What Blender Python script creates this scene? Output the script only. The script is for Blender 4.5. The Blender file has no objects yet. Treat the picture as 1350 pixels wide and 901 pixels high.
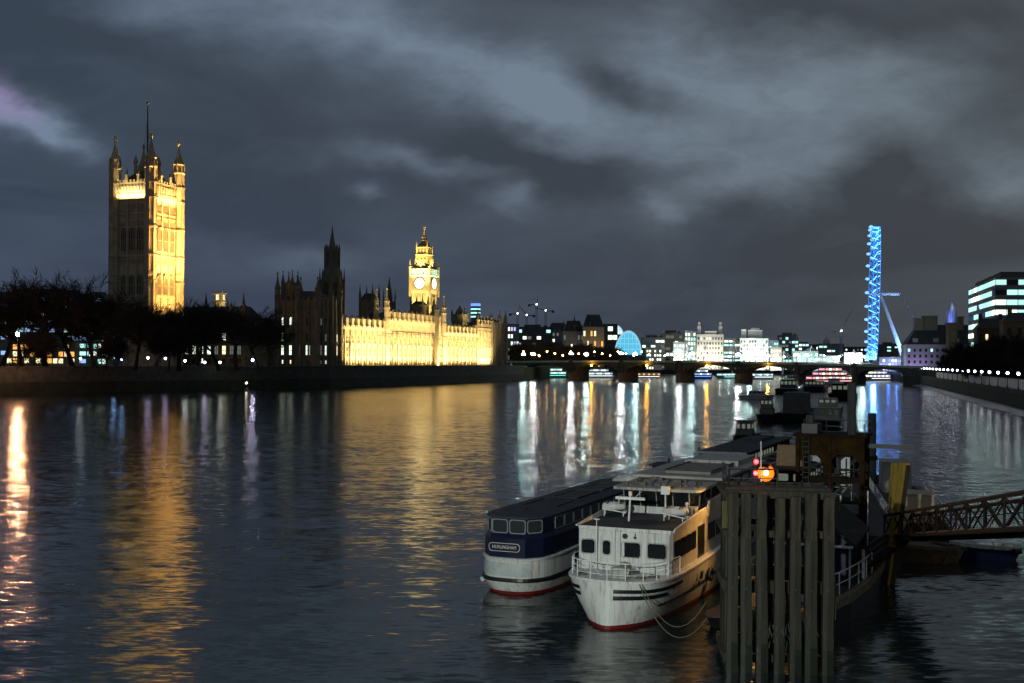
import bpy, math, random
from mathutils import Vector, Matrix
random.seed(7)
R = math.radians
S = bpy.context.scene
COL = S.collection
# ---------------------------------------------------------------- camera, world, light, exposure
H, HOR, F, ROLL = 12.5, 476.5, 1500.0, R(0.4)      # eye height, horizon row, focal length in photo pixels, roll
cd = bpy.data.cameras.new('camera'); cam = bpy.data.objects.new('camera', cd); COL.objects.link(cam)
cd.sensor_width = 36; cd.lens = F / 1350 * 36; cd.shift_y = (HOR - 450.5) / 1350
cd.clip_start = 0.5; cd.clip_end = 9000
cr, sr = math.cos(ROLL), math.sin(ROLL)
cam.matrix_world = Matrix(((cr, -sr, 0, 0), (0, 0, -1, 0), (sr, cr, 0, H), (0, 0, 0, 1)))
S.camera = cam
S.render.resolution_x, S.render.resolution_y = 1024, 683
vs = S.view_settings
vs.view_transform = 'Standard'; vs.look = 'None'; vs.gamma = 1; vs.exposure = 0.0; vs.use_curve_mapping = False
S.render.engine = 'CYCLES'
S.cycles.use_denoising = True
S.cycles.max_bounces = 5; S.cycles.diffuse_bounces = 2; S.cycles.glossy_bounces = 3; S.cycles.transmission_bounces = 3
S.cycles.caustics_reflective = False; S.cycles.caustics_refractive = False
S.cycles.sample_clamp_indirect = 8
S.cycles.use_adaptive_sampling = False
S.cycles.use_light_tree = True

def ray(px, py):
    cx, cy = (px - 675) / F, (HOR - py) / F
    return (cx * cr - cy * sr, 1.0, cy * cr + cx * sr)
def at(px, py, Y):                       # the point of the place seen at that photo pixel at distance Y
    a = ray(px, py); return Vector((a[0] * Y, Y, H + a[2] * Y))
def zat(px, py, Y): return H + ray(px, py)[2] * Y
def gp(px, py, z=0):
    a = ray(px, py); t = (z - H) / a[2]; return Vector((a[0] * t, t, z))

world = bpy.data.worlds.new('World'); S.world = world; world.use_nodes = True
def make_world():
    nt = world.node_tree; N, L = nt.nodes, nt.links; N.clear()
    def val(x, sock):
        if isinstance(x, (int, float)): sock.default_value = x
        else: L.new(x, sock)
    def m(op, a, b=0.0, c=None, clamp=False):
        n = N.new('ShaderNodeMath'); n.operation = op; n.use_clamp = clamp
        val(a, n.inputs[0]); val(b, n.inputs[1])
        if c is not None: val(c, n.inputs[2])
        return n.outputs[0]
    def mix(f, a, b):
        n = N.new('ShaderNodeMix'); n.data_type = 'RGBA'; n.clamp_factor = True
        val(f, n.inputs[0])
        for x, s in ((a, n.inputs[6]), (b, n.inputs[7])):
            if isinstance(x, tuple): s.default_value = (*x, 1)
            else: L.new(x, s)
        return n.outputs[2]
    tc = N.new('ShaderNodeTexCoord'); sp = N.new('ShaderNodeSeparateXYZ'); L.new(tc.outputs['Generated'], sp.inputs[0])
    x, y, z = sp.outputs
    d = m('MAXIMUM', m('ABSOLUTE', y), 0.12)
    u0, v0 = m('DIVIDE', x, d), m('DIVIDE', m('ABSOLUTE', z), d)
    def noise(sx, sy, scale, detail, rough, off=0.0, dist=0.0):
        cb = N.new('ShaderNodeCombineXYZ'); L.new(m('MULTIPLY', u0, sx), cb.inputs[0]); L.new(m('MULTIPLY', v0, sy), cb.inputs[1]); cb.inputs[2].default_value = off
        n = N.new('ShaderNodeTexNoise'); L.new(cb.outputs[0], n.inputs['Vector'])
        n.inputs['Scale'].default_value = scale; n.inputs['Detail'].default_value = detail; n.inputs['Roughness'].default_value = rough; n.inputs['Distortion'].default_value = dist
        return n.outputs['Fac']
    wu, wv = noise(1, 1.6, 9, 4, .55, 1.0), noise(1, 1.6, 9, 4, .55, 5.0)
    u = m('ADD', u0, m('MULTIPLY', m('SUBTRACT', wu, .5), .10)); v = m('ADD', v0, m('MULTIPLY', m('SUBTRACT', wv, .5), .07))
    def blob(px, py, rx, ry, ang):
        a = R(-ang); ca, sa = math.cos(a), math.sin(a)
        du, dv = m('SUBTRACT', u, (px - 675) / F), m('SUBTRACT', v, (HOR - py) / F)
        p = m('ADD', m('MULTIPLY', du, ca * F / rx), m('MULTIPLY', dv, sa * F / rx))
        q = m('ADD', m('MULTIPLY', du, -sa * F / ry), m('MULTIPLY', dv, ca * F / ry))
        r2 = m('ADD', m('MULTIPLY', p, p), m('MULTIPLY', q, q))
        return m('EXPONENT', m('MULTIPLY', r2, -1.0))
    dens = None
    for (px, py, rx, ry, ang, amp) in ((230, 15, 120, 40, 20, .6), (420, 5, 150, 50, 8, .75), (600, 85, 190, 40, 18, .8), (735, 150, 100, 38, 24, .85),
            (900, 90, 170, 75, 5, .85), (1090, 150, 200, 85, -6, .75), (900, 190, 120, 30, 12, .5), (1000, 235, 170, 30, -14, .4), (1330, 230, 70, 45, 0, .8),
            (1190, 90, 120, 50, 0, .35), (62, 170, 58, 20, 20, 1.2), (6, 150, 45, 28, 0, .9), (550, 214, 120, 16, 5, .5), (670, 262, 45, 16, 10, .6),
            (478, 254, 28, 9, 0, .5), (870, 268, 25, 18, 0, .45), (400, 345, 70, 18, -5, .25), (930, 255, 80, 20, -8, .25),
            (815, 112, 60, 34, 28, -.8), (1080, 20, 260, 35, 0, -.2), (1160, 225, 40, 60, 0, -.45), (700, 215, 90, 25, 10, -.25)):
        t = m('MULTIPLY', blob(px, py, rx, ry, ang), amp); dens = t if dens is None else m('ADD', dens, t)
    fb = noise(2.2, 5.5, 2.4, 6, .52, 2.3, .5)
    fine = noise(3, 6, 7, 7, .62, 7.7, .5)
    dens = m('MULTIPLY', dens, m('ADD', .45, m('MULTIPLY', fine, 1.15)))
    dens = m('ADD', dens, m('MULTIPLY', m('SUBTRACT', fb, .45), .8))
    dens = m('MAXIMUM', dens, 0.0)
    side = m('ADD', m('MULTIPLY', u0, 1.15), .5, clamp=True)
    up = m('MULTIPLY', v0, 3.0, clamp=True)
    base = mix(side, (.033, .050, .076), (.050, .054, .062))
    base = mix(m('MULTIPLY', up, .7), base, mix(side, (.046, .062, .088), (.058, .068, .080)))
    lowleft = m('MULTIPLY', m('SUBTRACT', 1.0, m('MULTIPLY', v0, 6.0, clamp=True), clamp=True), m('SUBTRACT', .55, m('MULTIPLY', u0, 2.2), clamp=True))
    base = mix(m('MULTIPLY', lowleft, .8), base, (.052, .066, .112))
    cloud = mix(side, (.165, .220, .310), (.170, .215, .250))
    col = mix(m('MULTIPLY', dens, .80, clamp=True), base, cloud)
    col = mix(m('MULTIPLY', blob(4, 138, 26, 20, 10), .55), col, (.36, .25, .50))
    bg = N.new('ShaderNodeBackground'); L.new(col, bg.inputs[0]); bg.inputs[1].default_value = 1.0
    out = N.new('ShaderNodeOutputWorld'); L.new(bg.outputs[0], out.inputs[0])
make_world()

def lamp(kind, name, loc, energy, color, target=None, size=1.0, size_y=None, spot=60, blend=.4):
    l = bpy.data.lights.new(name, kind); l.energy = energy; l.color = color
    if kind == 'AREA':
        l.shape = 'RECTANGLE'; l.size = size; l.size_y = size_y or size
    elif kind == 'SUN': l.angle = size
    else:
        l.shadow_soft_size = size
        if kind == 'SPOT': l.spot_size = R(spot); l.spot_blend = blend
    o = bpy.data.objects.new(name, l); COL.objects.link(o); o.location = loc
    if target is not None: o.rotation_euler = (Vector(target) - Vector(loc)).to_track_quat('-Z', 'Y').to_euler()
    return o
# faint cloud glow over the whole place
lamp('SUN', 'cloud_glow', (0, 0, 60), 0.05, (.85, .95, 1.0), (25, 60, -30), R(25))
# street lamps of the bridge the picture is taken from
lamp('POINT', 'bridge_lamp_light', (-18, -4, 17), 84000, (.93, 1.0, .92), size=.35)
lamp('POINT', 'bridge_lamp_light', (24, -6, 17), 5000, (.95, 1.0, .9), size=.35)

# ---------------------------------------------------------------- helpers
MATS = {}
def mat(name, color, rough=.8, metal=0.0, var=.25, scale=1.0, bump=0.0, stretch=(1, 1, 1), emit=None, estr=0.0, spec=.4, color2=None):
    if name in MATS: return MATS[name]
    m = bpy.data.materials.new(name); m.use_nodes = True; nt = m.node_tree; N, L = nt.nodes, nt.links
    b = N['Principled BSDF']; b.inputs['Roughness'].default_value = rough; b.inputs['Metallic'].default_value = metal
    b.inputs['Specular IOR Level'].default_value = spec
    if var > 0 or bump > 0:
        tc = N.new('ShaderNodeTexCoord'); mp = N.new('ShaderNodeMapping'); L.new(tc.outputs['Object'], mp.inputs[0]); mp.inputs['Scale'].default_value = stretch
        n = N.new('ShaderNodeTexNoise'); L.new(mp.outputs[0], n.inputs['Vector']); n.inputs['Scale'].default_value = scale; n.inputs['Detail'].default_value = 6; n.inputs['Roughness'].default_value = .6
        r = N.new('ShaderNodeValToRGB'); L.new(n.outputs['Fac'], r.inputs[0])
        r.color_ramp.elements[0].position = .3; r.color_ramp.elements[1].position = .7
        c2 = color2 or tuple(min(1, c * (1 + var)) for c in color)
        r.color_ramp.elements[0].color = (*[c * (1 - var) for c in color], 1); r.color_ramp.elements[1].color = (*c2, 1)
        L.new(r.outputs[0], b.inputs['Base Color'])
        if bump > 0:
            bp = N.new('ShaderNodeBump'); bp.inputs['Strength'].default_value = .6; bp.inputs['Distance'].default_value = bump
            L.new(n.outputs['Fac'], bp.inputs['Height']); L.new(bp.outputs[0], b.inputs['Normal'])
    else: b.inputs['Base Color'].default_value = (*color, 1)
    if emit:
        b.inputs['Emission Color'].default_value = (*emit, 1); b.inputs['Emission Strength'].default_value = estr
    MATS[name] = m; return m
def glow(name, color, strength):
    if name in MATS: return MATS[name]
    m = bpy.data.materials.new(name); m.use_nodes = True; nt = m.node_tree; nt.nodes.clear()
    e = nt.nodes.new('ShaderNodeEmission'); e.inputs[0].default_value = (*color, 1); e.inputs[1].default_value = strength
    o = nt.nodes.new('ShaderNodeOutputMaterial'); nt.links.new(e.outputs[0], o.inputs[0]); MATS[name] = m; return m

class MB:
    def __init__(s): s.v = []; s.f = []; s.mi = []; s.k = 0
    def add(s, vs, fs):
        n = len(s.v); s.v += [tuple(p) for p in vs]; s.f += [tuple(i + n for i in f) for f in fs]; s.mi += [s.k] * len(fs); return s
    def box(s, x0, x1, y0, y1, z0, z1):
        return s.add([(x0, y0, z0), (x1, y0, z0), (x1, y1, z0), (x0, y1, z0), (x0, y0, z1), (x1, y0, z1), (x1, y1, z1), (x0, y1, z1)],
                     [(0, 3, 2, 1), (4, 5, 6, 7), (0, 1, 5, 4), (1, 2, 6, 5), (2, 3, 7, 6), (3, 0, 4, 7)])
    def cbox(s, x, y, z, sx, sy, sz): return s.box(x - sx / 2, x + sx / 2, y - sy / 2, y + sy / 2, z - sz / 2, z + sz / 2)
    def loft(s, rings, cap0=True, cap1=True, closed=True):      # rings of equal length, listed counter-clockwise seen from the far end
        n = len(rings[0]); vs = [p for r in rings for p in r]; fs = []
        for i in range(len(rings) - 1):
            for j in range(n if closed else n - 1):
                k = (j + 1) % n; fs.append((i * n + j, i * n + k, (i + 1) * n + k, (i + 1) * n + j))
        if cap0: fs.append(tuple(range(n - 1, -1, -1)))
        if cap1: fs.append(tuple((len(rings) - 1) * n + j for j in range(n)))
        return s.add(vs, fs)
    def prism(s, poly, z0, z1): return s.loft([[(x, y, z0) for x, y in poly], [(x, y, z1) for x, y in poly]])
    def lathe(s, cx, cy, prof, n=8, ph=0.0):                    # prof = [(r, z), ...]
        rg = [[(cx + max(r, .004) * math.cos(ph + 2 * math.pi * j / n), cy + max(r, .004) * math.sin(ph + 2 * math.pi * j / n), z) for j in range(n)] for r, z in prof]
        return s.loft(rg)
    def sq(s, cx, cy, prof): return s.lathe(cx, cy, [(r * 1.41421, z) for r, z in prof], 4, math.pi / 4)
    def tube(s, p, q, r0, r1=None, n=6):
        p, q = Vector(p), Vector(q); d = q - p
        if d.length < 1e-6: return s
        d.normalize(); a = d.orthogonal().normalized(); b = d.cross(a); r1 = r0 if r1 is None else r1
        rg = [[tuple(c + (a * math.cos(2 * math.pi * j / n) + b * math.sin(2 * math.pi * j / n)) * r) for j in range(n)] for c, r in ((p, r0), (q, r1))]
        return s.loft(rg)
    def path(s, pts, r, n=5):
        for a, b in zip(pts, pts[1:]): s.tube(a, b, r, r, n)
        return s
    def ball(s, c, r, n=8, m=5, sz=1.0):
        return s.lathe(c[0], c[1], [(r * math.sin(math.pi * i / m), c[2] - r * sz * math.cos(math.pi * i / m)) for i in range(m + 1)], n)
    def build(s, name, mats, parent=None, smooth=False, loc=None):
        me = bpy.data.meshes.new(name); me.from_pydata(s.v, [], s.f)
        for m in (mats if isinstance(mats, (list, tuple)) else [mats]): me.materials.append(m)
        if any(s.mi): me.polygons.foreach_set('material_index', s.mi)
        if smooth: me.polygons.foreach_set('use_smooth', [True] * len(s.f))
        me.update(); o = bpy.data.objects.new(name, me); COL.objects.link(o)
        if parent: o.parent = parent
        if loc is not None: o.location = loc
        return o
def tag(o, label=None, cat=None, group=None, kind=None):
    for k, v in (('label', label), ('category', cat), ('group', group), ('kind', kind)):
        if v: o[k] = v
    return o
def thing(name, label, cat, loc=(0, 0, 0), rotz=0.0, group=None):
    o = bpy.data.objects.new(name, None); COL.objects.link(o); o.location = loc; o.rotation_euler = (0, 0, rotz); o.empty_display_size = .2
    return tag(o, label, cat, group)
def link_copy(o, parent, loc=None, rotz=None, scale=None):      # a copy that shares the mesh
    c = o.copy(); COL.objects.link(c); c.parent = parent
    if loc is not None: c.location = loc
    if rotz is not None: c.rotation_euler = (0, 0, rotz)
    if scale is not None: c.scale = scale
    return c
def copy_tree(o, parent=None, **k):
    c = link_copy(o, parent, **k)
    for ch in list(o.children): copy_tree(ch, c)
    return c
def relabel(o, label):
    o['label'] = label; return o

# ---------------------------------------------------------------- materials
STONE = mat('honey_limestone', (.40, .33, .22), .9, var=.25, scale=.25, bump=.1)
STONE_D = mat('unlit_dark_limestone', (.17, .145, .105), .95, var=.3, scale=.3, bump=.1)  # same limestone, shade of the unlit palace parts put into its colour
SLATE = mat('dark_slate', (.04, .042, .048), .6, var=.3, scale=.5)
IRON = mat('cast_iron_roof', (.05, .05, .05), .5, var=.2)
PANE = mat('dark_pane', (.035, .03, .025), .15, var=0)
GOLD = mat('gilded_metal', (.8, .55, .18), .35, 1.0, var=.1)
LITW = glow('window_light_white', (.85, 1.0, .80), 2.0)
LITY = glow('window_light_yellow', (1.0, .86, .50), 1.6)
LITC = glow('window_light_cyan', (.50, 1.0, .93), 1.3)
LITB = glow('window_light_blue', (.35, .55, 1.0), 1.1)
LITP = glow('window_light_violet', (.62, .50, 1.0), 1.3)
LITR = glow('window_light_rose', (1.0, .38, .48), 1.3)
LITO = glow('window_light_orange', (1.0, .45, .10), 1.4)
LITD = glow('window_light_dim', (.55, .62, .50), .22)
WALL_D = mat('dark_masonry', (.10, .095, .09), .9, var=.25, scale=.2)
WALL_G = mat('grey_concrete', (.24, .25, .26), .9, var=.2, scale=.2)
WALL_W = mat('pale_portland_stone', (.46, .45, .42), .9, var=.15, scale=.2)
GRANITE = mat('embankment_granite', (.065, .066, .06), .85, var=.35, scale=.5, bump=.15)
ALGAE = mat('river_stained_granite', (.03, .036, .026), .8, var=.4, scale=.4, bump=.2)
BARK = mat('bark', (.022, .019, .017), .95, var=.3, scale=2)
TWIG = mat('bare_twigs', (.018, .016, .015), .95, var=.3, scale=.6)
STEEL = mat('painted_steel_dark', (.03, .032, .034), .5, var=.3, scale=2)
ROAD = mat('asphalt', (.05, .05, .052), .9, var=.2)
GRASS = mat('night_lawn', (.035, .05, .022), 1.0, var=.4, scale=.6)

# ---------------------------------------------------------------- water and land
def water_material():
    m = bpy.data.materials.new('river_water'); m.use_nodes = True; nt = m.node_tree; N, L = nt.nodes, nt.links
    b = N['Principled BSDF']
    b.inputs['Base Color'].default_value = (.006, .014, .016, 1); b.inputs['Roughness'].default_value = WATER_ROUGH; b.inputs['IOR'].default_value = 1.7
    b.inputs['Specular IOR Level'].default_value = .5
    geo = N.new('ShaderNodeNewGeometry')
    acc = None
    for scale, amp, det, rot, stretch in WATER_WAVES:
        mp = N.new('ShaderNodeMapping'); L.new(geo.outputs['Position'], mp.inputs[0]); mp.inputs['Rotation'].default_value = (0, 0, R(rot)); mp.inputs['Scale'].default_value = stretch
        n = N.new('ShaderNodeTexNoise'); n.inputs['Scale'].default_value = scale; n.inputs['Detail'].default_value = det; n.inputs['Roughness'].default_value = .55
        n.inputs['Distortion'].default_value = .3
        L.new(mp.outputs[0], n.inputs['Vector'])
        s = N.new('ShaderNodeVectorMath'); s.operation = 'SUBTRACT'; L.new(n.outputs['Color'], s.inputs[0]); s.inputs[1].default_value = (.5, .5, .5)
        k = N.new('ShaderNodeVectorMath'); k.operation = 'MULTIPLY'; L.new(s.outputs[0], k.inputs[0]); k.inputs[1].default_value = (amp, amp, 0)
        if acc is None: acc = k.outputs[0]
        else:
            a = N.new('ShaderNodeVectorMath'); a.operation = 'ADD'; L.new(acc, a.inputs[0]); L.new(k.outputs[0], a.inputs[1]); acc = a.outputs[0]
    # patches of calmer and rougher water
    mp = N.new('ShaderNodeMapping'); L.new(geo.outputs['Position'], mp.inputs[0]); mp.inputs['Scale'].default_value = (1, .45, 1)
    n = N.new('ShaderNodeTexNoise'); n.inputs['Scale'].default_value = .035; n.inputs['Detail'].default_value = 4; L.new(mp.outputs[0], n.inputs['Vector'])
    mr = N.new('ShaderNodeMapRange'); L.new(n.outputs['Fac'], mr.inputs[0]); mr.inputs[1].default_value = .32; mr.inputs[2].default_value = .68; mr.inputs[3].default_value = .55; mr.inputs[4].default_value = 1.25
    k = N.new('ShaderNodeVectorMath'); k.operation = 'SCALE'; L.new(acc, k.inputs[0]); L.new(mr.outputs[0], k.inputs['Scale'])
    a = N.new('ShaderNodeVectorMath'); a.operation = 'ADD'; L.new(k.outputs[0], a.inputs[0]); a.inputs[1].default_value = (0, 0, 1)
    nn = N.new('ShaderNodeVectorMath'); nn.operation = 'NORMALIZE'; L.new(a.outputs[0], nn.inputs[0])
    L.new(nn.outputs[0], b.inputs['Normal'])
    return m
WATER_ROUGH = 0.145
WATER_WAVES = ((1.9, .36, 3.0, 10, (.55, 1.7, 1)), (.35, .20, 2.0, -15, (.8, 1.5, 1)))
mb = MB(); mb.add([(-900, -40, 0), (900, -40, 0), (900, 1500, 0), (-900, 1500, 0)], [(0, 1, 2, 3)])
tag(mb.build('river_water', water_material()), kind='structure')

PA = R(20.5)                                   # heading of the palace river front, from the view axis
PD = Vector((math.sin(PA), math.cos(PA), 0)); PN = Vector((math.cos(PA), -math.sin(PA), 0))   # along the front / towards the river
FY = 540.0
P0 = at(445, 483.5, FY); GZ = 9.5; P0.z = GZ    # south end of the lit river front
PROT = math.pi / 2 - PA
TL = P0 + PN * 12                              # terrace wall line
tw = lambda t: (TL + PD * t)
# left bank: garden wall, terrace wall
gw1 = tw(-30); gw0 = at(0, 500, 380); gwm = gw0 + (gw0 - gw1).normalized() * 260
far_end = tw(226)
left_line = [(gwm.x, gwm.y), (gw0.x, gw0.y), (gw1.x, gw1.y), (far_end.x, far_end.y)]
lp = [(x - .6, y) for x, y in left_line]
mb = MB(); mb.prism(lp + [(60, 1010), (60, 1400), (-1800, 1400), (-1800, lp[0][1])], -1, 8.6)
tag(mb.build('garden_ground', GRASS), kind='structure')
# right bank
RB0, RB1 = gp(1350, 551), gp(1195, 506.5)
RD = (RB1 - RB0).normalized(); RNI = Vector((RD.y, -RD.x, 0))         # along / inland
rb = lambda t, n=0.0: RB0 + RD * t + RNI * n
RL = (RB1 - RB0).length
a, b_ = rb(-260, 5), rb(RL + 20, 5)
mb = MB(); mb.prism([(a.x, a.y), (a.x + 1200, a.y), (b_.x + 1200, b_.y), (b_.x + 140, 1400), (b_.x + 100, 1150), (b_.x, b_.y)], -1, 4.6)
tag(mb.build('promenade_ground', ROAD), kind='structure')
mb = MB(); mb.prism([(60.5, 1240), (420, 1240), (900, 1400), (3800, 1400), (3800, 6500), (-3800, 6500), (-3800, 1400.5), (60.5, 1400.5)], -1, 5)
tag(mb.build('city_ground', ROAD), kind='structure')
mb = MB()                                              # shingle foreshore under the right wall
rows = []
rng = random.Random(3)
for i in range(60):
    t = -200 + i * (RL + 215) / 59; w = rng.uniform(-1.2, 1.2)
    p, q = rb(t, -1.5 + w), rb(t, 6); rows.append([(p.x, p.y, -.25), ((p.x + q.x) / 2, (p.y + q.y) / 2, .25 + rng.uniform(-.1, .15)), (q.x, q.y, .9)])
mb.loft(rows, False, False, False)
SHING = mat('wet_shingle', (.22, .22, .21), .35, var=.5, scale=1.4, bump=.2)
o = tag(mb.build('foreshore', SHING), kind='structure')
# ================================================================ left bank
def wall_along(name, label, pts, z0, z1, th, mats, cat='wall', cope=True):
    t = thing(name, label, cat, (pts[0][0], pts[0][1], 0))
    ox, oy = pts[0][0], pts[0][1]
    low, top, cp = MB(), MB(), MB()
    for (x0, y0), (x1, y1) in zip(pts, pts[1:]):
        d = Vector((x1 - x0, y1 - y0, 0)).normalized(); n = Vector((d.y, -d.x, 0))
        def strip(mb, za, zb, o0, o1):
            q = [Vector((x0, y0, 0)) + n * o0, Vector((x1, y1, 0)) + n * o0, Vector((x1, y1, 0)) + n * o1, Vector((x0, y0, 0)) + n * o1]
            mb.prism([(p.x - ox, p.y - oy) for p in q], za, zb)
        strip(low, z0, 4.2, -th * .5, th * .75); strip(top, 4.2, z1 - .35, -th * .5, th * .5); strip(cp, z1 - .35, z1, -th * .7, th * .7)
    low.build('stained_base', mats[1], t); top.build('masonry', mats[0], t)
    if cope: cp.build('coping', mats[0], t)
    return t
seg = left_line
wall_along('embankment_wall', 'long dark embankment wall under the bare garden trees', seg[:3], -1, 9.6, 1.0, (GRANITE, ALGAE))
wall_along('terrace_wall', 'dark river wall below the floodlit terrace of the palace', seg[2:], -1, 9.9, 1.0, (GRANITE, ALGAE))
mb = MB(); q = [tw(-30) - PN * .6, tw(-30) - PN * 12.2, tw(235) - PN * 12.2, tw(235) - PN * .6]; mb.prism([(p.x, p.y) for p in q], 8.6, GZ - .02)
tag(mb.build('terrace_paving', WALL_G), kind='structure')

# ---------------------------------------------------------------- shared window meshes (gothic, with stone mullions)
def gothic_window(w, h, lights=2, arch=True, transom=True, pane=PANE, frame=STONE):
    """pane and tracery of one window, standing on the local XZ plane, outside towards -Y"""
    mb = MB(); n = 5
    outline = [(-w / 2, 0), (w / 2, 0)]
    if arch:
        hs = h - w * .55
        outline += [(w / 2, hs), (w * .36, hs + w * .32), (0, h), (-w * .36, hs + w * .32), (-w / 2, hs)]
    else: outline += [(w / 2, h), (-w / 2, h)]
    k = len(outline)
    mb.add([(x, -.06, z) for x, z in outline], [tuple(range(k))])
    mb.k = 1; f = max(.14, w * .09)
    cx, cz = 0, h * .5
    out = [(x + (f if x > 0 else -f if x < 0 else 0), z + (f if z >= h * .6 else (-f if z < .01 else 0))) for x, z in outline]
    for i in range(k):
        j = (i + 1) % k; a, b, c, d = outline[i], outline[j], out[j], out[i]
        mb.add([(a[0], -.06, a[1]), (b[0], -.06, b[1]), (b[0], -.3, b[1]), (a[0], -.3, a[1]), (d[0], -.3, d[1]), (c[0], -.3, c[1]), (c[0], 0, c[1]), (d[0], 0, d[1])],
               [(0, 1, 2, 3), (3, 2, 5, 4), (4, 5, 6, 7)])
    for i in range(1, lights):
        x = -w / 2 + w * i / lights; top = h if not arch else h - w * .55 * (abs(x) / (w / 2)) - .05
        mb.box(x - f * .4, x + f * .4, -.24, -.05, 0, top)
    if transom: mb.box(-w / 2, w / 2, -.22, -.045, h * .45, h * .45 + f * .8)
    return mb, [pane, frame]
def win_part(name, parent, loc, w, h, rotz=0, cache={}, **k):
    key = (round(w, 2), round(h, 2), tuple(sorted((a, str(b)) for a, b in k.items())))
    if key not in cache:
        mb, ms = gothic_window(w, h, **k); cache[key] = mb.build(name, ms, parent); o = cache[key]
    else: o = link_copy(cache[key], parent); o.name = name
    o.location = loc; o.rotation_euler = (0, 0, rotz); return o
def crenel(mb, x0, x1, y0, y1, z, h, n):
    """a battlement run along x (thin in y)"""
    w = (x1 - x0) / (2 * n + 1)
    for i in range(n + 1): mb.box(x0 + 2 * i * w, x0 + (2 * i + 1) * w, y0, y1, z, z + h)
def pinnacle(mb, x, y, z, r, h):
    mb.sq(x, y, [(r, z), (r, z + h * .45), (r * 1.35, z + h * .46), (r * 1.35, z + h * .5), (r * .8, z + h * .52), (0, z + h)])
def turret_profile(r, z0, z1, z2):
    """octagonal turret: shaft, string courses, ogee cap, finial"""
    hh = z2 - z1
    return [(r, z0), (r, z0 + (z1 - z0) * .45), (r * 1.12, z0 + (z1 - z0) * .455), (r * 1.12, z0 + (z1 - z0) * .47), (r, z0 + (z1 - z0) * .475), (r, z1 - .8), (r * 1.2, z1 - .6), (r * 1.2, z1),
            (r * .95, z1 + .1), (r * .9, z1 + hh * .22), (r * 1.1, z1 + hh * .24), (r * 1.05, z1 + hh * .28), (r * .78, z1 + hh * .36), (r * .45, z1 + hh * .52), (r * .2, z1 + hh * .72), (r * .12, z1 + hh * .8), (r * .3, z1 + hh * .85), (r * .3, z1 + hh * .9), (r * .08, z1 + hh * .92), (0, z2)]

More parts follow.
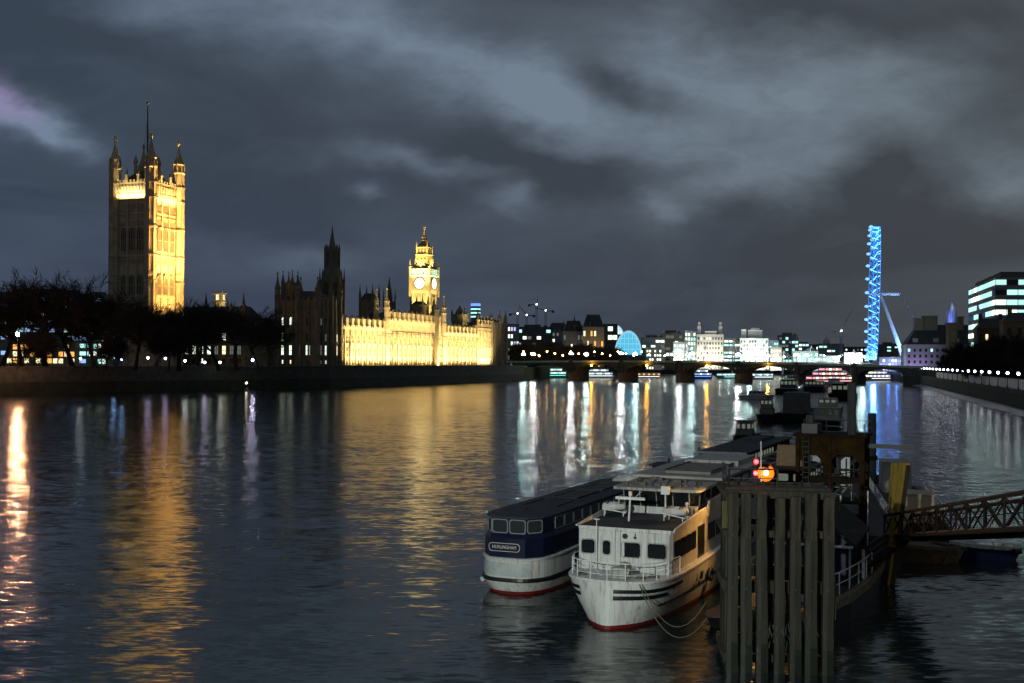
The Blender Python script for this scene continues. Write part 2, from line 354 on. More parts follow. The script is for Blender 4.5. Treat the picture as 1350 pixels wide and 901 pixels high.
# ---------------------------------------------------------------- Victoria tower
VY = 480.0
VZ = lambda py: zat(198, py, VY)
vc = at(198, 400, VY); vc.z = GZ
VW = 18.6
def flag_tower():
    t = thing('square_tower', 'tall square gothic tower with four corner turrets and a flagpole, one face floodlit gold', 'tower', (vc.x, vc.y, 0), PROT)
    # local x goes down the river, local y away from the river; near corner turret at (0, 0)
    zt = VZ(262)
    mb = MB(); mb.box(0, VW, 0, VW, GZ, zt)
    for za in (VZ(300), VZ(338), VZ(372), VZ(282), VZ(392)):
        mb.box(-.45, VW + .45, -.45, VW + .45, za, za + .8); mb.box(-.3, VW + .3, -.3, VW + .3, za - 1.2, za - .8)
    # buttress strips and sunk panels on the two faces one sees
    for i in range(1, 3):
        u = 2.2 + (VW - 4.4) * i / 3
        mb.box(u - .35, u + .35, -.6, -.001, GZ, zt); mb.box(-.6, -.001, u - .35, u + .35, GZ, zt)
    rng = random.Random(4)
    for k in range(22):
        u = 2.4 + (VW - 4.8) * k / 21
        for za, zb in ((VZ(281), VZ(268)), (VZ(299), VZ(290)), (VZ(350), VZ(341)), (VZ(371), VZ(362)), (VZ(337), VZ(333))):
            mb.box(u - .12, u + .12, -.35, -.002, za + .8, zb); mb.box(-.35, -.002, u - .12, u + .12, za + .8, zb)
    mb.build('wall', STONE, t)
    zp0, zp1 = zt, VZ(239)
    mb = MB()
    for a0, a1, b0, b1 in ((0, VW, -.5, .3), (0, VW, VW - .3, VW + .5), (-.5, .3, .301, VW - .301), (VW - .3, VW + .5, .301, VW - .301)): mb.box(a0, a1, b0, b1, zp0, zp1)
    for k in range(9):
        u = 2.6 + (VW - 5.2) * k / 8
        for dz, hh in ((.9, 1.6), (3.2, 2.4)):
            mb.box(u - .55, u + .55, -.85, -.502, zp0 + dz, zp0 + dz + hh); mb.box(-.85, -.502, u - .55, u + .55, zp0 + dz, zp0 + dz + hh)
    for o_ in (-.1, VW + .1):
        crenel(mb, 2.5, VW - 2.5, o_ - .35, o_ + .35, zp1, 1.1, 7)
    for i in range(8):
        u = 3 + (VW - 6) * i / 7; mb.box(-.45, .25, u - .45, u + .45, zp1, zp1 + 1.1); mb.box(VW - .25, VW + .45, u - .45, u + .45, zp1, zp1 + 1.1)
    mb.build('parapet', STONE, t)
    for i in range(2):
        for f in range(2):
            u = VW * (i + 1) / 3
            mb = MB(); pinnacle(mb, u if f == 0 else -.1, -.1 if f == 0 else u, zp1, .55, 6.5); mb.build('pinnacle', STONE, t)
    zc1, ztip = VZ(219), VZ(175)
    for (x, y) in ((0, 0), (VW, 0), (0, VW), (VW, VW)):
        mb = MB(); mb.lathe(x, y, turret_profile(2.35, GZ, zc1, ztip), 8, math.pi / 8)
        for k in range(8):
            a = math.pi / 8 + k * math.pi / 4
            mb.tube((x + 2.4 * math.cos(a), y + 2.4 * math.sin(a), GZ), (x + 2.4 * math.cos(a), y + 2.4 * math.sin(a), zc1), .22, .22, 4)
            mb.lathe(x + 2.45 * math.cos(a), y + 2.45 * math.sin(a), [(.3, zc1), (.3, zc1 + 2), (0, zc1 + 4.5)], 4)
        for zz in (VZ(262), VZ(300), VZ(338), VZ(372), VZ(242)): mb.lathe(x, y, [(2.75, zz), (2.75, zz + .8), (2.3, zz + 1.2)], 8, math.pi / 8)
        tu = mb.build('turret', STONE, t)
        m2 = MB(); m2.ball((x, y, ztip - .6), .6); m2.build('finial', GOLD, tu)
    for face in range(2):
        for i in range(3):
            u = VW * .5 + (i - 1) * 4.1
            for nm, za, zb, w in (('window', VZ(330), VZ(299), 2.5), ('lower_window', VZ(388), VZ(362), 2.5)):
                za2, hh = (za, zb - za)
                win_part('window', t, (u, -.5, za2) if face == 0 else (-.5, u, za2), w, hh, 0 if face == 0 else -math.pi / 2, lights=3)
    # crown roof and mast
    mb = MB(); mb.sq(VW / 2, VW / 2, [(VW / 2 - 1.2, zt + 1), (VW / 2 - 4, zp1 + 3), (2.6, zp1 + 6), (2.2, zp1 + 6.2)]); mb.build('roof', IRON, t)
    mb = MB(); c = VW / 2
    for a, b in ((-1, -1), (1, -1), (-1, 1), (1, 1)):
        mb.tube((c + a * 4.5, c + b * 4.5, zp1 + 1), (c + a * 1.1, c + b * 1.1, VZ(208)), .35, .3, 5)
        mb.lathe(c + a * 3.4, c + b * 3.4, [(.7, zp1 + 2), (.7, zp1 + 9), (1, zp1 + 9.3), (1, zp1 + 10), (0, zp1 + 13)], 6)
    mb.lathe(c, c, [(1.7, VZ(215)), (1.7, VZ(208)), (1.2, VZ(204)), (.7, VZ(200))], 8); mb.build('mast_crown', STONE, t)
    mb = MB(); mb.tube((c, c, VZ(212)), (c, c, VZ(130)), .42, .2, 8); mb.ball((c, c, VZ(128)), .7)
    fp = mb.build('flagpole', IRON, t)
    for k in range(3):
        a = k * 2.1; m2 = MB(); m2.tube((c + 3 * math.cos(a), c + 3 * math.sin(a), zp1 + 5), (c, c, VZ(150)), .06, .06, 3); m2.build('stay', IRON, fp)
    # floodlights
    M = Matrix.Translation((vc.x, vc.y, 0)) @ Matrix.Rotation(PROT, 4, 'Z')
    W = lambda x, y, z: M @ Vector((x, y, z))
    FL = (1, .58, .17)
    lamp('AREA', 'tower_flood', W(VW * .5, -13, 24), 11000, FL, W(VW * .5, 0, 50), 12, 2).data.spread = R(75)
    lamp('AREA', 'tower_flood', W(VW * .5, -17, 28), 46000, FL, W(VW * .5, 0, 88), 12, 2).data.spread = R(60)
    lamp('AREA', 'parapet_flood', W(VW * .5, -2.6, zp0 - 1), 2600, (1, .72, .3), W(VW * .5, .6, zp0 + 6), 12, .4)
    lamp('AREA', 'parapet_flood', W(-2.6, VW * .5, zp0 - .2), 3200, (1, .76, .34), W(.6, VW * .5, zp0 + 5), 13, .4).data.spread = R(95)
    for x, y in ((5, 5), (13.6, 5), (5, 13.6), (13.6, 13.6)): lamp('POINT', 'roof_flood', W(x, y, zp1 + 1.8), 14000, (1, .75, .35), size=.3)
    return t
flag_tower()

# ---------------------------------------------------------------- the palace: river front, pavilions, south range
def palace():
    t = thing('gothic_palace', 'long gothic river palace, its middle front floodlit yellow between two dark pavilions', 'palace', (P0.x, P0.y, 0), PROT)
    LEN = 196.0; Z = GZ
    zr = lambda f: Z + f
    bay = 5.76; nb = 34; par = 19.5
    c0, c1 = 50, 122                    # the taller middle part
    mb = MB(); mb.box(0, LEN, 0, 14, Z, Z + par - 1.5)
    for f in (4.0, 10.2, 16.2): mb.box(0, LEN, -.35, -.002, zr(f), zr(f + .6))
    for f in (9.3, 15.3): mb.box(0, LEN, -.2, -.003, zr(f), zr(f + .25))
    mb.box(c0, c1, .3, 13, Z + par - 1.4, Z + par + 3.6)
    mb.build('river_front_wall', STONE, t)
    bt = MB(); bt.box(-.45, .45, -1.1, -.36, Z, Z + 11); bt.box(-.36, .36, -.85, -.351, Z + 11, Z + par - 1.6)
    b0 = bt.build('buttress', STONE, t)
    pn = MB(); pn.box(-1.15, 1.15, -.5, .9, 0, 4.4); pn.box(-1.35, 1.35, -.7, 1.1, 1.2, 1.7); pn.box(-1.35, 1.35, -.7, 1.1, 4.4, 4.8)
    for x in (-.8, 0, .8): pinnacle(pn, x, .2, 4.8, .28, 1.9)
    p_0 = pn.build('chimney', STONE, t)
    first = True
    for i in range(nb):
        x = i * bay; raised = c0 <= x <= c1
        if i: link_copy(b0, t, (x, 0, 0))
        zc = Z + par - 1 + (5 if raised else 0)
        if first: p_0.location = (x + 2.9, .1, zc); first = False
        else: link_copy(p_0, t, (x + 2.9, .1 + (.3 if raised else 0), zc))
    cr_ = MB()
    for s0, s1, e in ((0, c0 - 3, 0), (c0 + 3, c1 - 3, 5), (c1 + 3, LEN, 0)):
        z = Z + par - 1.5 + e; cr_.box(s0, s1, -.6 + e * .16, .3 + e * .16, z, z + 1.1)
        n = int((s1 - s0) / 2.4); crenel(cr_, s0, s1, -.55 + e * .16, .15 + e * .16, z + 1.1, .8, n)
    cr_.build('battlement', STONE, t)
    for i in range(nb - 1):
        x = (i + .5) * bay
        win_part('window', t, (x, -.05, zr(5.0)), 2.7, 4.1, lights=3, arch=False)
        win_part('window', t, (x, -.05, zr(11.2)), 2.7, 3.9, lights=3)
        win_part('window', t, (x, -.05, zr(.5)), 2.2, 2.9, lights=2, transom=False)
    mb = MB(); mb.loft([[(0, 1.2, Z + par - 1.5), (LEN, 1.2, Z + par - 1.5), (LEN, 13.5, Z + par - 1.5), (0, 13.5, Z + par - 1.5)], [(0, 6.5, Z + par + 3), (LEN, 6.5, Z + par + 3), (LEN, 8, Z + par + 3), (0, 8, Z + par + 3)]])
    mb.loft([[(c0, 1.5, Z + par + 3.5), (c1, 1.5, Z + par + 3.5), (c1, 13, Z + par + 3.5), (c0, 13, Z + par + 3.5)], [(c0, 6.5, Z + par + 8.6), (c1, 6.5, Z + par + 8.6), (c1, 8, Z + par + 8.6), (c0, 8, Z + par + 8.6)]])
    mb.build('roof', SLATE, t)
    # the two slim towers that flank the middle part
    for x in (c0, c1):
        for dy in (-.6, 5.5):
            mb = MB(); mb.lathe(x, dy, turret_profile(1.5, Z, Z + par + 11, Z + par + 22), 8, math.pi / 8)
            for zz in (4.2, 10.3, 16.3, 24): mb.lathe(x, dy, [(1.8, Z + zz), (1.8, Z + zz + .5), (1.5, Z + zz + .8)], 8, math.pi / 8)
            mb.build('turret', STONE, t)
    # south pavilion (dark), corner towers and lit rooms
    def pavilion(x0, x1, y0, y1, hgt, m, tip, seed):
        mb = MB(); mb.box(x0, x1, y0, y1, Z, Z + hgt)
        for f in (4.2, 10.4, 17, 24.5): mb.box(x0 - .3, x1 + .3, y0 - .3, y1 + .3, Z + f, Z + f + .6)
        n = 5
        for i in range(n + 1):
            u = x0 + (x1 - x0) * i / n; mb.box(u - .4, u + .4, y0 - .7, y0 - .31, Z, Z + hgt)
            u = y0 + (y1 - y0) * i / n; mb.box(x0 - .7, x0 - .31, u - .4, u + .4, Z, Z + hgt)
        mb.build('pavilion_wall', m, t)
        mb = MB(); crenel(mb, x0, x1, y0 - .4, y0 + .4, Z + hgt, 1.3, 6); crenel(mb, x0, x1, y1 - .4, y1 + .4, Z + hgt, 1.3, 6)
        for i in range(7):
            u = y0 + 1.5 + (y1 - y0 - 3) * i / 6
            mb.box(x0 - .4, x0 + .4, u - .7, u + .7, Z + hgt, Z + hgt + 1.3); mb.box(x1 - .4, x1 + .4, u - .7, u + .7, Z + hgt, Z + hgt + 1.3)
        mb.build('battlement', m, t)
        mb = MB(); mb.loft([[(x0 + 1, y0 + 1, Z + hgt), (x1 - 1, y0 + 1, Z + hgt), (x1 - 1, y1 - 1, Z + hgt), (x0 + 1, y1 - 1, Z + hgt)],
                            [(x0 + 6, y0 + 6, Z + hgt + 4.4), (x1 - 6, y0 + 6, Z + hgt + 4.4), (x1 - 6, y1 - 6, Z + hgt + 4.4), (x0 + 6, y1 - 6, Z + hgt + 4.4)]])
        mb.build('roof', SLATE, t)
        xm, ym = (x0 + x1) / 2, (y0 + y1) / 2
        for k, (x, y) in enumerate(((x0, y0), (x1, y0), (x0, y1), (x1, y1), (x0, ym), (xm + 2, y0))):
            mb = MB(); mb.lathe(x, y, turret_profile(1.35, Z, Z + hgt + 2.5, Z + hgt + tip[k % len(tip)]), 8, math.pi / 8); mb.build('turret', m, t)
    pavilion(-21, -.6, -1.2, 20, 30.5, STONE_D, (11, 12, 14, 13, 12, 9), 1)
    mb = MB()
    for k in range(4):
        x, y = -18 + (k % 2) * 5, 14 + (k // 2) * 5
        mb.lathe(x, y, turret_profile(.9, Z + 30, Z + 37, Z + 45), 6)
    mb.box(-18, -13, 14, 19, Z + 30, Z + 39); mb.build('roof_tower', STONE_D, t)
    S_, E_ = -math.pi / 2, 0.0
    def swin(x, y, z, w, h, face, pane, lights=2, arch=False):
        win_part('window', t, (x, y, z), w, h, S_ if face == 's' else E_, lights=lights, arch=arch, pane=pane, frame=STONE_D, transom=True)
    ys = [17, 13, 8.6, 4.4, 1.2]
    for i, yy in enumerate((16.6, 12.4, 8.0, 3.6)):
        swin(-21.05, yy, Z + 5.2, 2.1, 4.4, 's', LITW if i != 2 else LITD, 3); swin(-21.05, yy, Z + 1.2, 1.3, 1.6, 's', (LITW, LITY, LITD, PANE)[i])
        swin(-21.05, yy, Z + 11.6, 1.9, 3.6, 's', (LITY, PANE, PANE, PANE)[i]); swin(-21.05, yy, Z + 19, 1.9, 3.8, 's', (LITW, LITW, PANE, PANE)[i], 2, True)
    for i, xx in enumerate((-18.2, -13.6, -8.8, -3.6)):
        swin(xx, -1.25, Z + 5.2, 1.9, 4.4, 'e', (LITD, LITW, LITW, LITY)[i], 2); swin(xx, -1.25, Z + 1.2, 1.3, 1.5, 'e', (LITD, LITW, LITD, PANE)[i])
        swin(xx, -1.25, Z + 11.6, 1.9, 3.4, 'e', (PANE, LITD, PANE, LITY)[i]); swin(xx, -1.25, Z + 19, 1.7, 3.4, 'e', (LITD, PANE, PANE, PANE)[i], 2, True)
    # north pavilion: a lit river face then a dark end block
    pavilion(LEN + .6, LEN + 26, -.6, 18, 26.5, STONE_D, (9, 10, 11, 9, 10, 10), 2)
    mb = MB(); mb.box(LEN - 22, LEN - .2, -.9, 3, Z, Z + 25)
    for f in (4, 10.2, 16.2, 23): mb.box(LEN - 22.3, LEN + .1, -1.25, -.901, Z + f, Z + f + .6)
    crenel(mb, LEN - 22, LEN - .2, -1.2, -.5, Z + 25, 1.2, 6)
    for k in range(5): pinnacle(mb, LEN - 21.5 + k * 5.3, -.7, Z + 25, .6, 7)
    mb.build('end_block_wall', STONE, t)
    for k in range(4):
        for f, h in ((5, 4.2), (11.4, 3.8), (17.6, 4.0)): win_part('window', t, (LEN - 18.9 + k * 5.3, -.95, Z + f), 2.6, h, 0, lights=3, arch=f > 15)
    # south range behind the garden trees, from the flag tower to the south pavilion
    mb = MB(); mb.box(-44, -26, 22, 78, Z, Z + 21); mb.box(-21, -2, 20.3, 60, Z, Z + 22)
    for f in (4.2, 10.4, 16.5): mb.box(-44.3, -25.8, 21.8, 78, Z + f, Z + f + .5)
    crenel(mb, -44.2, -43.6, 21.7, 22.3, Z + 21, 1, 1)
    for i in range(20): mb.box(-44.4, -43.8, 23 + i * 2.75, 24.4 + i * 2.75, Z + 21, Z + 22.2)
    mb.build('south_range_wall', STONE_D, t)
    mb = MB(); mb.loft([[(-43, 23, Z + 21), (-27, 23, Z + 21), (-27, 77, Z + 21), (-43, 77, Z + 21)], [(-36, 26, Z + 27), (-34, 26, Z + 27), (-34, 74, Z + 27), (-36, 74, Z + 27)]])
    mb.build('roof', SLATE, t)
    for i in range(9):
        mb = MB(); pinnacle(mb, -44, 23 + i * 6.6, Z + 21, .8, 8 if i % 3 else 12); mb.build('pinnacle', STONE_D, t)
    rng = random.Random(11)
    for i in range(13):
        yy = 25 + i * 4.0
        for f, h in ((1.2, 2.0), (5.2, 3.8), (11.4, 3.4)):
            pr = {1.2: .35, 5.2: .62, 11.4: .42}[f]
            swin(-44.05, yy, Z + f, 1.9, h, 's', rng.choice((LITW, LITW, LITY, LITD)) if rng.random() < pr else PANE)
    # floodlights on the terrace
    M = Matrix.Translation((P0.x, P0.y, 0)) @ Matrix.Rotation(PROT, 4, 'Z')
    W = lambda x, y, z: M @ Vector((x, y, z))
    for i in range(7):
        x = 15 + i * 27.6
        if i == 0: x += 4
        lamp('AREA', 'terrace_flood', W(x, -4.2, Z + .4), 5200, (1, .73, .30), W(x, 0, Z + 9), 25, .6).data.spread = R(110)
        lamp('AREA', 'terrace_flood', W(x, -10.8, Z + .5), 15000, (1, .75, .32), W(x, 0, Z + 14), 25, .8).data.spread = R(110)
        lamp('AREA', 'roof_flood', W(x, -2.3, Z + par - 2.0 + (5 if c0 < x < c1 else 0)), 900, (1, .76, .34), W(x, .6, Z + par + 3 + (5 if c0 < x < c1 else 0)), 26, .3)
    return t
palace()

# ---------------------------------------------------------------- clock tower
EY = 745.0
EZ = lambda py: zat(558, py, EY)
ec = at(559, 400, EY)
def clock_tower():
    t = thing('clock_tower', 'floodlit gothic clock tower with glowing white dials and a pointed spire', 'clock tower', (ec.x, ec.y, 0), PROT)
    w = 6.2; z0 = 6; zs, zc, zb = EZ(383.5), EZ(365), EZ(355.5)
    mb = MB(); mb.sq(0, 0, [(w, z0), (w, zs - 2), (w + .3, zs - 1.6), (w + .7, zs)])
    for f in (-1, 1):
        for g in range(-3, 4):
            if abs(g) == 3: continue
            mb.box(g * 1.75 - .22, g * 1.75 + .22, f * w - (.4 if f < 0 else -.001), f * w + (.4 if f > 0 else -.001), z0, zs - 2.2)
            mb.box(f * w - (.4 if f < 0 else -.001), f * w + (.4 if f > 0 else -.001), g * 1.75 - .22, g * 1.75 + .22, z0, zs - 2.2)
    for zz in (z0 + 12, z0 + 22, z0 + 32, z0 + 42): mb.sq(0, 0, [(w + .25, zz), (w + .25, zz + .5)])
    mb.build('shaft', STONE, t)
    for f, (sx, sy) in enumerate(((-1, 0), (0, -1))):
        for zz in (z0 + 24, z0 + 34):
            for g in (-1, 1): win_part('window', t, (sx * (w + .02) + (g * 2.6 if sy else 0), sy * (w + .02) + (g * 2.6 if sx else 0), zz), 1.2, 6, -math.pi / 2 if sx else 0, lights=2)
    mb = MB(); mb.sq(0, 0, [(w + .7, zs), (w + .7, zc), (w + 1.1, zc + .1), (w + 1.1, zc + .7)])
    for a in (-1, 1):
        for b in (-1, 1):
            mb.lathe(a * (w + .7), b * (w + .7), [(.9, zs - 4), (.9, zb + 1), (1.2, zb + 1.1), (1.2, zb + 1.6), (.8, zb + 1.8), (0, zb + 6.5)], 8)
    mb.build('clock_stage', STONE, t)
    dial = glow('clock_dial_light', (1.0, .97, .78), 3.2); dk = mat('clock_iron', (.02, .02, .03), .5, var=0)
    zd = (zs + zc) / 2 - .2
    for rz in (-math.pi / 2, 0, math.pi / 2, math.pi):
        mb = MB(); c = [(3.45 * math.cos(i * math.pi / 16), -(w + .95), zd + 3.45 * math.sin(i * math.pi / 16)) for i in range(32)]; mb.add(c, [tuple(range(32))])
        d = mb.build('clock_dial', dial, t); d.rotation_euler = (0, 0, rz)
        mb = MB()
        for i in range(32):
            a, b = i * math.pi / 16, (i + 1) * math.pi / 16
            q = [(r * math.cos(x), yy, zd + r * math.sin(x)) for r, x, yy in ((3.45, a, -(w + 1.1)), (3.95, a, -(w + 1.1)), (3.95, b, -(w + 1.1)), (3.45, b, -(w + 1.1)), (3.95, a, -(w + .69)), (3.95, b, -(w + .69)))]
            mb.add(q, [(0, 1, 2, 3), (1, 4, 5, 2)])
        mb.build('dial_ring', GOLD, d)
        mb = MB(); y = -(w + 1.15)
        mb.tube((0, y, zd), (1.5, y, zd + 1.5), .16, .1, 4); mb.tube((0, y, zd), (-.4, y, zd - 3.1), .14, .08, 4); mb.build('clock_hand', dk, d)
    mb = MB(); mb.sq(0, 0, [(w + .2, zc + .7), (w + .2, zb - .8), (w + 1, zb - .6), (w + 1, zb)])
    mb.build('belfry', mat('belfry_lit_stone', (.42, .42, .36), .9, var=.2), t)
    bl = glow('belfry_light', (.62, 1.0, .72), 1.5)
    for f, rz in enumerate((-math.pi / 2, 0)):
        for k in range(7):
            o = win_part('belfry_arch', t, (0, 0, 0), 1.1, (zb - zc) * .62, rz, lights=1, transom=False, pane=bl)
            p = Matrix.Rotation(rz, 3, 'Z') @ Vector(((k - 3) * 1.75, -(w + .25), zc + 1.1)); o.location = p
    z1, z2, z3 = EZ(336), EZ(326.5), EZ(298)
    GR = mat('gilded_roof_iron', (.42, .33, .15), .6, 0, var=.35, scale=.6)
    mb = MB(); mb.sq(0, 0, [(w + .3, zb), (w - 1, zb + 3), (4.0, z1 - .8), (4.4, z1 - .5), (4.4, z1)])
    for f in (-1, 1):
        for k in (-1, 0, 1):
            for (dz, yy) in ((1.5, 5.4), (4.5, 4.7)):
                mb.cbox(k * 3 * yy / 6, f * yy, zb + dz + .7, .9, .8, 1.5); mb.cbox(f * yy, k * 3 * yy / 6, zb + dz + .7, .8, .9, 1.5)
    mb.build('lower_roof', GR, t)
    mb = MB(); mb.sq(0, 0, [(3.6, z1), (3.6, z2 - .5), (4.1, z2 - .3), (4.1, z2)])
    for a in (-1, 1):
        for b in (-1, 1): mb.lathe(a * 3.8, b * 3.8, [(.45, z1), (.45, z2 + 1), (0, z2 + 4)], 6)
    mb.build('lantern', GR, t)
    for f, rz in enumerate((-math.pi / 2, 0)):
        for k in range(3):
            o = win_part('lantern_arch', t, (0, 0, 0), 1.2, (z2 - z1) * .7, rz, lights=1, transom=False, pane=mat('lantern_dark', (.1, .08, .04), .6, var=0))
            o.location = Matrix.Rotation(rz, 3, 'Z') @ Vector(((k - 1) * 2.2, -3.62, z1 + .5))
    mb = MB(); hh = z3 - z2
    mb.sq(0, 0, [(3.4, z2), (2.4, z2 + hh * .12), (1.7, z2 + hh * .28), (1.05, z2 + hh * .45), (.6, z2 + hh * .62), (.25, z2 + hh * .8)])
    for k in range(3): mb.sq(0, 0, [(2.6 - k * .6, z2 + 2.0 + k * 2.2), (2.7 - k * .6, z2 + 2.2 + k * 2.2), (2.3 - k * .6, z2 + 2.4 + k * 2.2)])
    mb.build('spire', GR, t)
    mb = MB(); mb.tube((0, 0, z2 + hh * .78), (0, 0, z3), .25, .12, 6); mb.ball((0, 0, z2 + hh * .84), .75); mb.ball((0, 0, z2 + hh * .92), .5); mb.cbox(0, 0, z3 - .8, 1.2, .2, .3); mb.build('finial', GOLD, t)
    M = Matrix.Translation((ec.x, ec.y, 0)) @ Matrix.Rotation(PROT, 4, 'Z')
    W = lambda x, y, z: M @ Vector((x, y, z))
    FL = (1, .74, .26)
    for (x, y), e in (((-26, -4), 1.3), ((4, -24), .9)):
        lamp('SPOT', 'clock_tower_flood', W(x, y, 26), 220000 * e, FL, W(0, 0, 66), .6, spot=52, blend=.6)
        lamp('SPOT', 'clock_tower_flood', W(x * 1.3, y * 1.3, 30), 700000 * e, FL, W(0, 0, 90), .6, spot=26, blend=.7)
    lamp('AREA', 'belfry_flood', W(-8.6, 0, zc - .2), 900, (.62, 1, .66), W(-6.6, 0, zb), 11, .5)
    for x, y in ((-8.4, 0), (0, -8.4)):
        lamp('SPOT', 'roof_flood', W(x, y, zb + .3), 22000, FL, W(x * .25, y * .25, z2), .3, spot=80, blend=.6)
    lamp('AREA', 'belfry_flood', W(0, -8.6, zc - .2), 900, (.55, 1, .66), W(0, -6.6, zb), 11, .5)
clock_tower()

# ---------------------------------------------------------------- central octagon spire and the dark roof towers
def octagon_tower():
    Y = 620.0; c = at(437.5, 400, Y); z = lambda py: zat(437.5, py, Y)
    t = thing('octagonal_spire_tower', 'dark octagonal tower with a tall pointed spire, rising behind the dark pavilion', 'tower', (c.x, c.y, 0), PROT)
    mb = MB(); mb.lathe(0, 0, [(6.2, GZ), (6.2, z(372)), (5.6, z(366)), (5.3, z(361)), (4.8, z(357)), (3.6, z(350))], 8, math.pi / 8); mb.build('lower_stage', STONE_D, t)
    mb = MB()
    for k in range(8):
        a = math.pi / 8 + k * math.pi / 4; x, y = 6.6 * math.cos(a), 6.6 * math.sin(a)
        mb.lathe(x, y, [(.75, z(415)), (.6, z(372)), (.8, z(371)), (.5, z(368)), (0, z(352))], 6)
        mb.lathe(3.9 * math.cos(a), 3.9 * math.sin(a), [(.5, z(358)), (.5, z(330)), (.65, z(329.5)), (0, z(321))], 6)
    mb.build('pinnacles', STONE_D, t)
    for k in range(8):
        a = k * math.pi / 4 + math.pi
        o = win_part('window', t, (5.9 * math.cos(a), 5.9 * math.sin(a), z(392)), 2.2, z(373) - z(392), a + math.pi / 2, lights=2, pane=PANE, frame=STONE_D)
    mb = MB(); mb.lathe(0, 0, [(3.5, z(358)), (3.0, z(340)), (2.9, z(333)), (3.1, z(332)), (2.2, z(327)), (1.6, z(322)), (1.0, z(314)), (.45, z(305)), (.1, z(297))], 8, math.pi / 8); mb.build('spire', STONE_D, t)
    M = Matrix.Translation((c.x, c.y, 0)) @ Matrix.Rotation(PROT, 4, 'Z')
    lamp('SPOT', 'spire_flood', M @ Vector((20, -16, 32)), 22000, (1, .66, .2), M @ Vector((3, -3, 44)), .5, spot=50)
octagon_tower()
def roof_tower(name, label, px, py_top, pxw, Y, py_base, corner=True, spire=True, rotz=PROT, m=STONE_D):
    c = at(px, 420, Y); w = pxw / F * Y / 2 / 1.3; zb, zt = zat(px, py_base, Y), zat(px, py_top, Y)
    t = thing(name, label, 'tower', (c.x, c.y, 0), rotz)
    hs = zt - zb; zm = zb + hs * (.45 if spire else .62)
    mb = MB(); mb.sq(0, 0, [(w, GZ), (w, zm - .6), (w * 1.08, zm - .4), (w * 1.08, zm)]); mb.build('shaft', m, t)
    if spire:
        mb = MB(); mb.lathe(0, 0, [(w * .8, zm), (w * .75, zm + hs * .12), (w * .45, zm + hs * .25), (w * .15, zm + hs * .45), (0, zt)], 8, math.pi / 8); mb.build('spire', m, t)
    else:
        mb = MB(); mb.sq(0, 0, [(w * .9, zm), (w * .5, zm + hs * .12)]); mb.build('roof', SLATE, t)
    if corner:
        for a in (-1, 1):
            for b in (-1, 1):
                mb = MB(); mb.lathe(a * w, b * w, [(w * .17, zb), (w * .17, zm + hs * .05), (w * .23, zm + hs * .06), (w * .16, zm + hs * .1), (0, zm + hs * (.3 if spire else .38))], 6); mb.build('pinnacle', m, t)
    return t
roof_tower('roof_tower', 'dark stone block tower with corner pinnacles beyond the left end of the floodlit front', 487, 374, 24, 640, 425, spire=False)
roof_tower('roof_tower', 'slender dark spire standing left of the clock tower', 513, 364, 15, 650, 425)
roof_tower('roof_tower', 'dark pinnacled roof tower before the clock tower shaft', 553, 388, 22, 640, 425, spire=False)
roof_tower('roof_tower', 'narrow dark spire close to the right edge of the clock tower', 576, 388, 6, 640, 425, corner=False)
roof_tower('roof_tower', 'low dark pinnacled roof tower right of the clock tower', 606, 402, 20, 690, 425)
# small floodlit turret above the garden trees
def lit_turret():
    Y = 560.0; c = at(290, 400, Y); z = lambda py: zat(290, py, Y)
    t = thing('lit_turret', 'small floodlit turret rising above the bare trees', 'turret', (c.x, c.y, 0), PROT)
    mb = MB(); mb.sq(0, 0, [(1.9, GZ), (1.9, z(400)), (2.3, z(399)), (2.0, z(397)), (2.0, z(389)), (2.5, z(388)), (2.5, z(386.5)), (1.2, z(385))])
    mb.build('shaft', STONE, t)
    for k, rz in enumerate((-math.pi / 2, 0)):
        o = win_part('opening', t, (0, 0, 0), 1.6, 3.2, rz, lights=2, pane=LITY); o.location = Matrix.Rotation(rz, 3, 'Z') @ Vector((0, -2.02, z(396)))
    lamp('SPOT', 'turret_flood', (c.x + 7, c.y - 9, z(415)), 9000, (1, .75, .3), (c.x, c.y, z(394)), .3, spot=60)
lit_turret()
# cylindrical tower block far behind
def round_block():
    Y = 2200.0; c = at(627, 420, Y); z = lambda py: zat(627, py, Y); r = 6.2 / F * Y
    t = thing('communications_tower', 'round tower with a blue lit crown, far behind the palace roofs', 'tower', (c.x, c.y, 0))
    mb = MB(); mb.lathe(0, 0, [(r * .8, 5), (r * .8, z(428)), (r, z(427)), (r, z(402))], 14); mb.build('shaft', WALL_G, t)
    mb = MB(); mb.lathe(0, 0, [(r * 1.03, z(404)), (r * 1.03, z(400.5))], 14); mb.build('crown', glow('tower_blue', (.15, .3, 1.0), 1.6), t)
    for py in (409, 414, 419):
        mb = MB(); mb.lathe(0, 0, [(r * 1.02, z(py)), (r * 1.02, z(py - 2))], 14); mb.build('window_band', LITC, t)
round_block()
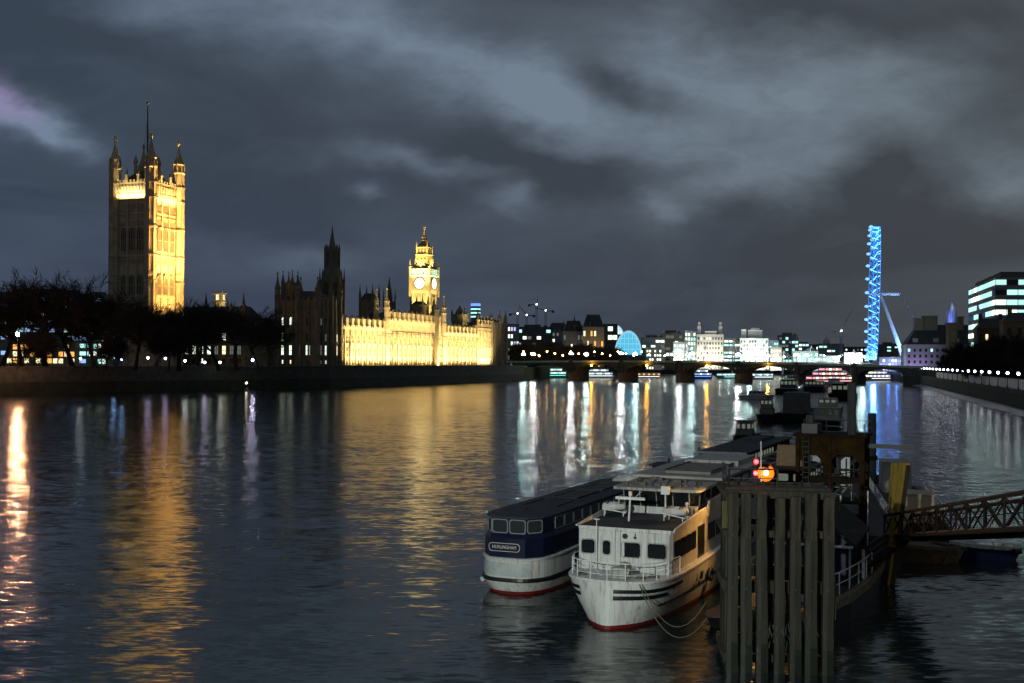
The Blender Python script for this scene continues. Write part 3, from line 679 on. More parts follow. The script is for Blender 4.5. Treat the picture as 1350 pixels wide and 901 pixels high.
# ================================================================ trees
def bare_tree(seed, h, spread, dense=1.0):
    """meshes of a leafless tree: trunk with limbs, and a crown of fine twigs; unit origin at the foot"""
    rng = random.Random(seed); tr, tg = MB(), MB()
    def twigs(p, d, n, ln):
        for _ in range(n):
            v = (d + Vector((rng.gauss(0, .6), rng.gauss(0, .6), rng.gauss(.15, .5)))).normalized(); l = ln * rng.uniform(.5, 1.2)
            a = p + d * rng.uniform(-.2, .6) * ln; b = a + v * l * .55; c = b + (v + Vector((rng.gauss(0, .3), rng.gauss(0, .3), rng.gauss(-.05, .3)))).normalized() * l * .45
            s = v.cross(Vector((rng.gauss(0, 1), rng.gauss(0, 1), rng.gauss(0, 1)))).normalized() * .038
            tg.add([a - s, a + s, b + s * .8, c, b - s * .8], [(0, 1, 2, 4), (4, 2, 3)])
    def branch(p, d, l, r, lev):
        segs = 3 if lev < 2 else 2; q = p
        for i in range(segs):
            d = (d + Vector((rng.gauss(0, .13), rng.gauss(0, .13), rng.gauss(.03, .10)))).normalized()
            e = q + d * l / segs; r2 = r * .84
            (tr if lev < 3 else tg).tube(q, e, r, r2, 5 if lev < 2 else 3); q, r = e, r2
            if lev >= 1 and lev < 4:
                for _ in range(1 if rng.random() < .75 else 2):
                    s = Vector((rng.gauss(0, 1), rng.gauss(0, 1), rng.gauss(.1, .6))).normalized()
                    branch(q, (d * .7 + s * .8).normalized(), l * rng.uniform(.5, .7), r * .5, lev + 1)
            if lev >= 3: twigs(q, d, int(4.5 * dense), 1.5)
        if lev < 4:
            for _ in range(2 if lev else 5):
                s = Vector((rng.gauss(0, 1), rng.gauss(0, 1), rng.gauss(.25, .4))).normalized()
                branch(q, (d * (.75 if lev else .55) + s * (.55 if lev else spread)).normalized(), l * rng.uniform(.62, .85), r * .66, lev + 1)
        else: twigs(q, d, int(9 * dense), 1.7)
    branch(Vector((0, 0, -.3)), Vector((0, 0, 1)), h * .24, h * .02, 0)
    top = max(p[2] for p in tg.v); k = h / top
    tr.v = [(x * k, y * k, z * k) for x, y, z in tr.v]; tg.v = [(x * k, y * k, z * k) for x, y, z in tg.v]
    return tr, tg
TREES = {}
def tree(kind, label, loc, h, rot, group, name='bare_tree', bark=BARK, twig=TWIG, sx=1.0):
    key = (kind, bark.name, twig.name)
    if key not in TREES:
        t = thing(name, label, 'tree', loc, rot, group)
        a, b = bare_tree(*kind); a.build('trunk', bark, t); b.build('crown', twig, t); TREES[key] = t
    else: t = copy_tree(TREES[key], loc=loc, rotz=rot); t['label'] = label; t['group'] = group
    s = h / kind[1]; t.scale = (s * sx, s * sx, s); return t
K1, K2, K3, K4 = (1, 26, .9, .55), (2, 24, 1.1, .55), (5, 22, .8, .55), (9, 14, 1.0, .8)
GL = 'bare winter trees of the riverside garden'
# (px, top row, distance, kind, label)
for i, (px, top, Y, k, lab) in enumerate((
        (2, 372, 420, K2, 'bare tree cut by the left picture edge'),
        (28, 372, 445, K3, 'bare tree with thin crown behind the glaring street lamp'),
        (62, 357, 425, K1, 'tallest broad bare tree right of the glaring street lamp'),
        (98, 362, 440, K2, 'broad bare tree in front of the blue lit office windows'),
        (126, 372, 418, K3, 'bare tree just left of the tall square tower'),
        (152, 382, 432, K1, 'bare tree against the dark left face of the square tower'),
        (178, 392, 415, K2, 'bare tree hiding the foot of the square tower near corner'),
        (205, 398, 440, K3, 'bare tree below the floodlit face of the square tower'),
        (236, 393, 425, K1, 'bare tree just right of the square tower'),
        (262, 396, 450, K2, 'bare tree left of the small floodlit turret'),
        (288, 406, 430, K3, 'bare tree directly below the small floodlit turret'),
        (312, 398, 460, K1, 'bare tree right of the small floodlit turret'),
        (340, 404, 470, K2, 'bare tree before the south range near the dark pavilion'),
        (222, 424, 405, K4, 'small bare tree on the lawn edge, in front of the taller trees'),
        (140, 440, 400, K4, 'small bushy bare tree by the blue lights under the square tower'),
        (45, 430, 404, K4, 'small bare tree in front of the yellow lit house'))):
    p = at(px, 480, Y); h = (zat(px, top, Y) - 8.6) * 1.06
    tree(k, lab, (p.x, p.y, 8.55), h, i * 1.3, GL, sx=1.12 if k != K4 else 1.0)
def hedge(name, label, px0, px1, py, Y, seed):
    a, b = at(px0, py, Y), at(px1, py, Y); rng = random.Random(seed); mb = MB(); L_ = (b - a).length; hh = a.z - 8.6
    for i in range(int(L_ * 55)):
        x, y, z = rng.uniform(0, L_), rng.gauss(0, .7), abs(rng.random() ** .6) * hh * (.75 + .3 * math.sin(x * .9 if False else i * .37))
        s = rng.uniform(.12, .28); d = Vector((rng.gauss(0, 1), rng.gauss(0, 1), rng.gauss(0, 1))).normalized() * s; e = d.orthogonal().normalized() * s
        c = Vector((x, y, z)); mb.add([c - d, c + e, c + d, c - e], [(0, 1, 2, 3)])
    t = thing(name, label, 'hedge', (a.x, a.y, 8.6)); mb.build('foliage', mat('hedge_leaves', (.02, .03, .012), .9, var=.5, scale=.7), t)
hedge('clipped_hedge', 'dark low hedge along the wall below the yellow lit house', 12, 54, 470, 398, 1)
hedge('clipped_hedge', 'dark rounded bush on the wall left of the square tower', 120, 138, 462, 398, 2)

# ---------------------------------------------------------------- generic lit building
UNIT = {}
def pane_part(name, parent, m, loc, w, h, rotz=0.0):
    if m.name not in UNIT:
        mb = MB(); mb.box(-.5, .5, -.12, .12, 0, 1); o = mb.build(name, m, parent); UNIT[m.name] = o
    else: o = link_copy(UNIT[m.name], parent); o.name = name
    o.location = loc; o.rotation_euler = (0, 0, rotz); o.scale = (w, 1, h); return o
def building(name, label, px0, px1, top, Y, wall, wins=(), rows=4, cols=5, lit=.5, fill=(.7, .5), depth=20, yaw=0.0, roof=None, base=5.0, seed=1, cat='building', strips=False, cornice=True, dark=None):
    a, b = at(px0, 470, Y), at(px1, 470, Y); c = (a + b) / 2; w = (b - a).length; zt = zat((px0 + px1) / 2, top, Y)
    t = thing(name, label, cat, (c.x, c.y, 0), yaw - math.atan2(c.x, c.y) * .7); rng = random.Random(seed)
    mb = MB(); mb.box(-w / 2, w / 2, 0, depth, base, zt)
    if cornice: mb.box(-w / 2 - .3, w / 2 + .3, -.3, depth + .3, zt, zt + .7)
    fh = (zt - base - 1) / rows
    for r_ in range(1, rows): mb.box(-w / 2 - .1, w / 2 + .1, -.1, -.001, base + r_ * fh - .25, base + r_ * fh + .1)
    n = max(2, cols)
    for k in range(n + 1):
        if strips: break
        u = -w / 2 + w * k / n; mb.box(u - .25, u + .25, -.22, -.101, base, zt)
    mb.build('wall', wall, t)
    if roof == 'hip':
        mb = MB(); mb.loft([[(-w / 2, 0, zt + .7), (w / 2, 0, zt + .7), (w / 2, depth, zt + .7), (-w / 2, depth, zt + .7)], [(-w * .3, depth * .45, zt + fh * 1.3), (w * .3, depth * .45, zt + fh * 1.3), (w * .3, depth * .55, zt + fh * 1.3), (-w * .3, depth * .55, zt + fh * 1.3)]]); mb.build('roof', SLATE, t)
    elif roof == 'plant':
        mb = MB(); mb.box(-w * .3, w * .2, depth * .3, depth * .7, zt + .7, zt + 3.4); mb.box(w * .28, w * .4, depth * .3, depth * .6, zt + .7, zt + 2.3); mb.build('roof_plant', WALL_D, t)
    if wins:
        for r_ in range(rows):
            for k in range(cols):
                if strips:
                    if rng.random() < lit:
                        ww = w / cols; pane_part('window', t, rng.choice(wins), (-w / 2 + ww * (k + .5), -.14, base + r_ * fh + fh * .35), ww * rng.uniform(.7, .98), fh * fill[1])
                else:
                    ww = w / cols; on = rng.random() < lit
                    if on or dark: pane_part('window', t, rng.choice(wins) if on else dark, (-w / 2 + ww * (k + .5), -.05, base + r_ * fh + fh * .25), ww * fill[0], fh * fill[1])
    return t, w, zt, c
def flood(t, c, w, zt, color, e, off=14, z=6.5, base=5):
    M = Matrix.Translation((c.x, c.y, 0)) @ Matrix.Rotation(t.rotation_euler[2], 4, 'Z')
    l = lamp('AREA', 'building_flood', M @ Vector((0, -off, z)), e * .45, color, M @ Vector((0, 0, base + (zt - base) * .6)), w * .9, 1.0); l.data.spread = R(120)

# houses and offices behind the garden trees
building('garden_house', 'low house lit yellow behind the left garden trees', 12, 96, 452, 640, mat('yellow_brick', (.33, .26, .15), .9, var=.2), (LITY, LITO), 3, 12, .62, (.75, .7), base=8.6, roof='hip', seed=3)
building('office_block', 'office block with blue windows seen through the tree crowns', -14, 150, 388, 760, WALL_G, (LITB, LITC, LITB), 9, 17, .42, (.8, .5), base=8, seed=5, roof='plant')
building('office_block', 'pale office block with white windows close beside the square tower', 118, 150, 400, 700, WALL_G, (LITW, LITC), 8, 6, .5, (.7, .6), base=8, seed=6)

# ---------------------------------------------------------------- lamps
LAMP_POST = mat('lamp_post_iron', (.02, .022, .022), .5, var=.2)
def globe_lamp(name, label, loc, h, m, r=.35, group=None, globes=1, plinth=False, rotz=0.0, key=[{}]):
    k = (round(h, 2), m.name, r, globes, plinth)
    if k in key[0]:
        t = copy_tree(key[0][k], loc=loc, rotz=rotz); t['label'] = label
        if group: t['group'] = group
        return t
    t = thing(name, label, 'street lamp', loc, rotz, group)
    mb = MB()
    if plinth: mb.box(-.55, .55, -.55, .55, -2.2, .25); mb.box(-.7, .7, -.7, .7, .1, .3)
    mb.lathe(0, 0, [(.3, 0), (.34, .3), (.2, .6), (.11, 1.0), (.09, h - r * 1.3), (.2, h - r * 1.1), (.14, h - r)], 8)
    if globes == 3:
        mb.tube((-1.0, 0, h - 1.0), (1.0, 0, h - 1.0), .07, .07, 4)
        for s in (-1, 1): mb.tube((s, 0, h - 1.0), (s, 0, h - .95), .1, .1, 4)
    mb.build('post', LAMP_POST, t)
    for i in range(globes):
        g_ = MB(); x = (0, -1.0, 1.0)[i]; g_.ball((x, 0, h - (0 if i == 0 else .6)), r, 10, 6); g_.build('globe', m, t, smooth=True)
    key[0][k] = t; return t
G_STAR = glow('sodium_lamp', (1.0, .46, .24), 900)
p = at(23, 441, 372)
globe_lamp('street_lamp', 'glaring orange street lamp at the left edge among bare trees', (p.x, p.y, 8.6), p.z - 8.6, G_STAR, r=.62)
# small lamps along the garden path
for i, (px, py, Y, c, lab) in enumerate((
        (106, 473, 440, 'w', 'small white garden lamp beneath the broad tree left of the square tower'),
        (150, 472, 430, 'b', 'bluish garden lamp under the dark face of the square tower'),
        (160, 474, 450, 'b', 'cyan garden lamp right of the bluish lamp under the square tower'),
        (195, 472, 425, 'p', 'violet garden lamp below the near corner of the square tower'),
        (218, 473, 440, 'p', 'violet garden lamp below the floodlit tower face'),
        (244, 476, 430, 'w', 'small white garden lamp between tower and floodlit turret'),
        (270, 478, 450, 'p', 'violet garden lamp left below the small floodlit turret'),
        (290, 478, 450, 'w', 'white garden lamp right below the small floodlit turret'),
        (333, 475, 470, 'P', 'brightest violet white garden lamp before the south range'))):
    p = at(px, py, Y); m = {'w': glow('lamp_white', (.9, 1, .95), 20), 'b': glow('lamp_blue', (.3, .55, 1.0), 30), 'p': glow('lamp_violet', (.72, .6, 1.0), 22), 'P': glow('lamp_violet_bright', (.75, .7, 1.0), 90)}[c]
    globe_lamp('garden_lamp', lab, (p.x, p.y, 8.6), max(2.2, p.z - 8.6), m, r=.45, group='small lamps along the garden path')
# mooring buoy light near the left wall
p = gp(325, 515); t = thing('channel_buoy', 'small lit buoy on the water below the dark pavilion', 'buoy', (p.x, p.y, 0))
mb = MB(); mb.lathe(0, 0, [(.9, -.3), (1.0, .3), (.5, .8), (.12, 1.0), (.1, 2.8)], 8); mb.build('body', STEEL, t)
mb = MB(); mb.ball((0, 0, 3.0), .32); mb.build('light', glow('buoy_light', (1, .9, .6), 25), t)

# ================================================================ road bridge
BA, BB = at(672, 480, 800), at(1197, 480, 670); BA.z = BB.z = 0
BD = (BB - BA).normalized(); BN = Vector((BD.y, -BD.x, 0)); BLEN = (BB - BA).length
def bridge_u(px):                                   # distance along the bridge of a photo column
    k = (px - 675) / F; return (k * BA.y - BA.x) / (BD.x - k * BD.y)
def bz(u): s = u / BLEN; return 12.6 + 1.5 * 4 * s * (1 - s) - 1.3 * s
def road_bridge():
    t = thing('arch_bridge', 'long low road bridge of seven dark iron arches across the river', 'bridge', (BA.x, BA.y, 0), math.atan2(BD.y, BD.x))
    GREEN = mat('bridge_green_iron', (.07, .095, .075), .6, var=.3, scale=.5); W = 24
    piers = [0] + [bridge_u(px) for px in (753, 819, 895, 973, 1050, 1126)] + [BLEN]
    ns = 42
    mb = MB(); us = [BLEN * i / ns for i in range(ns + 1)]; us[0] -= 30; us[-1] += 30
    mb.loft([[(u, 0, bz(max(0, min(BLEN, u))) - 1.7), (u, 0, bz(max(0, min(BLEN, u))) - 1.0), (u, W, bz(max(0, min(BLEN, u))) - 1.0), (u, W, bz(max(0, min(BLEN, u))) - 1.7)] for u in us]); mb.build('deck', ROAD, t)
    PARA = mat('light_paled_parapet', (.40, .46, .40), .6, var=.2)  # parapet colour paled to imitate the bright line of light along the deck
    for y0 in (-.3, W - .1):
        mb = MB(); mb.loft([[(u, y0, bz(max(0, min(BLEN, u))) - 1.2), (u, y0 + .4, bz(max(0, min(BLEN, u))) - 1.2), (u, y0 + .4, bz(max(0, min(BLEN, u)))), (u, y0, bz(max(0, min(BLEN, u))))] for u in us][::-1]); mb.build('parapet', PARA, t)
    for a, b in zip(piers, piers[1:]):
        mb = MB(); n = 14; a2, b2 = a + 2.2, b - 2.2; rows = []
        for i in range(n + 1):
            s = i / n; u = a2 + (b2 - a2) * s; zz = 5.6 + (bz((a + b) / 2) - 2.5 - 5.6) * math.sqrt(max(0, 1 - (2 * s - 1) ** 2)); rows.append((u, zz))
        for y0, y1 in ((.0, 1.2), (7, 8), (15.5, 16.5), (W - 1.2, W)):
            mb.loft([[(u, y0, z_), (u, y1, z_), (u, y1, max(z_ + .5, bz(u) - 1.75 if y0 < 1 or y1 == W else z_ + .9)), (u, y0, max(z_ + .5, bz(u) - 1.75 if y0 < 1 or y1 == W else z_ + .9))] for u, z_ in rows][::-1])
        mb.build('arch', GREEN, t)
    PM = mat('bridge_pier_granite', (.075, .078, .07), .85, var=.35, scale=.5)
    for i, u in enumerate(piers[1:-1]):
        mb = MB(); w = 1.9
        mb.prism([(u - w, -1), (u, -4.5), (u + w, -1), (u + w, W + 1), (u, W + 4.5), (u - w, W + 1)], -2, 5.2)
        mb.prism([(u - w * .8, -.6), (u + w * .8, -.6), (u + w * .8, W + .6), (u - w * .8, W + .6)], 5.2, bz(u) + .3)
        p_ = mb.build('pier', PM, t)
    for u0, u1 in ((-34, 2.2), (BLEN - 2.2, BLEN + 34)):
        mb = MB(); mb.box(u0, u1, -3, W + 3, -1, 11.0 if u0 < 0 else 9.6); mb.build('abutment', PM, t)
    M = Matrix.Translation((BA.x, BA.y, 0)) @ Matrix.Rotation(math.atan2(BD.y, BD.x), 4, 'Z')
    glo = glow('bridge_globe', (.62, 1.0, .95), 240); glw = glow('bridge_globe_white', (.92, .98, 1.0), 300)
    names = ['first', 'second', 'third', 'fourth', 'fifth', 'sixth']
    for i, u in enumerate(piers[1:-1]):
        for y, side, m in ((.1, 'near', glw), (W - .1, 'far', glo)):
            q = M @ Vector((u, y, bz(u)))
            globe_lamp('bridge_lamp', f'three-globe lamp on the {side} parapet over the {names[i]} bridge pier from the left', tuple(q), 5.2, m, r=.42, group='three-globe lamps on the bridge parapets', globes=3, rotz=math.atan2(BD.y, BD.x))
    for i, px in enumerate((690, 703)):
        u = bridge_u(px); q = M @ Vector((u, .1, bz(max(u, 0))))
        globe_lamp('bridge_lamp', ('three-globe lamp at the left bridge end beside the dark pavilion', 'three-globe lamp over the first bridge arch from the left')[i], tuple(q), 5.2, (glo, glw)[i], r=.42, group='three-globe lamps on the bridge parapets', globes=3, rotz=math.atan2(BD.y, BD.x))
    nav = glow('navigation_orange', (1.0, .40, .03), 240)
    for i, (px, lab) in enumerate(((780, 'second'), (853, 'third'), (932, 'fourth'), (1012, 'fifth'))):
        u = bridge_u(px); q = M @ Vector((u, -.4, bz(u) - 3.0))
        t2 = thing('navigation_light', f'orange navigation light under the {lab} bridge arch from the left', 'light', tuple(q), 0, 'orange lights under the bridge arches')
        mb = MB(); mb.box(-.25, .25, -.1, .35, .1, .9); mb.build('bracket', STEEL, t2); mb = MB(); mb.ball((0, -.6, -.2), .5, 10, 6); mb.build('lens', nav, t2)
road_bridge()

# ================================================================ far bank, left to right
GRW = mat('winter_tree_bark', (.06, .042, .028), .95, var=.3); GRT = mat('winter_tree_twigs', (.085, .055, .035), .95, var=.3, scale=.5)
rng = random.Random(21)
EMB = ['left end of the far row', 'second in the far row', 'third in the far row', 'fourth in the far row', 'fifth in the far row', 'sixth in the far row', 'seventh in the far row', 'eighth in the far row', 'ninth in the far row', 'tenth in the far row', 'right end of the far row']
for i in range(11):
    px = 683 + i * 13; Y = 930 + i * 9; p = at(px, 470, Y); h = zat(px, 449 + rng.uniform(-5, 4) + (0 if i < 8 else (i - 7) * 4), Y) - 5
    tree(K4, f'brownish bare tree behind the bridge, {EMB[i]}', (p.x, p.y, 5), h, i * 2.1, 'bare trees behind the bridge lit from below', bark=GRW, twig=GRT, sx=1.5)
sod = glow('sodium_string', (1.0, .55, .14), 80)
for i in range(16):
    px = 690 + i * 10.4; Y = 868 + i * 4; p = at(px, 464 + (i % 3) * 2.5, Y)
    globe_lamp('embankment_lamp', 'small orange street lamp in the row under the bare trees behind the bridge', (p.x, p.y, 5), p.z - 5, sod, r=.5, group='orange street lamps under the far trees')

def b(label, px0, px1, top, Y, wall, wins, rows, cols, lit, fill, seed, roof=None, strips=False, fl=None, name='office_building', yaw=0.0, dark=None, depth=20):
    t, w, zt, c = building(name, label, px0, px1, top, Y, wall, wins, rows, cols, lit, fill, depth, yaw, roof, 5.0, seed, strips=strips, dark=dark)
    if fl: flood(t, c, w, zt, fl[0], fl[1])
    return t, w, zt, c
b('grey office block with a cyan roof strip just right of the dark end pavilion', 669, 684, 428, 1150, WALL_G, (LITW, LITP), 6, 4, .6, (.6, .5), 31, fl=((.8, .75, .9), 9000))
b('long dark government block with white and cyan lit strips behind the left bridge end', 682, 726, 432, 1250, WALL_D, (LITW, LITC, LITD), 6, 7, .35, (.8, .45), 32, roof='plant', strips=True)
b('grey ministry block with a few lit windows, left of the dark spires', 722, 748, 436, 1260, WALL_G, (LITW, LITD), 6, 5, .25, (.5, .5), 33, roof='hip')
def spired(label, px0, px1, top, tips, Y, seed, fl=None, wins=(LITW, LITD)):
    t, w, zt, c = b(label, px0, px1, top, Y, mat('sooty_stone', (.14, .13, .125), .9, var=.3), wins, 4, 6, .3, (.5, .5), seed, roof='hip', name='spired_building', fl=fl)
    for px, tip in tips:
        x = (at(px, 470, Y) - c); x = x.x; h = zat(px, tip, Y); mb = MB(); mb.lathe(x, 3, [(2.6, zt), (2.6, zt + (h - zt) * .35), (3.1, zt + (h - zt) * .38), (1.5, zt + (h - zt) * .55), (.5, zt + (h - zt) * .75), (0, h)], 8); mb.build('spire', SLATE, t)
spired('dark mansion block with pointed roofs in the middle of the far left bank', 742, 770, 438, ((743, 421), (757, 414), (764, 426)), 1180, 34, fl=((.8, .85, 1), 5000))
spired('dark mansion block with one tall spire, warmly lit at its foot', 768, 796, 432, ((778, 414), (770, 428)), 1160, 35, fl=((1, .7, .3), 16000), wins=(LITY, LITO))
b('dark office block under the white curved roof', 782, 814, 428, 1300, WALL_D, (LITW,), 5, 5, .3, (.6, .5), 36, strips=True)
def arch_roof(label, px0, px1, base, top, Y, m, frame, ribs, name):
    a, c_, e = at(px0, base, Y), at((px0 + px1) / 2, base, Y), at(px1, base, Y); w = (e - a).length; zb = zat((px0 + px1) / 2, base, Y); zt = zat((px0 + px1) / 2, top, Y)
    t = thing(name, label, 'building', (c_.x, c_.y, 0), -math.atan2(c_.x, c_.y) * .7); n = 16; R_ = w / 2; hh = zt - zb
    rim = lambda k, s=1.0: [(R_ * k * math.cos(math.pi * (1 - i / n)), zb + hh * k * math.sin(math.pi * i / n)) for i in range(n + 1)]
    mb = MB(); mb.box(-R_, R_, 0, 40, 5, zb - .02); mb.build('base_wall', WALL_D, t)
    o, inn = rim(1.0), rim(.9); mb = MB(); mb.loft([[(o[i][0], -1, o[i][1]), (inn[i][0], -1, inn[i][1]), (inn[i][0], 38, inn[i][1]), (o[i][0], 38, o[i][1])] for i in range(n + 1)]); mb.build('arch_rim', frame, t)
    pts = rim(.9); mb = MB(); mb.add([(x, .6, z_) for x, z_ in pts], [tuple(range(n + 1))]); gl = mb.build('glazing', m, t)
    mb = MB()
    for k in range(1, ribs):
        z_ = zb + hh * .9 * k / ribs; x = R_ * .9 * math.sqrt(max(0, 1 - (k / ribs) ** 2)); mb.box(-x, x, .1, .5, z_ - .35, z_ + .35)
    for k in range(-2, 3): x = k * R_ * .3; mb.box(x - .2, x + .2, .2, .58, zb, zb + hh * .9 * math.sqrt(1 - (k * .3 / .9) ** 2))
    mb.build('glazing_bar', frame, gl); return t, c_, w, zt
GLB = glow('station_glass_blue', (.10, .55, .85), 1.0); FRL = mat('station_frame', (.55, .65, .7), .5, var=0, emit=(.35, .8, 1.0), estr=.7)
arch_roof('station building with a big blue glazed arch', 811, 846, 468, 436, 1080, GLB, FRL, 4, 'arched_station')
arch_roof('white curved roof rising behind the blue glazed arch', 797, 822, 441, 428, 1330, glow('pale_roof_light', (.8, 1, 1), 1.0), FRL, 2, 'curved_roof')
b('dark office block with dim strips right of the blue glazed arch', 846, 876, 446, 1120, WALL_D, (LITW, LITD), 6, 5, .35, (.7, .45), 37, roof='plant', strips=True)
b('office block with a bright white top storey', 872, 900, 440, 1160, WALL_D, (LITW, LITD), 6, 5, .4, (.6, .5), 38, roof='plant', strips=True)
t, w, zt, c = b('white floodlit box on the roofs left of the pale stone block', 873, 889, 439, 1200, WALL_W, (), 6, 4, 0, (.5, .5), 39, fl=((.95, 1, 1), 9000))
b('slim greenish lit tower between two bright blocks', 903, 917, 437, 1160, WALL_W, (LITW, LITC), 8, 4, .7, (.6, .6), 40, fl=((.7, 1, .9), 9000))
t, w, zt, c = b('wide pale stone block floodlit creamy white', 919, 953, 442, 1130, WALL_W, (LITY, LITW), 7, 9, .3, (.45, .5), 41, fl=((1, .95, .74), 36000), name='stone_block', dark=PANE)
for x in (-w * .42, w * .40):
    mb = MB(); mb.box(x - 1.7, x + 1.7, 2, 6, zt + .7, zt + 9); mb.box(x - 1.1, x + 1.1, 2.5, 5.5, zt + 9, zt + 13); mb.build('rooftop_tower', WALL_W, t)
mb = MB(); mb.box(-w * .2, w * .25, .5, 10, zt + .7, zt + 4); mb.build('attic', WALL_W, t)
b('dim greenish office block with stacked lit storeys', 954, 975, 447, 1150, WALL_D, (LITW, LITC), 8, 3, .75, (.8, .5), 42, strips=True)
t, w, zt, c = b('brilliant white floodlit hotel front right of the pale stone block', 976, 1012, 447, 1140, WALL_W, (LITW, LITC), 8, 10, .5, (.5, .55), 43, fl=((.86, 1.0, 1.0), 60000), name='hotel_building', dark=PANE)
mb = MB(); mb.box(-w * .45, -w * .28, 3, 8, zt + .7, zt + 9.5); mb.box(-w * .2, w * .3, 3, 10, zt + .7, zt + 9); mb.box(-w * .1, w * .2, 4, 9, zt + 9, zt + 11); mb.build('roof_pavilion', WALL_W, t)
b('cyan lit block in shadow beside the brilliant hotel', 1011, 1026, 450, 1150, WALL_G, (LITC, LITW), 8, 5, .6, (.7, .6), 44, fl=((.5, .9, 1.0), 9000))
b('glassy cyan office tower with lit edges', 1027, 1052, 443, 1180, WALL_D, (LITC, LITD, LITC), 9, 6, .55, (.8, .6), 45, roof='plant')
b('low green lit block right of the glassy cyan tower', 1053, 1066, 452, 1190, WALL_D, (LITC, LITW), 7, 3, .7, (.8, .5), 46, strips=True)
b('dark block with scattered lights left of the white tied mast', 1066, 1082, 455, 1400, WALL_D, (LITW, LITD), 5, 5, .35, (.5, .5), 47)
t, w, zt, c = b('domed government building far upriver with white strips of light', 1080, 1112, 454, 1350, WALL_G, (LITW, LITC), 6, 6, .55, (.7, .4), 48, strips=True, name='domed_building')
mb = MB(); mb.lathe(-w * .18, 6, [(4, zt), (4, zt + 3), (3.4, zt + 5), (1.6, zt + 7), (.4, zt + 8), (.3, zt + 11)], 10); mb.build('dome', WALL_W, t)
b('long low white block lit from within, between mast and wheel', 1078, 1106, 470, 1250, WALL_W, (LITW, LITC), 3, 8, .7, (.7, .5), 49, fl=((.7, 1, 1), 6000))
t, w, zt, c = b('dazzling white pavilion at the foot of the second tied mast', 1114, 1136, 466, 1240, WALL_W, (LITW, LITY), 3, 5, .7, (.7, .6), 50, fl=((1, 1, 1), 50000), name='white_pavilion')
b('dark block with pale strip lights between wheel and leaning leg', 1160, 1184, 455, 1380, WALL_D, (LITW, LITC, LITB), 7, 5, .4, (.8, .4), 51, roof='plant', strips=True)
b('low violet lit block right of the wheel foot', 1160, 1190, 472, 1150, WALL_G, (LITB, LITP, LITW), 3, 8, .7, (.7, .6), 52, fl=((.45, .5, 1), 12000))
b('dark hillside block on the skyline left of the wheel', 1104, 1148, 458, 1700, WALL_D, (LITW, LITD), 6, 9, .2, (.4, .4), 53)
b('long dark block on the skyline behind the spired mansions', 690, 800, 446, 1500, WALL_D, (LITD, LITW), 4, 18, .2, (.4, .4), 54)
b('long dark block on the skyline behind the bright hotel', 840, 1080, 459, 1500, WALL_D, (LITD, LITW, LITC), 3, 30, .35, (.5, .5), 55)

wl = glow('quay_lamp_white', (.85, 1.0, 1.0), 75)
for i in range(15):
    px = 856 + i * 17.5 + (i % 3) * 3; Y = 985 + i * 2; p = at(px, 468 + (i % 4) * 1.2, Y); globe_lamp('quay_lamp', 'small white lamp in the row along the far quay behind the bridge', (p.x, p.y, 5), p.z - 5, wl, r=.5, group='white lamps along the far quay')
b('bright white office block between the dark strips and the greenish tower', 888, 906, 452, 1110, WALL_W, (LITW, LITW, LITC), 6, 5, .7, (.7, .55), 61, fl=((.9, 1, 1), 16000))
b('small cream lit block beside the glassy cyan tower', 1016, 1030, 459, 1100, WALL_W, (LITY, LITW), 5, 4, .7, (.6, .6), 62, fl=((1, .95, .8), 12000))
b('wide mint lit block below the domed building', 1046, 1078, 464, 1120, WALL_W, (LITC, LITW), 4, 9, .75, (.75, .6), 63, fl=((.6, 1, .9), 12000))
b('grey riverside block with white windows left of the bright white office', 852, 872, 459, 1090, WALL_G, (LITW, LITY), 5, 6, .6, (.65, .5), 64)
# tower cranes
def crane(label, px, foot, top, Y, jib, luff, m, light=True, group=None):
    p = at(px, 470, Y); zt = zat(px, top, Y); t = thing('tower_crane', label, 'crane', (p.x, p.y, 5), 0, group)
    s = .9; mb = MB()
    for a in (-s, s):
        for c_ in (-s, s): mb.tube((a, c_, 0), (a, c_, zt - 5), .28, .28, 4)
    n = int((zt - 5) / 3)
    for i in range(n): mb.tube((-s, -s, i * 3), (s, -s, i * 3 + 3), .16, .16, 3); mb.tube((s, -s, i * 3), (s, s, i * 3 + 3), .16, .16, 3)
    mb.build('mast', m, t)
    q = Vector((math.cos(luff) * jib, 0, zt - 5 + math.sin(luff) * abs(jib))); mb = MB()
    for oy, oz in ((-.7, 0), (.7, 0), (0, 1.1)): mb.tube((0, oy, zt - 5 + oz), q + Vector((0, oy, oz * .3)), .28, .2, 4)
    for i in range(14):
        f, g_ = i / 14, (i + 1) / 14; a = Vector((0, 0, zt - 5)); mb.tube(a.lerp(q, f) + Vector((0, 0, .0)), a.lerp(q, g_) + Vector((0, 0, 1)), .14, .14, 3)
    mb.build('jib', m, t)
    mb = MB(); k = -1 if jib > 0 else 1; mb.box(min(0, k * 9), max(0, k * 9), -.8, .8, zt - 5.6, zt - 4.6); mb.box(k * 9 - 1.5, k * 9 + 1.5, -1, 1, zt - 7.5, zt - 4.5); mb.build('counter_jib', m, t)
    if light: mb = MB(); mb.ball((0, -1.4, zt - 4.5), .8); mb.build('work_light', glow('crane_light', (1, 1, 1), 14), t)
CR = mat('crane_steel', (.06, .06, .065), .6, var=.2); CRW = mat('crane_steel_pale', (.42, .44, .46), .6, var=.1)
G = 'tower cranes on the left skyline'
crane('dark tower crane on the left skyline nearest the dark pavilion', 682, 430, 414, 1400, 12, R(75), CR, group=G)
crane('second dark tower crane from the dark pavilion, jib tilted left', 694, 430, 416, 1420, -13, R(50), CR, group=G)
crane('tallest dark tower crane on the left skyline with a light at its top', 707, 430, 402, 1400, 10, R(80), CR, group=G)
crane('rightmost dark tower crane on the left skyline', 719, 430, 410, 1410, -14, R(15), CR, group=G)
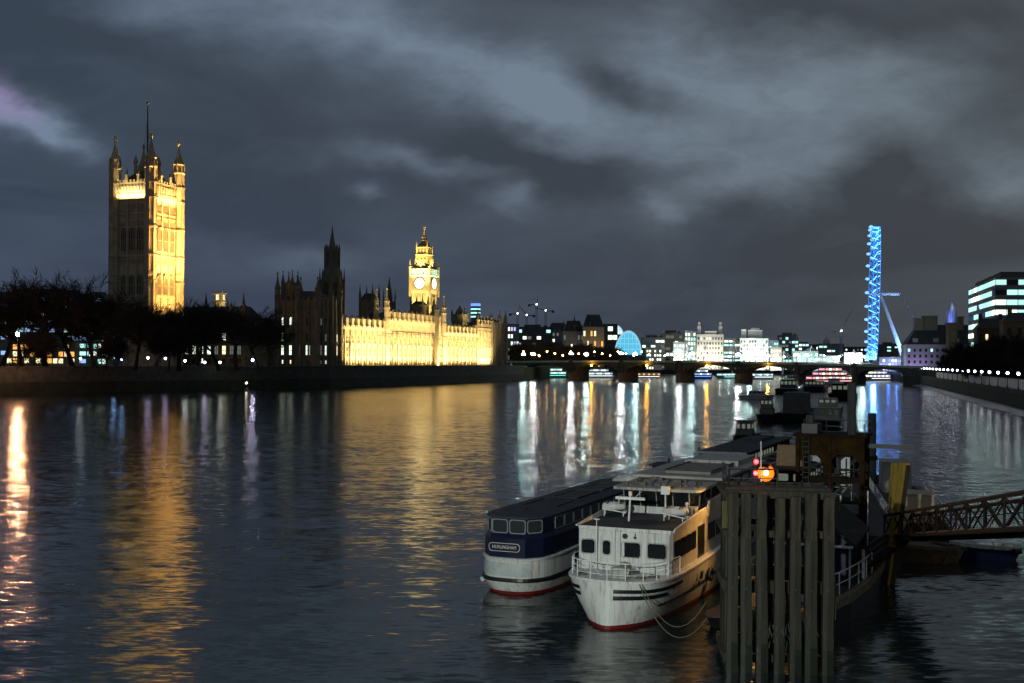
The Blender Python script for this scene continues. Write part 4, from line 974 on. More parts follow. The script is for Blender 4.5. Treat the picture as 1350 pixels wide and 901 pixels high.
crane('pale tower crane with raised jib left of the giant wheel', 1108.5, 470, 437, 1300, 29, R(63), CRW)

# footbridge with raked white masts, behind the road bridge
def footbridge():
    t = thing('mast_footbridge', 'footbridge hung from raked white masts beyond the road bridge', 'bridge', (0, 0, 0)); WH = mat('white_painted_steel', (.75, .77, .78), .5, var=.05)
    a, e = at(880, 477, 1090), at(1150, 480, 960); mb = MB(); d = (e - a).normalized(); n = Vector((d.y, -d.x, 0)).normalized()
    mb.loft([[tuple(p + n * 2), tuple(p - n * 2), tuple(p - n * 2 + Vector((0, 0, .9))), tuple(p + n * 2 + Vector((0, 0, .9)))] for p in (a, e)]); mb.build('deck', WALL_G, t)
    rng = random.Random(2)
    for px, top, lean in ((905, 448, 1), (913, 455, -2), (932, 455, 2), (973, 447, 0), (1040, 462, 0), (1071, 456, 3), (1137, 462, -8)):
        u = (px - 880) / 270; p = a.lerp(e, u); z_ = zat(px, top, p.y); ms = MB(); ms.tube((p.x - lean, p.y, 2), (p.x + lean, p.y - 4, z_), .8, .45, 8); m_ = ms.build('mast', WH, t)
        ms = MB()
        for s in (-2, -1, 1, 2): ms.tube((p.x + lean, p.y - 4, z_ - 1), tuple(p + d * s * 8 + Vector((0, 0, 1))), .12, .12, 3)
        ms.build('hanger', WH, m_)
    lamp('SPOT', 'mast_flood', (at(1071, 482, 950)), 60000, (.9, 1, 1), at(1071, 465, 1000), .4, spot=60)
    lamp('SPOT', 'mast_flood', (at(1137, 482, 930)), 60000, (.8, .9, 1), at(1137, 468, 975), .4, spot=60)
    lamp('SPOT', 'mast_flood', (at(910, 482, 1000)), 50000, (1, 1, .9), at(910, 462, 1075), .4, spot=60)
footbridge()

# ================================================================ the wheel
def giant_wheel():
    Y = 1030.0; c = at(1153, 387, Y); r = 60.0
    va = math.atan2(c.x, c.y)                                   # view azimuth
    t = thing('observation_wheel', 'giant blue lit observation wheel seen almost edge on with a leaning support leg', 'observation wheel', tuple(c), -va + R(3.0))
    # local frame: wheel in the local YZ plane, axle along local X (to the right, inland)
    t.rotation_euler = (0, R(1.3), -va - R(1.5))
    BLU = mat('wheel_steel_blue_glow', (.3, .4, .6), .5, var=0, emit=(.03, .22, .9), estr=.9); BRT = glow('wheel_lamp_blue', (.07, .36, 1.0), 8.0); DRK = mat('wheel_steel', (.10, .12, .16), .5, var=0)  # wheel steel glows by itself, standing in for blue light falling on it
    pt = lambda rr, a, x: (x, rr * math.cos(a), rr * math.sin(a)); n = 64
    for x, rr in ((-3.1, r), (3.1, r), (0, r - 5.5)):
        mb = MB(); mb.path([pt(rr, 2 * math.pi * i / n, x) for i in range(n + 1)], .4, 4); mb.build('rim', BLU, t)
    mb = MB(); bright = MB()
    for i in range(n):
        a, b_ = 2 * math.pi * i / n, 2 * math.pi * (i + .5) / n; a2 = 2 * math.pi * (i + 1) / n
        (bright if i % 2 else mb).tube(pt(r, a, -3.1), pt(r, b_, 3.1), .27, .27, 3); mb.tube(pt(r, b_, 3.1), pt(r, a2, -3.1), .2, .2, 3)
        mb.tube(pt(r, a, -3.1), pt(r - 5.5, b_, 0), .3, .3, 3); (mb if i % 2 else bright).tube(pt(r, a, 3.1), pt(r - 5.5, b_, 0), .34, .34, 3)
    mb.build('rim_lattice', BLU, t); bright.build('light_strip', BRT, t)
    mb = MB()
    for i in range(64):
        a = 2 * math.pi * i / 64; mb.tube(pt(2.0, a + .3, 3 if i % 2 else -3), pt(r - 5.5, a, 0), .10, .10, 3)
    mb.build('spoke_cable', mat('spoke_steel_blue_glow', (.2, .25, .35), .4, var=0, emit=(.03, .2, .9), estr=.35), t)  # cables glow faintly too, imitating the blue light on them
    cap = None; CAPM = mat('capsule_glass', (.05, .10, .16), .2, var=0, emit=(.25, .62, 1.0), estr=1.6)
    for i in range(32):
        a = 2 * math.pi * i / 32 + .05; pos = pt(r + .2, a, -4.6)
        if cap is None:
            mb = MB(); nn = 8; prof = [(.2, -1.7), (.8, -1.4), (1.1, -.8), (1.2, 0), (1.1, .8), (.8, 1.4), (.2, 1.7)]
            mb.loft([[(x, rr * math.cos(2 * math.pi * j / nn), rr * math.sin(2 * math.pi * j / nn)) for j in range(nn)] for rr, x in prof]); cap = mb.build('capsule', CAPM, t, smooth=True); cap.location = pos
            mb = MB()
            for x in (-.8, .8): mb.loft([[(x + dx, q * math.cos(2 * math.pi * j / nn), q * math.sin(2 * math.pi * j / nn)) for j in range(nn)] for dx, q in ((-.15, 1.3), (.15, 1.3))])
            mb.build('mounting_ring', BLU, cap)
        else:
            k = copy_tree(cap, t, loc=pos)
    mb = MB(); mb.loft([[(x, q * math.cos(2 * math.pi * j / 12), q * math.sin(2 * math.pi * j / 12)) for j in range(12)] for x, q in ((-4, 1.6), (-3.6, 2.2), (3.6, 2.2), (4, 1.8), (8, 1.8), (18, 1.7), (21.5, 1.2), (22, .6))])
    WHT = mat('white_wheel_steel', (.62, .66, .72), .45, var=.06); mb.build('spindle', WHT, t)
    for s in (-1, 1):
        mb = MB(); mb.tube((5.5, s * 1.0, -1.5), (30.5, s * 13, -c.z + 8), 1.1, 2.3, 12); mb.build('support_leg', WHT, t)
    mb = MB()
    for s in (-1, 1): mb.tube((21, s * .5, 0), (64, s * 5, -c.z + 8), .22, .22, 4)
    mb.build('back_stay', DRK, t)
    mb = MB(); mb.box(-9, 9, -34, 34, -c.z + 4.8, -c.z + 7.2); mb.box(-7, -6.4, -30, 30, -c.z + 7.2, -c.z + 10); mb.box(6.4, 7, -30, 30, -c.z + 7.2, -c.z + 10); mb.build('boarding_platform', WALL_G, t)
    fl = glow('blue_flood_glass', (.03, .18, 1.0), 160)
    for k in range(7):
        p = c + Vector((-22 + k * 7.5, -40 + k * .8, 0)); f = thing('flood_light', ('blue floodlight at the left foot of the giant wheel', 'second blue floodlight from the left under the wheel', 'third blue floodlight from the left under the wheel', 'middle blue floodlight under the wheel', 'third blue floodlight from the right under the wheel', 'second blue floodlight from the right under the wheel', 'blue floodlight at the right foot of the giant wheel')[k], 'floodlight', (p.x, p.y, 5), 0, 'blue floodlights along the quay under the wheel')
        q = MB(); q.tube((0, 0, 0), (0, 0, 3), .2, .2, 6); q.box(-.9, .9, -.1, .5, 3, 4.4); q.build('housing', STEEL, f); q = MB(); q.box(-.8, .8, -.16, -.101, 3.1, 4.3); q.build('lens', fl, f)
    lamp('SPOT', 'wheel_flood', (c.x + 26, c.y - 34, 12), 260000, (.36, .58, 1.0), (c.x + 14, c.y, 50), .5, spot=62, blend=.5)
    lamp('POINT', 'wheel_glow', (c.x - 6, c.y - 16, 14), 60000, (.15, .4, 1.0), size=2)
giant_wheel()

# ================================================================ right bank
def right_bank():
    pts = [rb(t_, 6) for t_ in (-200, RL * .5, RL + 10)]
    t = thing('promenade_wall', 'dark stained river wall along the right promenade', 'wall', (pts[0].x, pts[0].y, 0)); o = pts[0]
    def strip(z0, z1, n0, n1):
        mb = MB(); q = [rb(-200, n0), rb(RL + 10, n0), rb(RL + 10, n1), rb(-200, n1)]; mb.prism([(p.x - o.x, p.y - o.y) for p in q[::-1]], z0, z1); return mb
    strip(-1, 3.6, 5.2, 6.4).build('stained_base', ALGAE, t); strip(3.6, 5.3, 5.4, 6.3).build('masonry', GRANITE, t); strip(5.3, 5.65, 5.2, 6.5).build('coping', GRANITE, t)
    # pale garden wall behind the promenade, lit by the lamps
    t = thing('garden_wall', 'pale rendered garden wall behind the promenade lamps', 'wall', (pts[0].x, pts[0].y, 0))
    strip(4.6, 7.9, 13.2, 13.7).build('masonry', mat('pale_render', (.78, .78, .75), .85, var=.25, scale=.3), t); strip(7.9, 8.1, 13.05, 13.85).build('coping', GRANITE, t)
    gl = glow('promenade_globe', (.86, .88, 1.0), 15)
    ts, x = [], 0
    t_ = 10.0; i = 0
    ordn = ['nearest', 'second nearest', 'third nearest', 'fourth nearest', 'fifth nearest', 'sixth nearest', 'seventh nearest', 'eighth nearest', 'ninth nearest', 'tenth nearest']
    while t_ < RL + 8:
        p = rb(t_, 6.0); lab = f'white globe promenade lamp on a stone plinth, {ordn[i]} the right edge' if i < 10 else 'distant white globe promenade lamp near the far end of the right row'
        globe_lamp('promenade_lamp', lab, (p.x, p.y, 5.4), 4.6, gl, r=.42, group='white globe lamps along the right promenade', plinth=True, rotz=math.atan2(RD.y, RD.x)); t_ += 20.5; i += 1
    # dark trees along the promenade
    lab = ['nearest the right edge', 'second from the right edge', 'third from the right edge', 'fourth from the right edge', 'fifth from the right edge', 'sixth from the right edge', 'seventh from the right edge', 'eighth from the right edge', 'ninth from the right edge', 'tenth from the right edge', 'eleventh from the right edge', 'twelfth from the right edge', 'thirteenth from the right edge', 'fourteenth, at the far end of the row', 'fifteenth, beside the violet lit front']
    DT = mat('dark_winter_twigs', (.020, .017, .014), .95, var=.3); rng = random.Random(8)
    t_ = 30.0
    for i in range(15):
        p = rb(t_, 20 + (i % 2) * 9); h = rng.uniform(18, 21.5) - (4 if i > 10 else 0) - (3 if i > 12 else 0)
        tree((12 + i % 2, 15, 1.0, 2.6), f'dark bare promenade tree, {lab[i]}', (p.x, p.y, 4.6), h, i * 1.9, 'dark bare trees behind the right promenade', bark=BARK, twig=DT, sx=1.55); t_ += 26.5
    # lit hospital office block
    Y = 420.0
    a, e = at(1277, 430, 680), at(1312, 430, 590)
    t = thing('hospital_block', 'modern office block with bands of lit greenish windows at the right edge', 'building', (e.x, e.y, 0))
    zt = zat(1312, 366, 590); zb = 4.6
    A, E_, Fp = Vector((a.x - e.x, a.y - e.y, 0)), Vector((0, 0, 0)), Vector((95, -10, 0))
    poly = [(A.x, A.y), (0, 0), (Fp.x, Fp.y), (Fp.x + A.x, Fp.y + A.y)]
    zz = zt
    mb = MB(); mb.prism(poly[::1], zb, zz); mb.build('wall', WALL_G, t)
    ci = MB(); c2 = [(x * 1.0 + .0, y) for x, y in poly]; ci.prism([(A.x + 3, A.y - 2), (4, 3), (Fp.x, Fp.y + 4), (Fp.x + A.x, Fp.y + A.y - 3)], zz + .01, zz + 3.2); ci.build('plant_storey', mat('roof_plant_cladding', (.12, .11, .10), .8), t)
    rng = random.Random(3); fh = 5.2; wm = (LITW, LITC, LITC, glow('office_light_mint', (.5, .95, .85), 1.1))
    def face(P, Q, n, floors, lit):
        d = (Q - P); L_ = d.length; d.normalize(); rot = math.atan2(d.y, d.x); nn = Vector((d.y, -d.x, 0))
        for fl in range(floors):
            z_ = zz - 3.8 - fl * fh; sl = MB()
            for k in range(n):
                u = L_ * (k + .5) / n; p = P + d * u + nn * .05; on = rng.random() < lit[min(fl, len(lit) - 1)]
                pane_part('window', t, rng.choice(wm) if on else PANE, (p.x, p.y, z_), L_ / n * .92, 2.6, rot)
            q0, q1 = P + nn * .25, Q + nn * .25
            sl.prism([(P.x, P.y), (q0.x, q0.y), (q1.x, q1.y), (Q.x, Q.y)], z_ - 2.0, z_ - .4); sl.build('spandrel', WALL_G, t)
    face(A, E_, 9, 7, (.8, .9, .95, .85, .8, .7)); face(E_, Fp, 17, 6, (.9, .85, .9, .7, .4, .3))
    # Victorian ward block in front of it, dark
    SB = mat('dark_brick', (.11, .075, .05), .9, var=.3, scale=.4)
    def ward(label, px0, px1, top, Y, roofh, seed, m=SB, wins=(LITW, LITY), lit=.25, rows=4, cols=5):
        t, w, zt_, c = building('brick_ward', label, px0, px1, top, Y, m, wins, rows, cols, lit, (.4, .5), 16, 0, None, 4.6, seed, dark=PANE)
        mb = MB(); mb.loft([[(-w / 2, 0, zt_ + .7), (w / 2, 0, zt_ + .7), (w / 2, 16, zt_ + .7), (-w / 2, 16, zt_ + .7)], [(-w / 2 + 3, 7, zt_ + roofh), (w / 2 - 3, 7, zt_ + roofh), (w / 2 - 3, 9, zt_ + roofh), (-w / 2 + 3, 9, zt_ + roofh)]]); mb.build('roof', SLATE, t)
        for k in (-.35, .3): mb = MB(); mb.box(w * k - .8, w * k + .8, 6.5, 8.5, zt_ + 1, zt_ + roofh + 2.2); mb.build('chimney', m, t)
        return t
    ward('old brick ward block, nearest at the right edge, below the lit office block', 1326, 1390, 424, 470, 4, 71, mat('ochre_brick', (.20, .14, .08), .9, var=.3), lit=.3)
    ward('dark old brick ward block with roof gables before the lit office block', 1290, 1328, 434, 520, 5, 72)
    # county hall: hipped roof, chimney block, lit front
    CH = mat('county_stone', (.30, .29, .27), .9, var=.2)
    t, w, zt_, c = building('hipped_roof_hall', 'large hall with steep dark roof and chimneys, violet lit at its left front', 1197, 1282, 456, 700, CH, (LITC, LITW), 5, 12, .15, (.4, .5), 40, 0, None, 4.6, 73, dark=PANE)
    mb = MB(); zr_ = zat(1240, 429, 720); mb.loft([[(-w / 2, 0, zt_ + .7), (w / 2, 0, zt_ + .7), (w / 2, 40, zt_ + .7), (-w / 2, 40, zt_ + .7)], [(-w / 2 + 8, 14, zr_), (w / 2, 14, zr_), (w / 2, 26, zr_), (-w / 2 + 8, 26, zr_)]]); mb.build('roof', SLATE, t)
    for x, ww, hh in ((-w * .28, 3.2, 3.5), (-w * .12, 4.2, 5), (w * .33, 1.6, 4.5)):
        mb = MB(); mb.box(x - ww, x + ww, 10, 18, zt_ + 2, zr_ + hh); mb.box(x - ww - .4, x + ww + .4, 9.6, 18.4, zr_ + hh, zr_ + hh + .6)
        mb.build('chimney', mat('chimney_stone', (.2, .18, .15), .9), t)
    mb = MB()
    for k in range(3): mb = MB(); mb.box(-w / 2 + 4 + k * 12, -w / 2 + 7 + k * 12, 1.5, 6, zt_ + 1, zt_ + 4.5); mb.build('dormer', CH, t)
    M = Matrix.Translation((c.x, c.y, 0)) @ Matrix.Rotation(t.rotation_euler[2], 4, 'Z')
    l = lamp('AREA', 'hall_flood', M @ Vector((-w / 2 + 5, -9, 6)), 2500, (.45, .35, 1.0), M @ Vector((-w / 2 + 4, 0, 16)), 8, 1)
    lamp('AREA', 'hall_flood', M @ Vector((-w / 2 - 9, 8, 6)), 3000, (.4, .45, 1.0), M @ Vector((-w / 2, 8, 16)), 8, 1)
    # lantern tower with a blue cupola
    Y = 690.0; c = at(1254.5, 430, Y); z = lambda py: zat(1254.5, py, Y)
    t = thing('cupola_tower', 'slim tower with a blue lit cupola and needle spire above the hall roof', 'tower', (c.x, c.y, 0))
    mb = MB(); mb.sq(0, 0, [(2.5, 5), (2.5, z(428)), (2.9, z(427.5)), (2.9, z(426))]); mb.build('base', SB, t)
    mb = MB(); mb.lathe(0, 0, [(2.5, z(426)), (2.4, z(412)), (2.9, z(411)), (2.6, z(409)), (1.7, z(405.5)), (.9, z(403)), (.8, z(400)), (.2, z(398)), (.1, z(392))], 8); mb.build('cupola', mat('cupola_lead', (.25, .27, .32), .6), t)
    mb = MB()
    for k in range(8):
        a = k * math.pi / 4 + .39; mb.lathe(2.7 * math.cos(a), 2.7 * math.sin(a), [(.25, z(426)), (.25, z(411)), (0, z(408))], 5)
    mb.build('column', CH, t)
    lamp('SPOT', 'cupola_flood', (c.x - 5, c.y - 7, z(428)), 8000, (.15, .22, 1.0), (c.x, c.y, z(412)), .3, spot=70)
    lamp('POINT', 'cupola_lantern', (c.x - .5, c.y - 3.2, z(404)), 200, (.6, .7, 1.0), size=.25)
right_bank()
# ================================================================ foreground vessels
HD = R(23)
def dirty(name, base, dirt, lo, hi, rough=.5):
    m = bpy.data.materials.new(name); m.use_nodes = True; nt = m.node_tree; N, L = nt.nodes, nt.links; b = N['Principled BSDF']; b.inputs['Roughness'].default_value = rough
    tc = N.new('ShaderNodeTexCoord'); col = None
    for k, (st, sc, c, l0, h0) in enumerate((((1, 1, .55), .9, tuple(x * .82 for x in base), .35, .65), ((5, 5, .28), 1.3, dirt, lo, hi), ((1.5, 1.5, 1.5), 7, tuple(x * .5 for x in dirt), hi - .02, hi + .12))):
        mp = N.new('ShaderNodeMapping'); L.new(tc.outputs['Object'], mp.inputs[0]); mp.inputs['Scale'].default_value = st; mp.inputs['Location'].default_value = (k * 3.1, 0, k)
        n = N.new('ShaderNodeTexNoise'); L.new(mp.outputs[0], n.inputs['Vector']); n.inputs['Scale'].default_value = sc; n.inputs['Detail'].default_value = 7; n.inputs['Roughness'].default_value = .65
        r = N.new('ShaderNodeMapRange'); L.new(n.outputs['Fac'], r.inputs[0]); r.inputs[1].default_value = l0; r.inputs[2].default_value = h0
        mx = N.new('ShaderNodeMix'); mx.data_type = 'RGBA'; L.new(r.outputs[0], mx.inputs[0])
        if col is None: mx.inputs[6].default_value = (*base, 1)
        else: L.new(col, mx.inputs[6])
        mx.inputs[7].default_value = (*c, 1); col = mx.outputs[2]
    L.new(col, b.inputs['Base Color']); MATS[name] = m; return m
WHITE = dirty('white_boat_paint', (.64, .66, .64), (.27, .20, .13), .50, .74)
WHITE2 = dirty('grimy_white_paint', (.42, .43, .41), (.17, .12, .07), .46, .7)
NAVY = mat('navy_boat_paint', (.006, .009, .032), .35, var=.2, scale=1.5)
NAVYR = mat('navy_roof_felt', (.030, .036, .052), .75, var=.25, scale=2)
DECKB = mat('blue_grey_deck', (.012, .022, .036), .75, var=.3, scale=2.5)
RED = mat('red_boot_topping', (.16, .012, .008), .55, var=.35, scale=2)
BLACK = mat('black_boat_paint', (.010, .011, .013), .4, var=.2, scale=2)
GLASS = mat('dark_boat_glass', (.012, .014, .016), .06, var=0, spec=.6)
GLASSG = mat('clear_boat_glass', (.03, .035, .04), .08, var=0, spec=.6)
GREYP = mat('pale_grey_panel', (.42, .46, .46), .4, var=.22, scale=1.6)
RUST = mat('rusty_ochre_steel', (.022, .012, .003), .85, var=.6, scale=1.6, bump=.02, spec=.1)
RUSTD = mat('dark_rusted_steel', (.016, .010, .006), .85, var=.5, scale=1.6, spec=.1)
TIMB = mat('wet_green_timber', (.013, .0125, .006), .65, var=.9, scale=2.2, stretch=(2, 2, .18), bump=.04)
TIMB2 = mat('grey_weathered_timber', (.030, .026, .017), .85, var=.85, scale=2.2, stretch=(2, 2, .18), bump=.04)
TIMBY = mat('yellowed_fender_timber', (.075, .068, .026), .85, var=.45, scale=2.2, stretch=(2, 2, .2), bump=.03)
YELP = mat('yellow_pile_paint', (.28, .19, .03), .6, var=.45, scale=1.8, stretch=(2, 2, .3))
RAILW = mat('white_rail_paint', (.72, .73, .72), .45, var=.1)
CANVAS = mat('white_liferaft_shell', (.66, .66, .60), .5, var=.12)
TAN = mat('sandy_container_paint', (.50, .38, .26), .6, var=.15, scale=1)
ROPE = mat('mooring_rope', (.12, .11, .085), .9, var=.2, scale=5)

def outline(half):                                      # half = right-hand side from the bow centre to the stern; closed ring
    L_ = [(-x, y) for x, y in half[::-1] if x > 1e-6]; return list(half) + L_
def ring(half, z, dz=None): return [(x, y, z + (dz(y) if dz else 0)) for x, y in outline(half)]
def dense(half, k=3):
    """Catmull-Rom resampling of a half outline"""
    P = [(-half[1][0], half[1][1])] + list(half) + [(half[-1][0], half[-1][1] + 1)]; out = []
    for i in range(1, len(P) - 2):
        for j in range(k):
            f = j / k; q = []
            for c in (0, 1):
                a, b_, e, g_ = P[i - 1][c], P[i][c], P[i + 1][c], P[i + 2][c]; q.append(.5 * (2 * b_ + (e - a) * f + (2 * a - 5 * b_ + 4 * e - g_) * f * f + (3 * b_ - a - 3 * e + g_) * f ** 3))
            out.append((max(q[0], 0 if (i == 1 and j == 0) else .002), q[1]))
    return out + [half[-1]]
def lerp_h(a, b_, f): return [(p[0] + (q[0] - p[0]) * f, p[1] + (q[1] - p[1]) * f) for p, q in zip(a, b_)]
def grow(half, d): return [(x + (d if x > 1e-6 else 0), y - d * max(0, 1 - y / 4)) for x, y in half]
def rail(mb, pts, h, r=.028, mids=1, post=True):
    up = Vector((0, 0, h))
    for a, b_ in zip(pts, pts[1:]):
        a, b_ = Vector(a), Vector(b_); mb.tube(a + up, b_ + up, r, r, 5)
        for k in range(mids): q = up * ((k + 1) / (mids + 1)); mb.tube(a + q, b_ + q, r * .7, r * .7, 4)
    if post:
        for a in pts: mb.tube(Vector(a), Vector(a) + up, r * 1.1, r * 1.1, 5)
def quadwin(name, parent, p, q, z0, z1, mats, out=.03, fr=.05, inset=.08):
    """a framed window between plan points p and q (seen from outside p is on the left)"""
    p, q = Vector((p[0], p[1], 0)), Vector((q[0], q[1], 0)); d = (q - p).normalized(); n = Vector((d.y, -d.x, 0))
    mb = MB(); e = n * out; V = lambda u, z, o=0: tuple(u + n * o + Vector((0, 0, z)))
    r = min(.09, (z1 - z0) * .15); L_ = (q - p).length
    def rr(x0, x1, a, b_, o):
        c = [(x0 + r, a), (x1 - r, a), (x1, a + r), (x1, b_ - r), (x1 - r, b_), (x0 + r, b_), (x0, b_ - r), (x0, a + r)]
        return [tuple(p + d * x + n * o + Vector((0, 0, z))) for x, z in c]
    mb.add(rr(fr, L_ - fr, z0 + fr, z1 - fr, out * .6), [tuple(range(8))]); mb.k = 1
    A, B_, C_ = rr(fr, L_ - fr, z0 + fr, z1 - fr, out * .6), rr(fr, L_ - fr, z0 + fr, z1 - fr, out), rr(0, L_, z0, z1, out); D_ = rr(0, L_, z0, z1, -.01)
    for a, b_ in ((A, B_), (B_, C_), (C_, D_)):
        mb.add(a + b_, [(i, (i + 1) % 8, 8 + (i + 1) % 8, 8 + i) for i in range(8)])
    return mb.build(name, list(mats), parent)

def white_boat():
    o = gp(796, 831); t = thing('passenger_boat', 'white two deck passenger boat with blue foredeck roof and black bow stripes', 'boat', (o.x, o.y, 0), -HD)
    ys = [9, 14, 20, 26, 28.5]
    dk = [(0, .35), (.9, .45), (1.7, .8), (2.2, 1.4), (2.5, 2.4), (2.65, 4), (2.7, 6.5)] + [(2.7, y) for y in ys[:-1]] + [(2.2, 29), (0, 29.4)]
    md = [(0, .25), (.85, .55), (1.6, 1.05), (2.1, 1.85), (2.4, 3.0), (2.55, 4.6), (2.63, 7.2)] + [(2.65, y) for y in ys[:-1]] + [(2.1, 28.7), (0, 29)]
    wl = [(0, .15), (.6, .6), (1.15, 1.35), (1.6, 2.5), (1.92, 4.2), (2.18, 6.4), (2.38, 8.7)] + [(2.55, 9.5 + i * .1 if i == 0 else y) for i, y in enumerate(ys[:-1])] + [(2.0, 28.2), (0, 28.4)]
    wl[7] = (2.45, 9.8)
    dk, md, wl = dense(dk), dense(md), dense(wl)
    sh = lambda y: .10 * max(0, 1 - y / 6) + .012 * max(0, y - 8)
    mb = MB(); mb.loft([ring(lerp_h(wl, md, -.3), -.6), ring(wl, 0), ring(lerp_h(wl, md, .12), .17)], True, False); mb.build('boot_topping', RED, t)
    mb = MB(); mb.loft([ring(lerp_h(wl, md, .12), .17), ring(lerp_h(wl, md, .6), .75), ring(md, 1.3), ring(lerp_h(md, dk, .7), 1.86), ring(dk, 2.1, sh)], False, False)
    h = mb.build('hull', WHITE, t, smooth=True)
    mb = MB(); mb.add([(x, y, 2.09 + sh(y)) for x, y in outline(dk)], [tuple(range(len(outline(dk))))]); mb.build('main_deck', mat('grey_main_deck', (.10, .11, .11), .8, var=.3, scale=2), t)
    # stripes follow the bow, broken at the stem
    def stripe(z0, z1, i0, i1, name='bow_stripe'):
        f0, f1 = (z0 - 1.3) / .8, (z1 - 1.3) / .8; a, b_ = outline(grow(lerp_h(md, dk, f0), .05)), outline(grow(lerp_h(md, dk, f1), .05)); mb = MB(); n = len(a)
        idx = [i % n for i in range(i0, i1 + 1)]
        mb.loft([[(a[i][0], a[i][1], z0) for i in idx], [(b_[i][0], b_[i][1], z1) for i in idx]], False, False, False)
        mb.build(name, BLACK, h)
    stripe(1.68, 1.86, 1, 15); stripe(1.36, 1.56, 1, 11); stripe(1.68, 1.86, -14, -5); stripe(1.36, 1.56, -14, -5)
    mb = MB(); a = outline(grow(dk, .05)); mb.loft([[(x, y, 2.06 + sh(y)) for x, y in a], [(x, y, 2.16 + sh(y)) for x, y in a]]); mb.build('rubbing_strake', WHITE, t)
    mb = MB(); a = outline(grow(lerp_h(wl, md, .65), .06)); n = len(a); idx = list(range(9, 31)); mb.loft([[(a[i][0], a[i][1], .80 + .007 * i) for i in idx], [(a[i][0] + .04, a[i][1], .9 + .007 * i) for i in idx], [(a[i][0] - .1, a[i][1], .92 + .007 * i) for i in idx]], False, False, False); mb.build('hull_fender', BLACK, t)
    # deck house
    Y0, hw, zd, zt = 3.0, 2.42, 2.1, 4.3
    house = [(0, Y0 - .08), (2.3, Y0), (hw, Y0 + .25), (hw, 26.5), (0, 26.5)]
    top = [(0, Y0 - .02), (2.36, Y0 + .06), (hw + .08, Y0 + .35), (hw + .08, 26.5), (0, 26.5)]
    mb = MB(); mb.loft([ring(house, zd), ring(house, zt - .12), ring(top, zt - .1), ring(top, zt + .06)], False, False); mb.build('deckhouse', WHITE, t)
    mb = MB(); mb.loft([ring([(x - (.1 if x else 0), y + .1) for x, y in top], zt + .02), ring([(x - (.1 if x else 0), y + .1) for x, y in top], zt + .045)]); mb.build('upper_deck', DECKB, t)
    WG = (GLASS, WHITE2)
    for x0, x1, z0, z1 in ((-2.2, -1.42, 2.98, 3.74), (-.12, .92, 2.92, 3.72), (1.2, 2.2, 2.94, 3.74)): quadwin('window', t, (x0, Y0 - .06), (x1, Y0 - .06), z0, z1, WG)
    mb = MB(); mb.box(-1.22, -.46, Y0 - .1, Y0 - .02, 2.15, 3.95); d = mb.build('door', WHITE, t); quadwin('pane', d, (-1.08, Y0 - .1), (-.6, Y0 - .1), 2.98, 3.75, WG)
    mb = MB()
    for z in [2.2 + .22 * k for k in range(9)]: mb.tube((-.38, Y0 - .2, z), (-.16, Y0 - .2, z), .014, .014, 4)
    for x in (-.4, -.14): mb.tube((x, Y0 - .2, 2.1), (x, Y0 - .2, 4.35), .018, .018, 4)
    mb.build('ladder', RAILW, t)
    mb = MB(); mb.tube((-1.32, Y0 - .25, 2.1), (-1.32, Y0 - .25, 4.75), .03, .022, 6); mb.cbox(-1.32, Y0 - .25, 4.75, .3, .05, .05); mb.build('jack_staff', RAILW, t)
    mb = MB(); mb.tube((.12, Y0 - .06, 4.0), (.12, Y0 - .22, 4.0), .11, .13, 10); mb.tube((.62, Y0 - .06, 3.92), (.62, Y0 - .2, 3.95), .05, .07, 8); mb.tube((.62, Y0 - .1, 3.95), (.62, Y0 - .1, 4.15), .02, .02, 5); mb.build('deck_light_housing', BLACK, t)
    xs = hw
    for k, (a, b_) in enumerate(((3.4, 4.5), (4.55, 5.6), (5.65, 6.7), (6.75, 7.8), (10.5, 12.2), (12.4, 14.1), (14.3, 16.0), (16.2, 17.9))): quadwin('side_window', t, (xs, a), (xs, b_), 2.86, 3.78, (GLASS, BLACK), .02, .03)
    for y in (9.4, 12.8, 16.4): mb = MB(); mb.loft([[(2.84 + dx, y + q * math.cos(2 * math.pi * j / 14), 1.25 + q * math.sin(2 * math.pi * j / 14)) for j in range(14)] for dx, q in ((-.08, .2), (-.1, .36), (.04, .4), (.1, .33), (.06, .2), (-.08, .2))], False, False); mb.build('tyre_fender', BLACK, t, smooth=True)
    mb = MB(); mb.box(xs - .5, xs + .03, 8.2, 9.6, 2.15, 3.9); mb.build('side_doorway', BLACK, t)
    # lower hull ports
    for y in (4.6, 5.6, 6.6, 7.6):
        f = .62; hx = {4.6: 2.30, 5.6: 2.44, 6.6: 2.52, 7.6: 2.58}[y]; quadwin('porthole', t, (hx - .02, y), (hx + .07, y + .62), 1.15, 1.68, (GLASS, WHITE2), .10, .06)
    # raised side bulwarks of the upper deck, growing aft
    for s in (-1, 1):
        pts = [(3.1, 4.38), (5, 4.5), (8, 4.66), (10, 4.72), (10.3, 5.05), (14, 5.12), (26, 5.2)]
        mb = MB(); rows = [[(s * (hw + .02), y, zt), (s * (hw + .11), y, zt), (s * (hw + .13), y, z), (s * (hw + .05), y, z)] for y, z in pts]
        mb.loft(rows if s < 0 else [r_[::-1] for r_ in rows]); mb.build('bulwark', WHITE, t)
    mb = MB(); mb.path([(hw + .1, y, z + .02) for y, z in ((3.1, 4.4), (5, 4.52), (8, 4.68), (10, 4.74))], .04, 5); mb.build('cap_rail', RAILW, t)
    # wheelhouse
    yf, ww = 9.0, 2.0
    mb = MB(); mb.loft([ring([(0, yf - .08), (ww - .2, yf), (ww, yf + .3), (ww, 13), (0, 13)], zt + .03), ring([(0, yf - .08), (ww - .2, yf), (ww, yf + .3), (ww, 13), (0, 13)], 4.72)]); wh = mb.build('wheelhouse', WHITE, t)
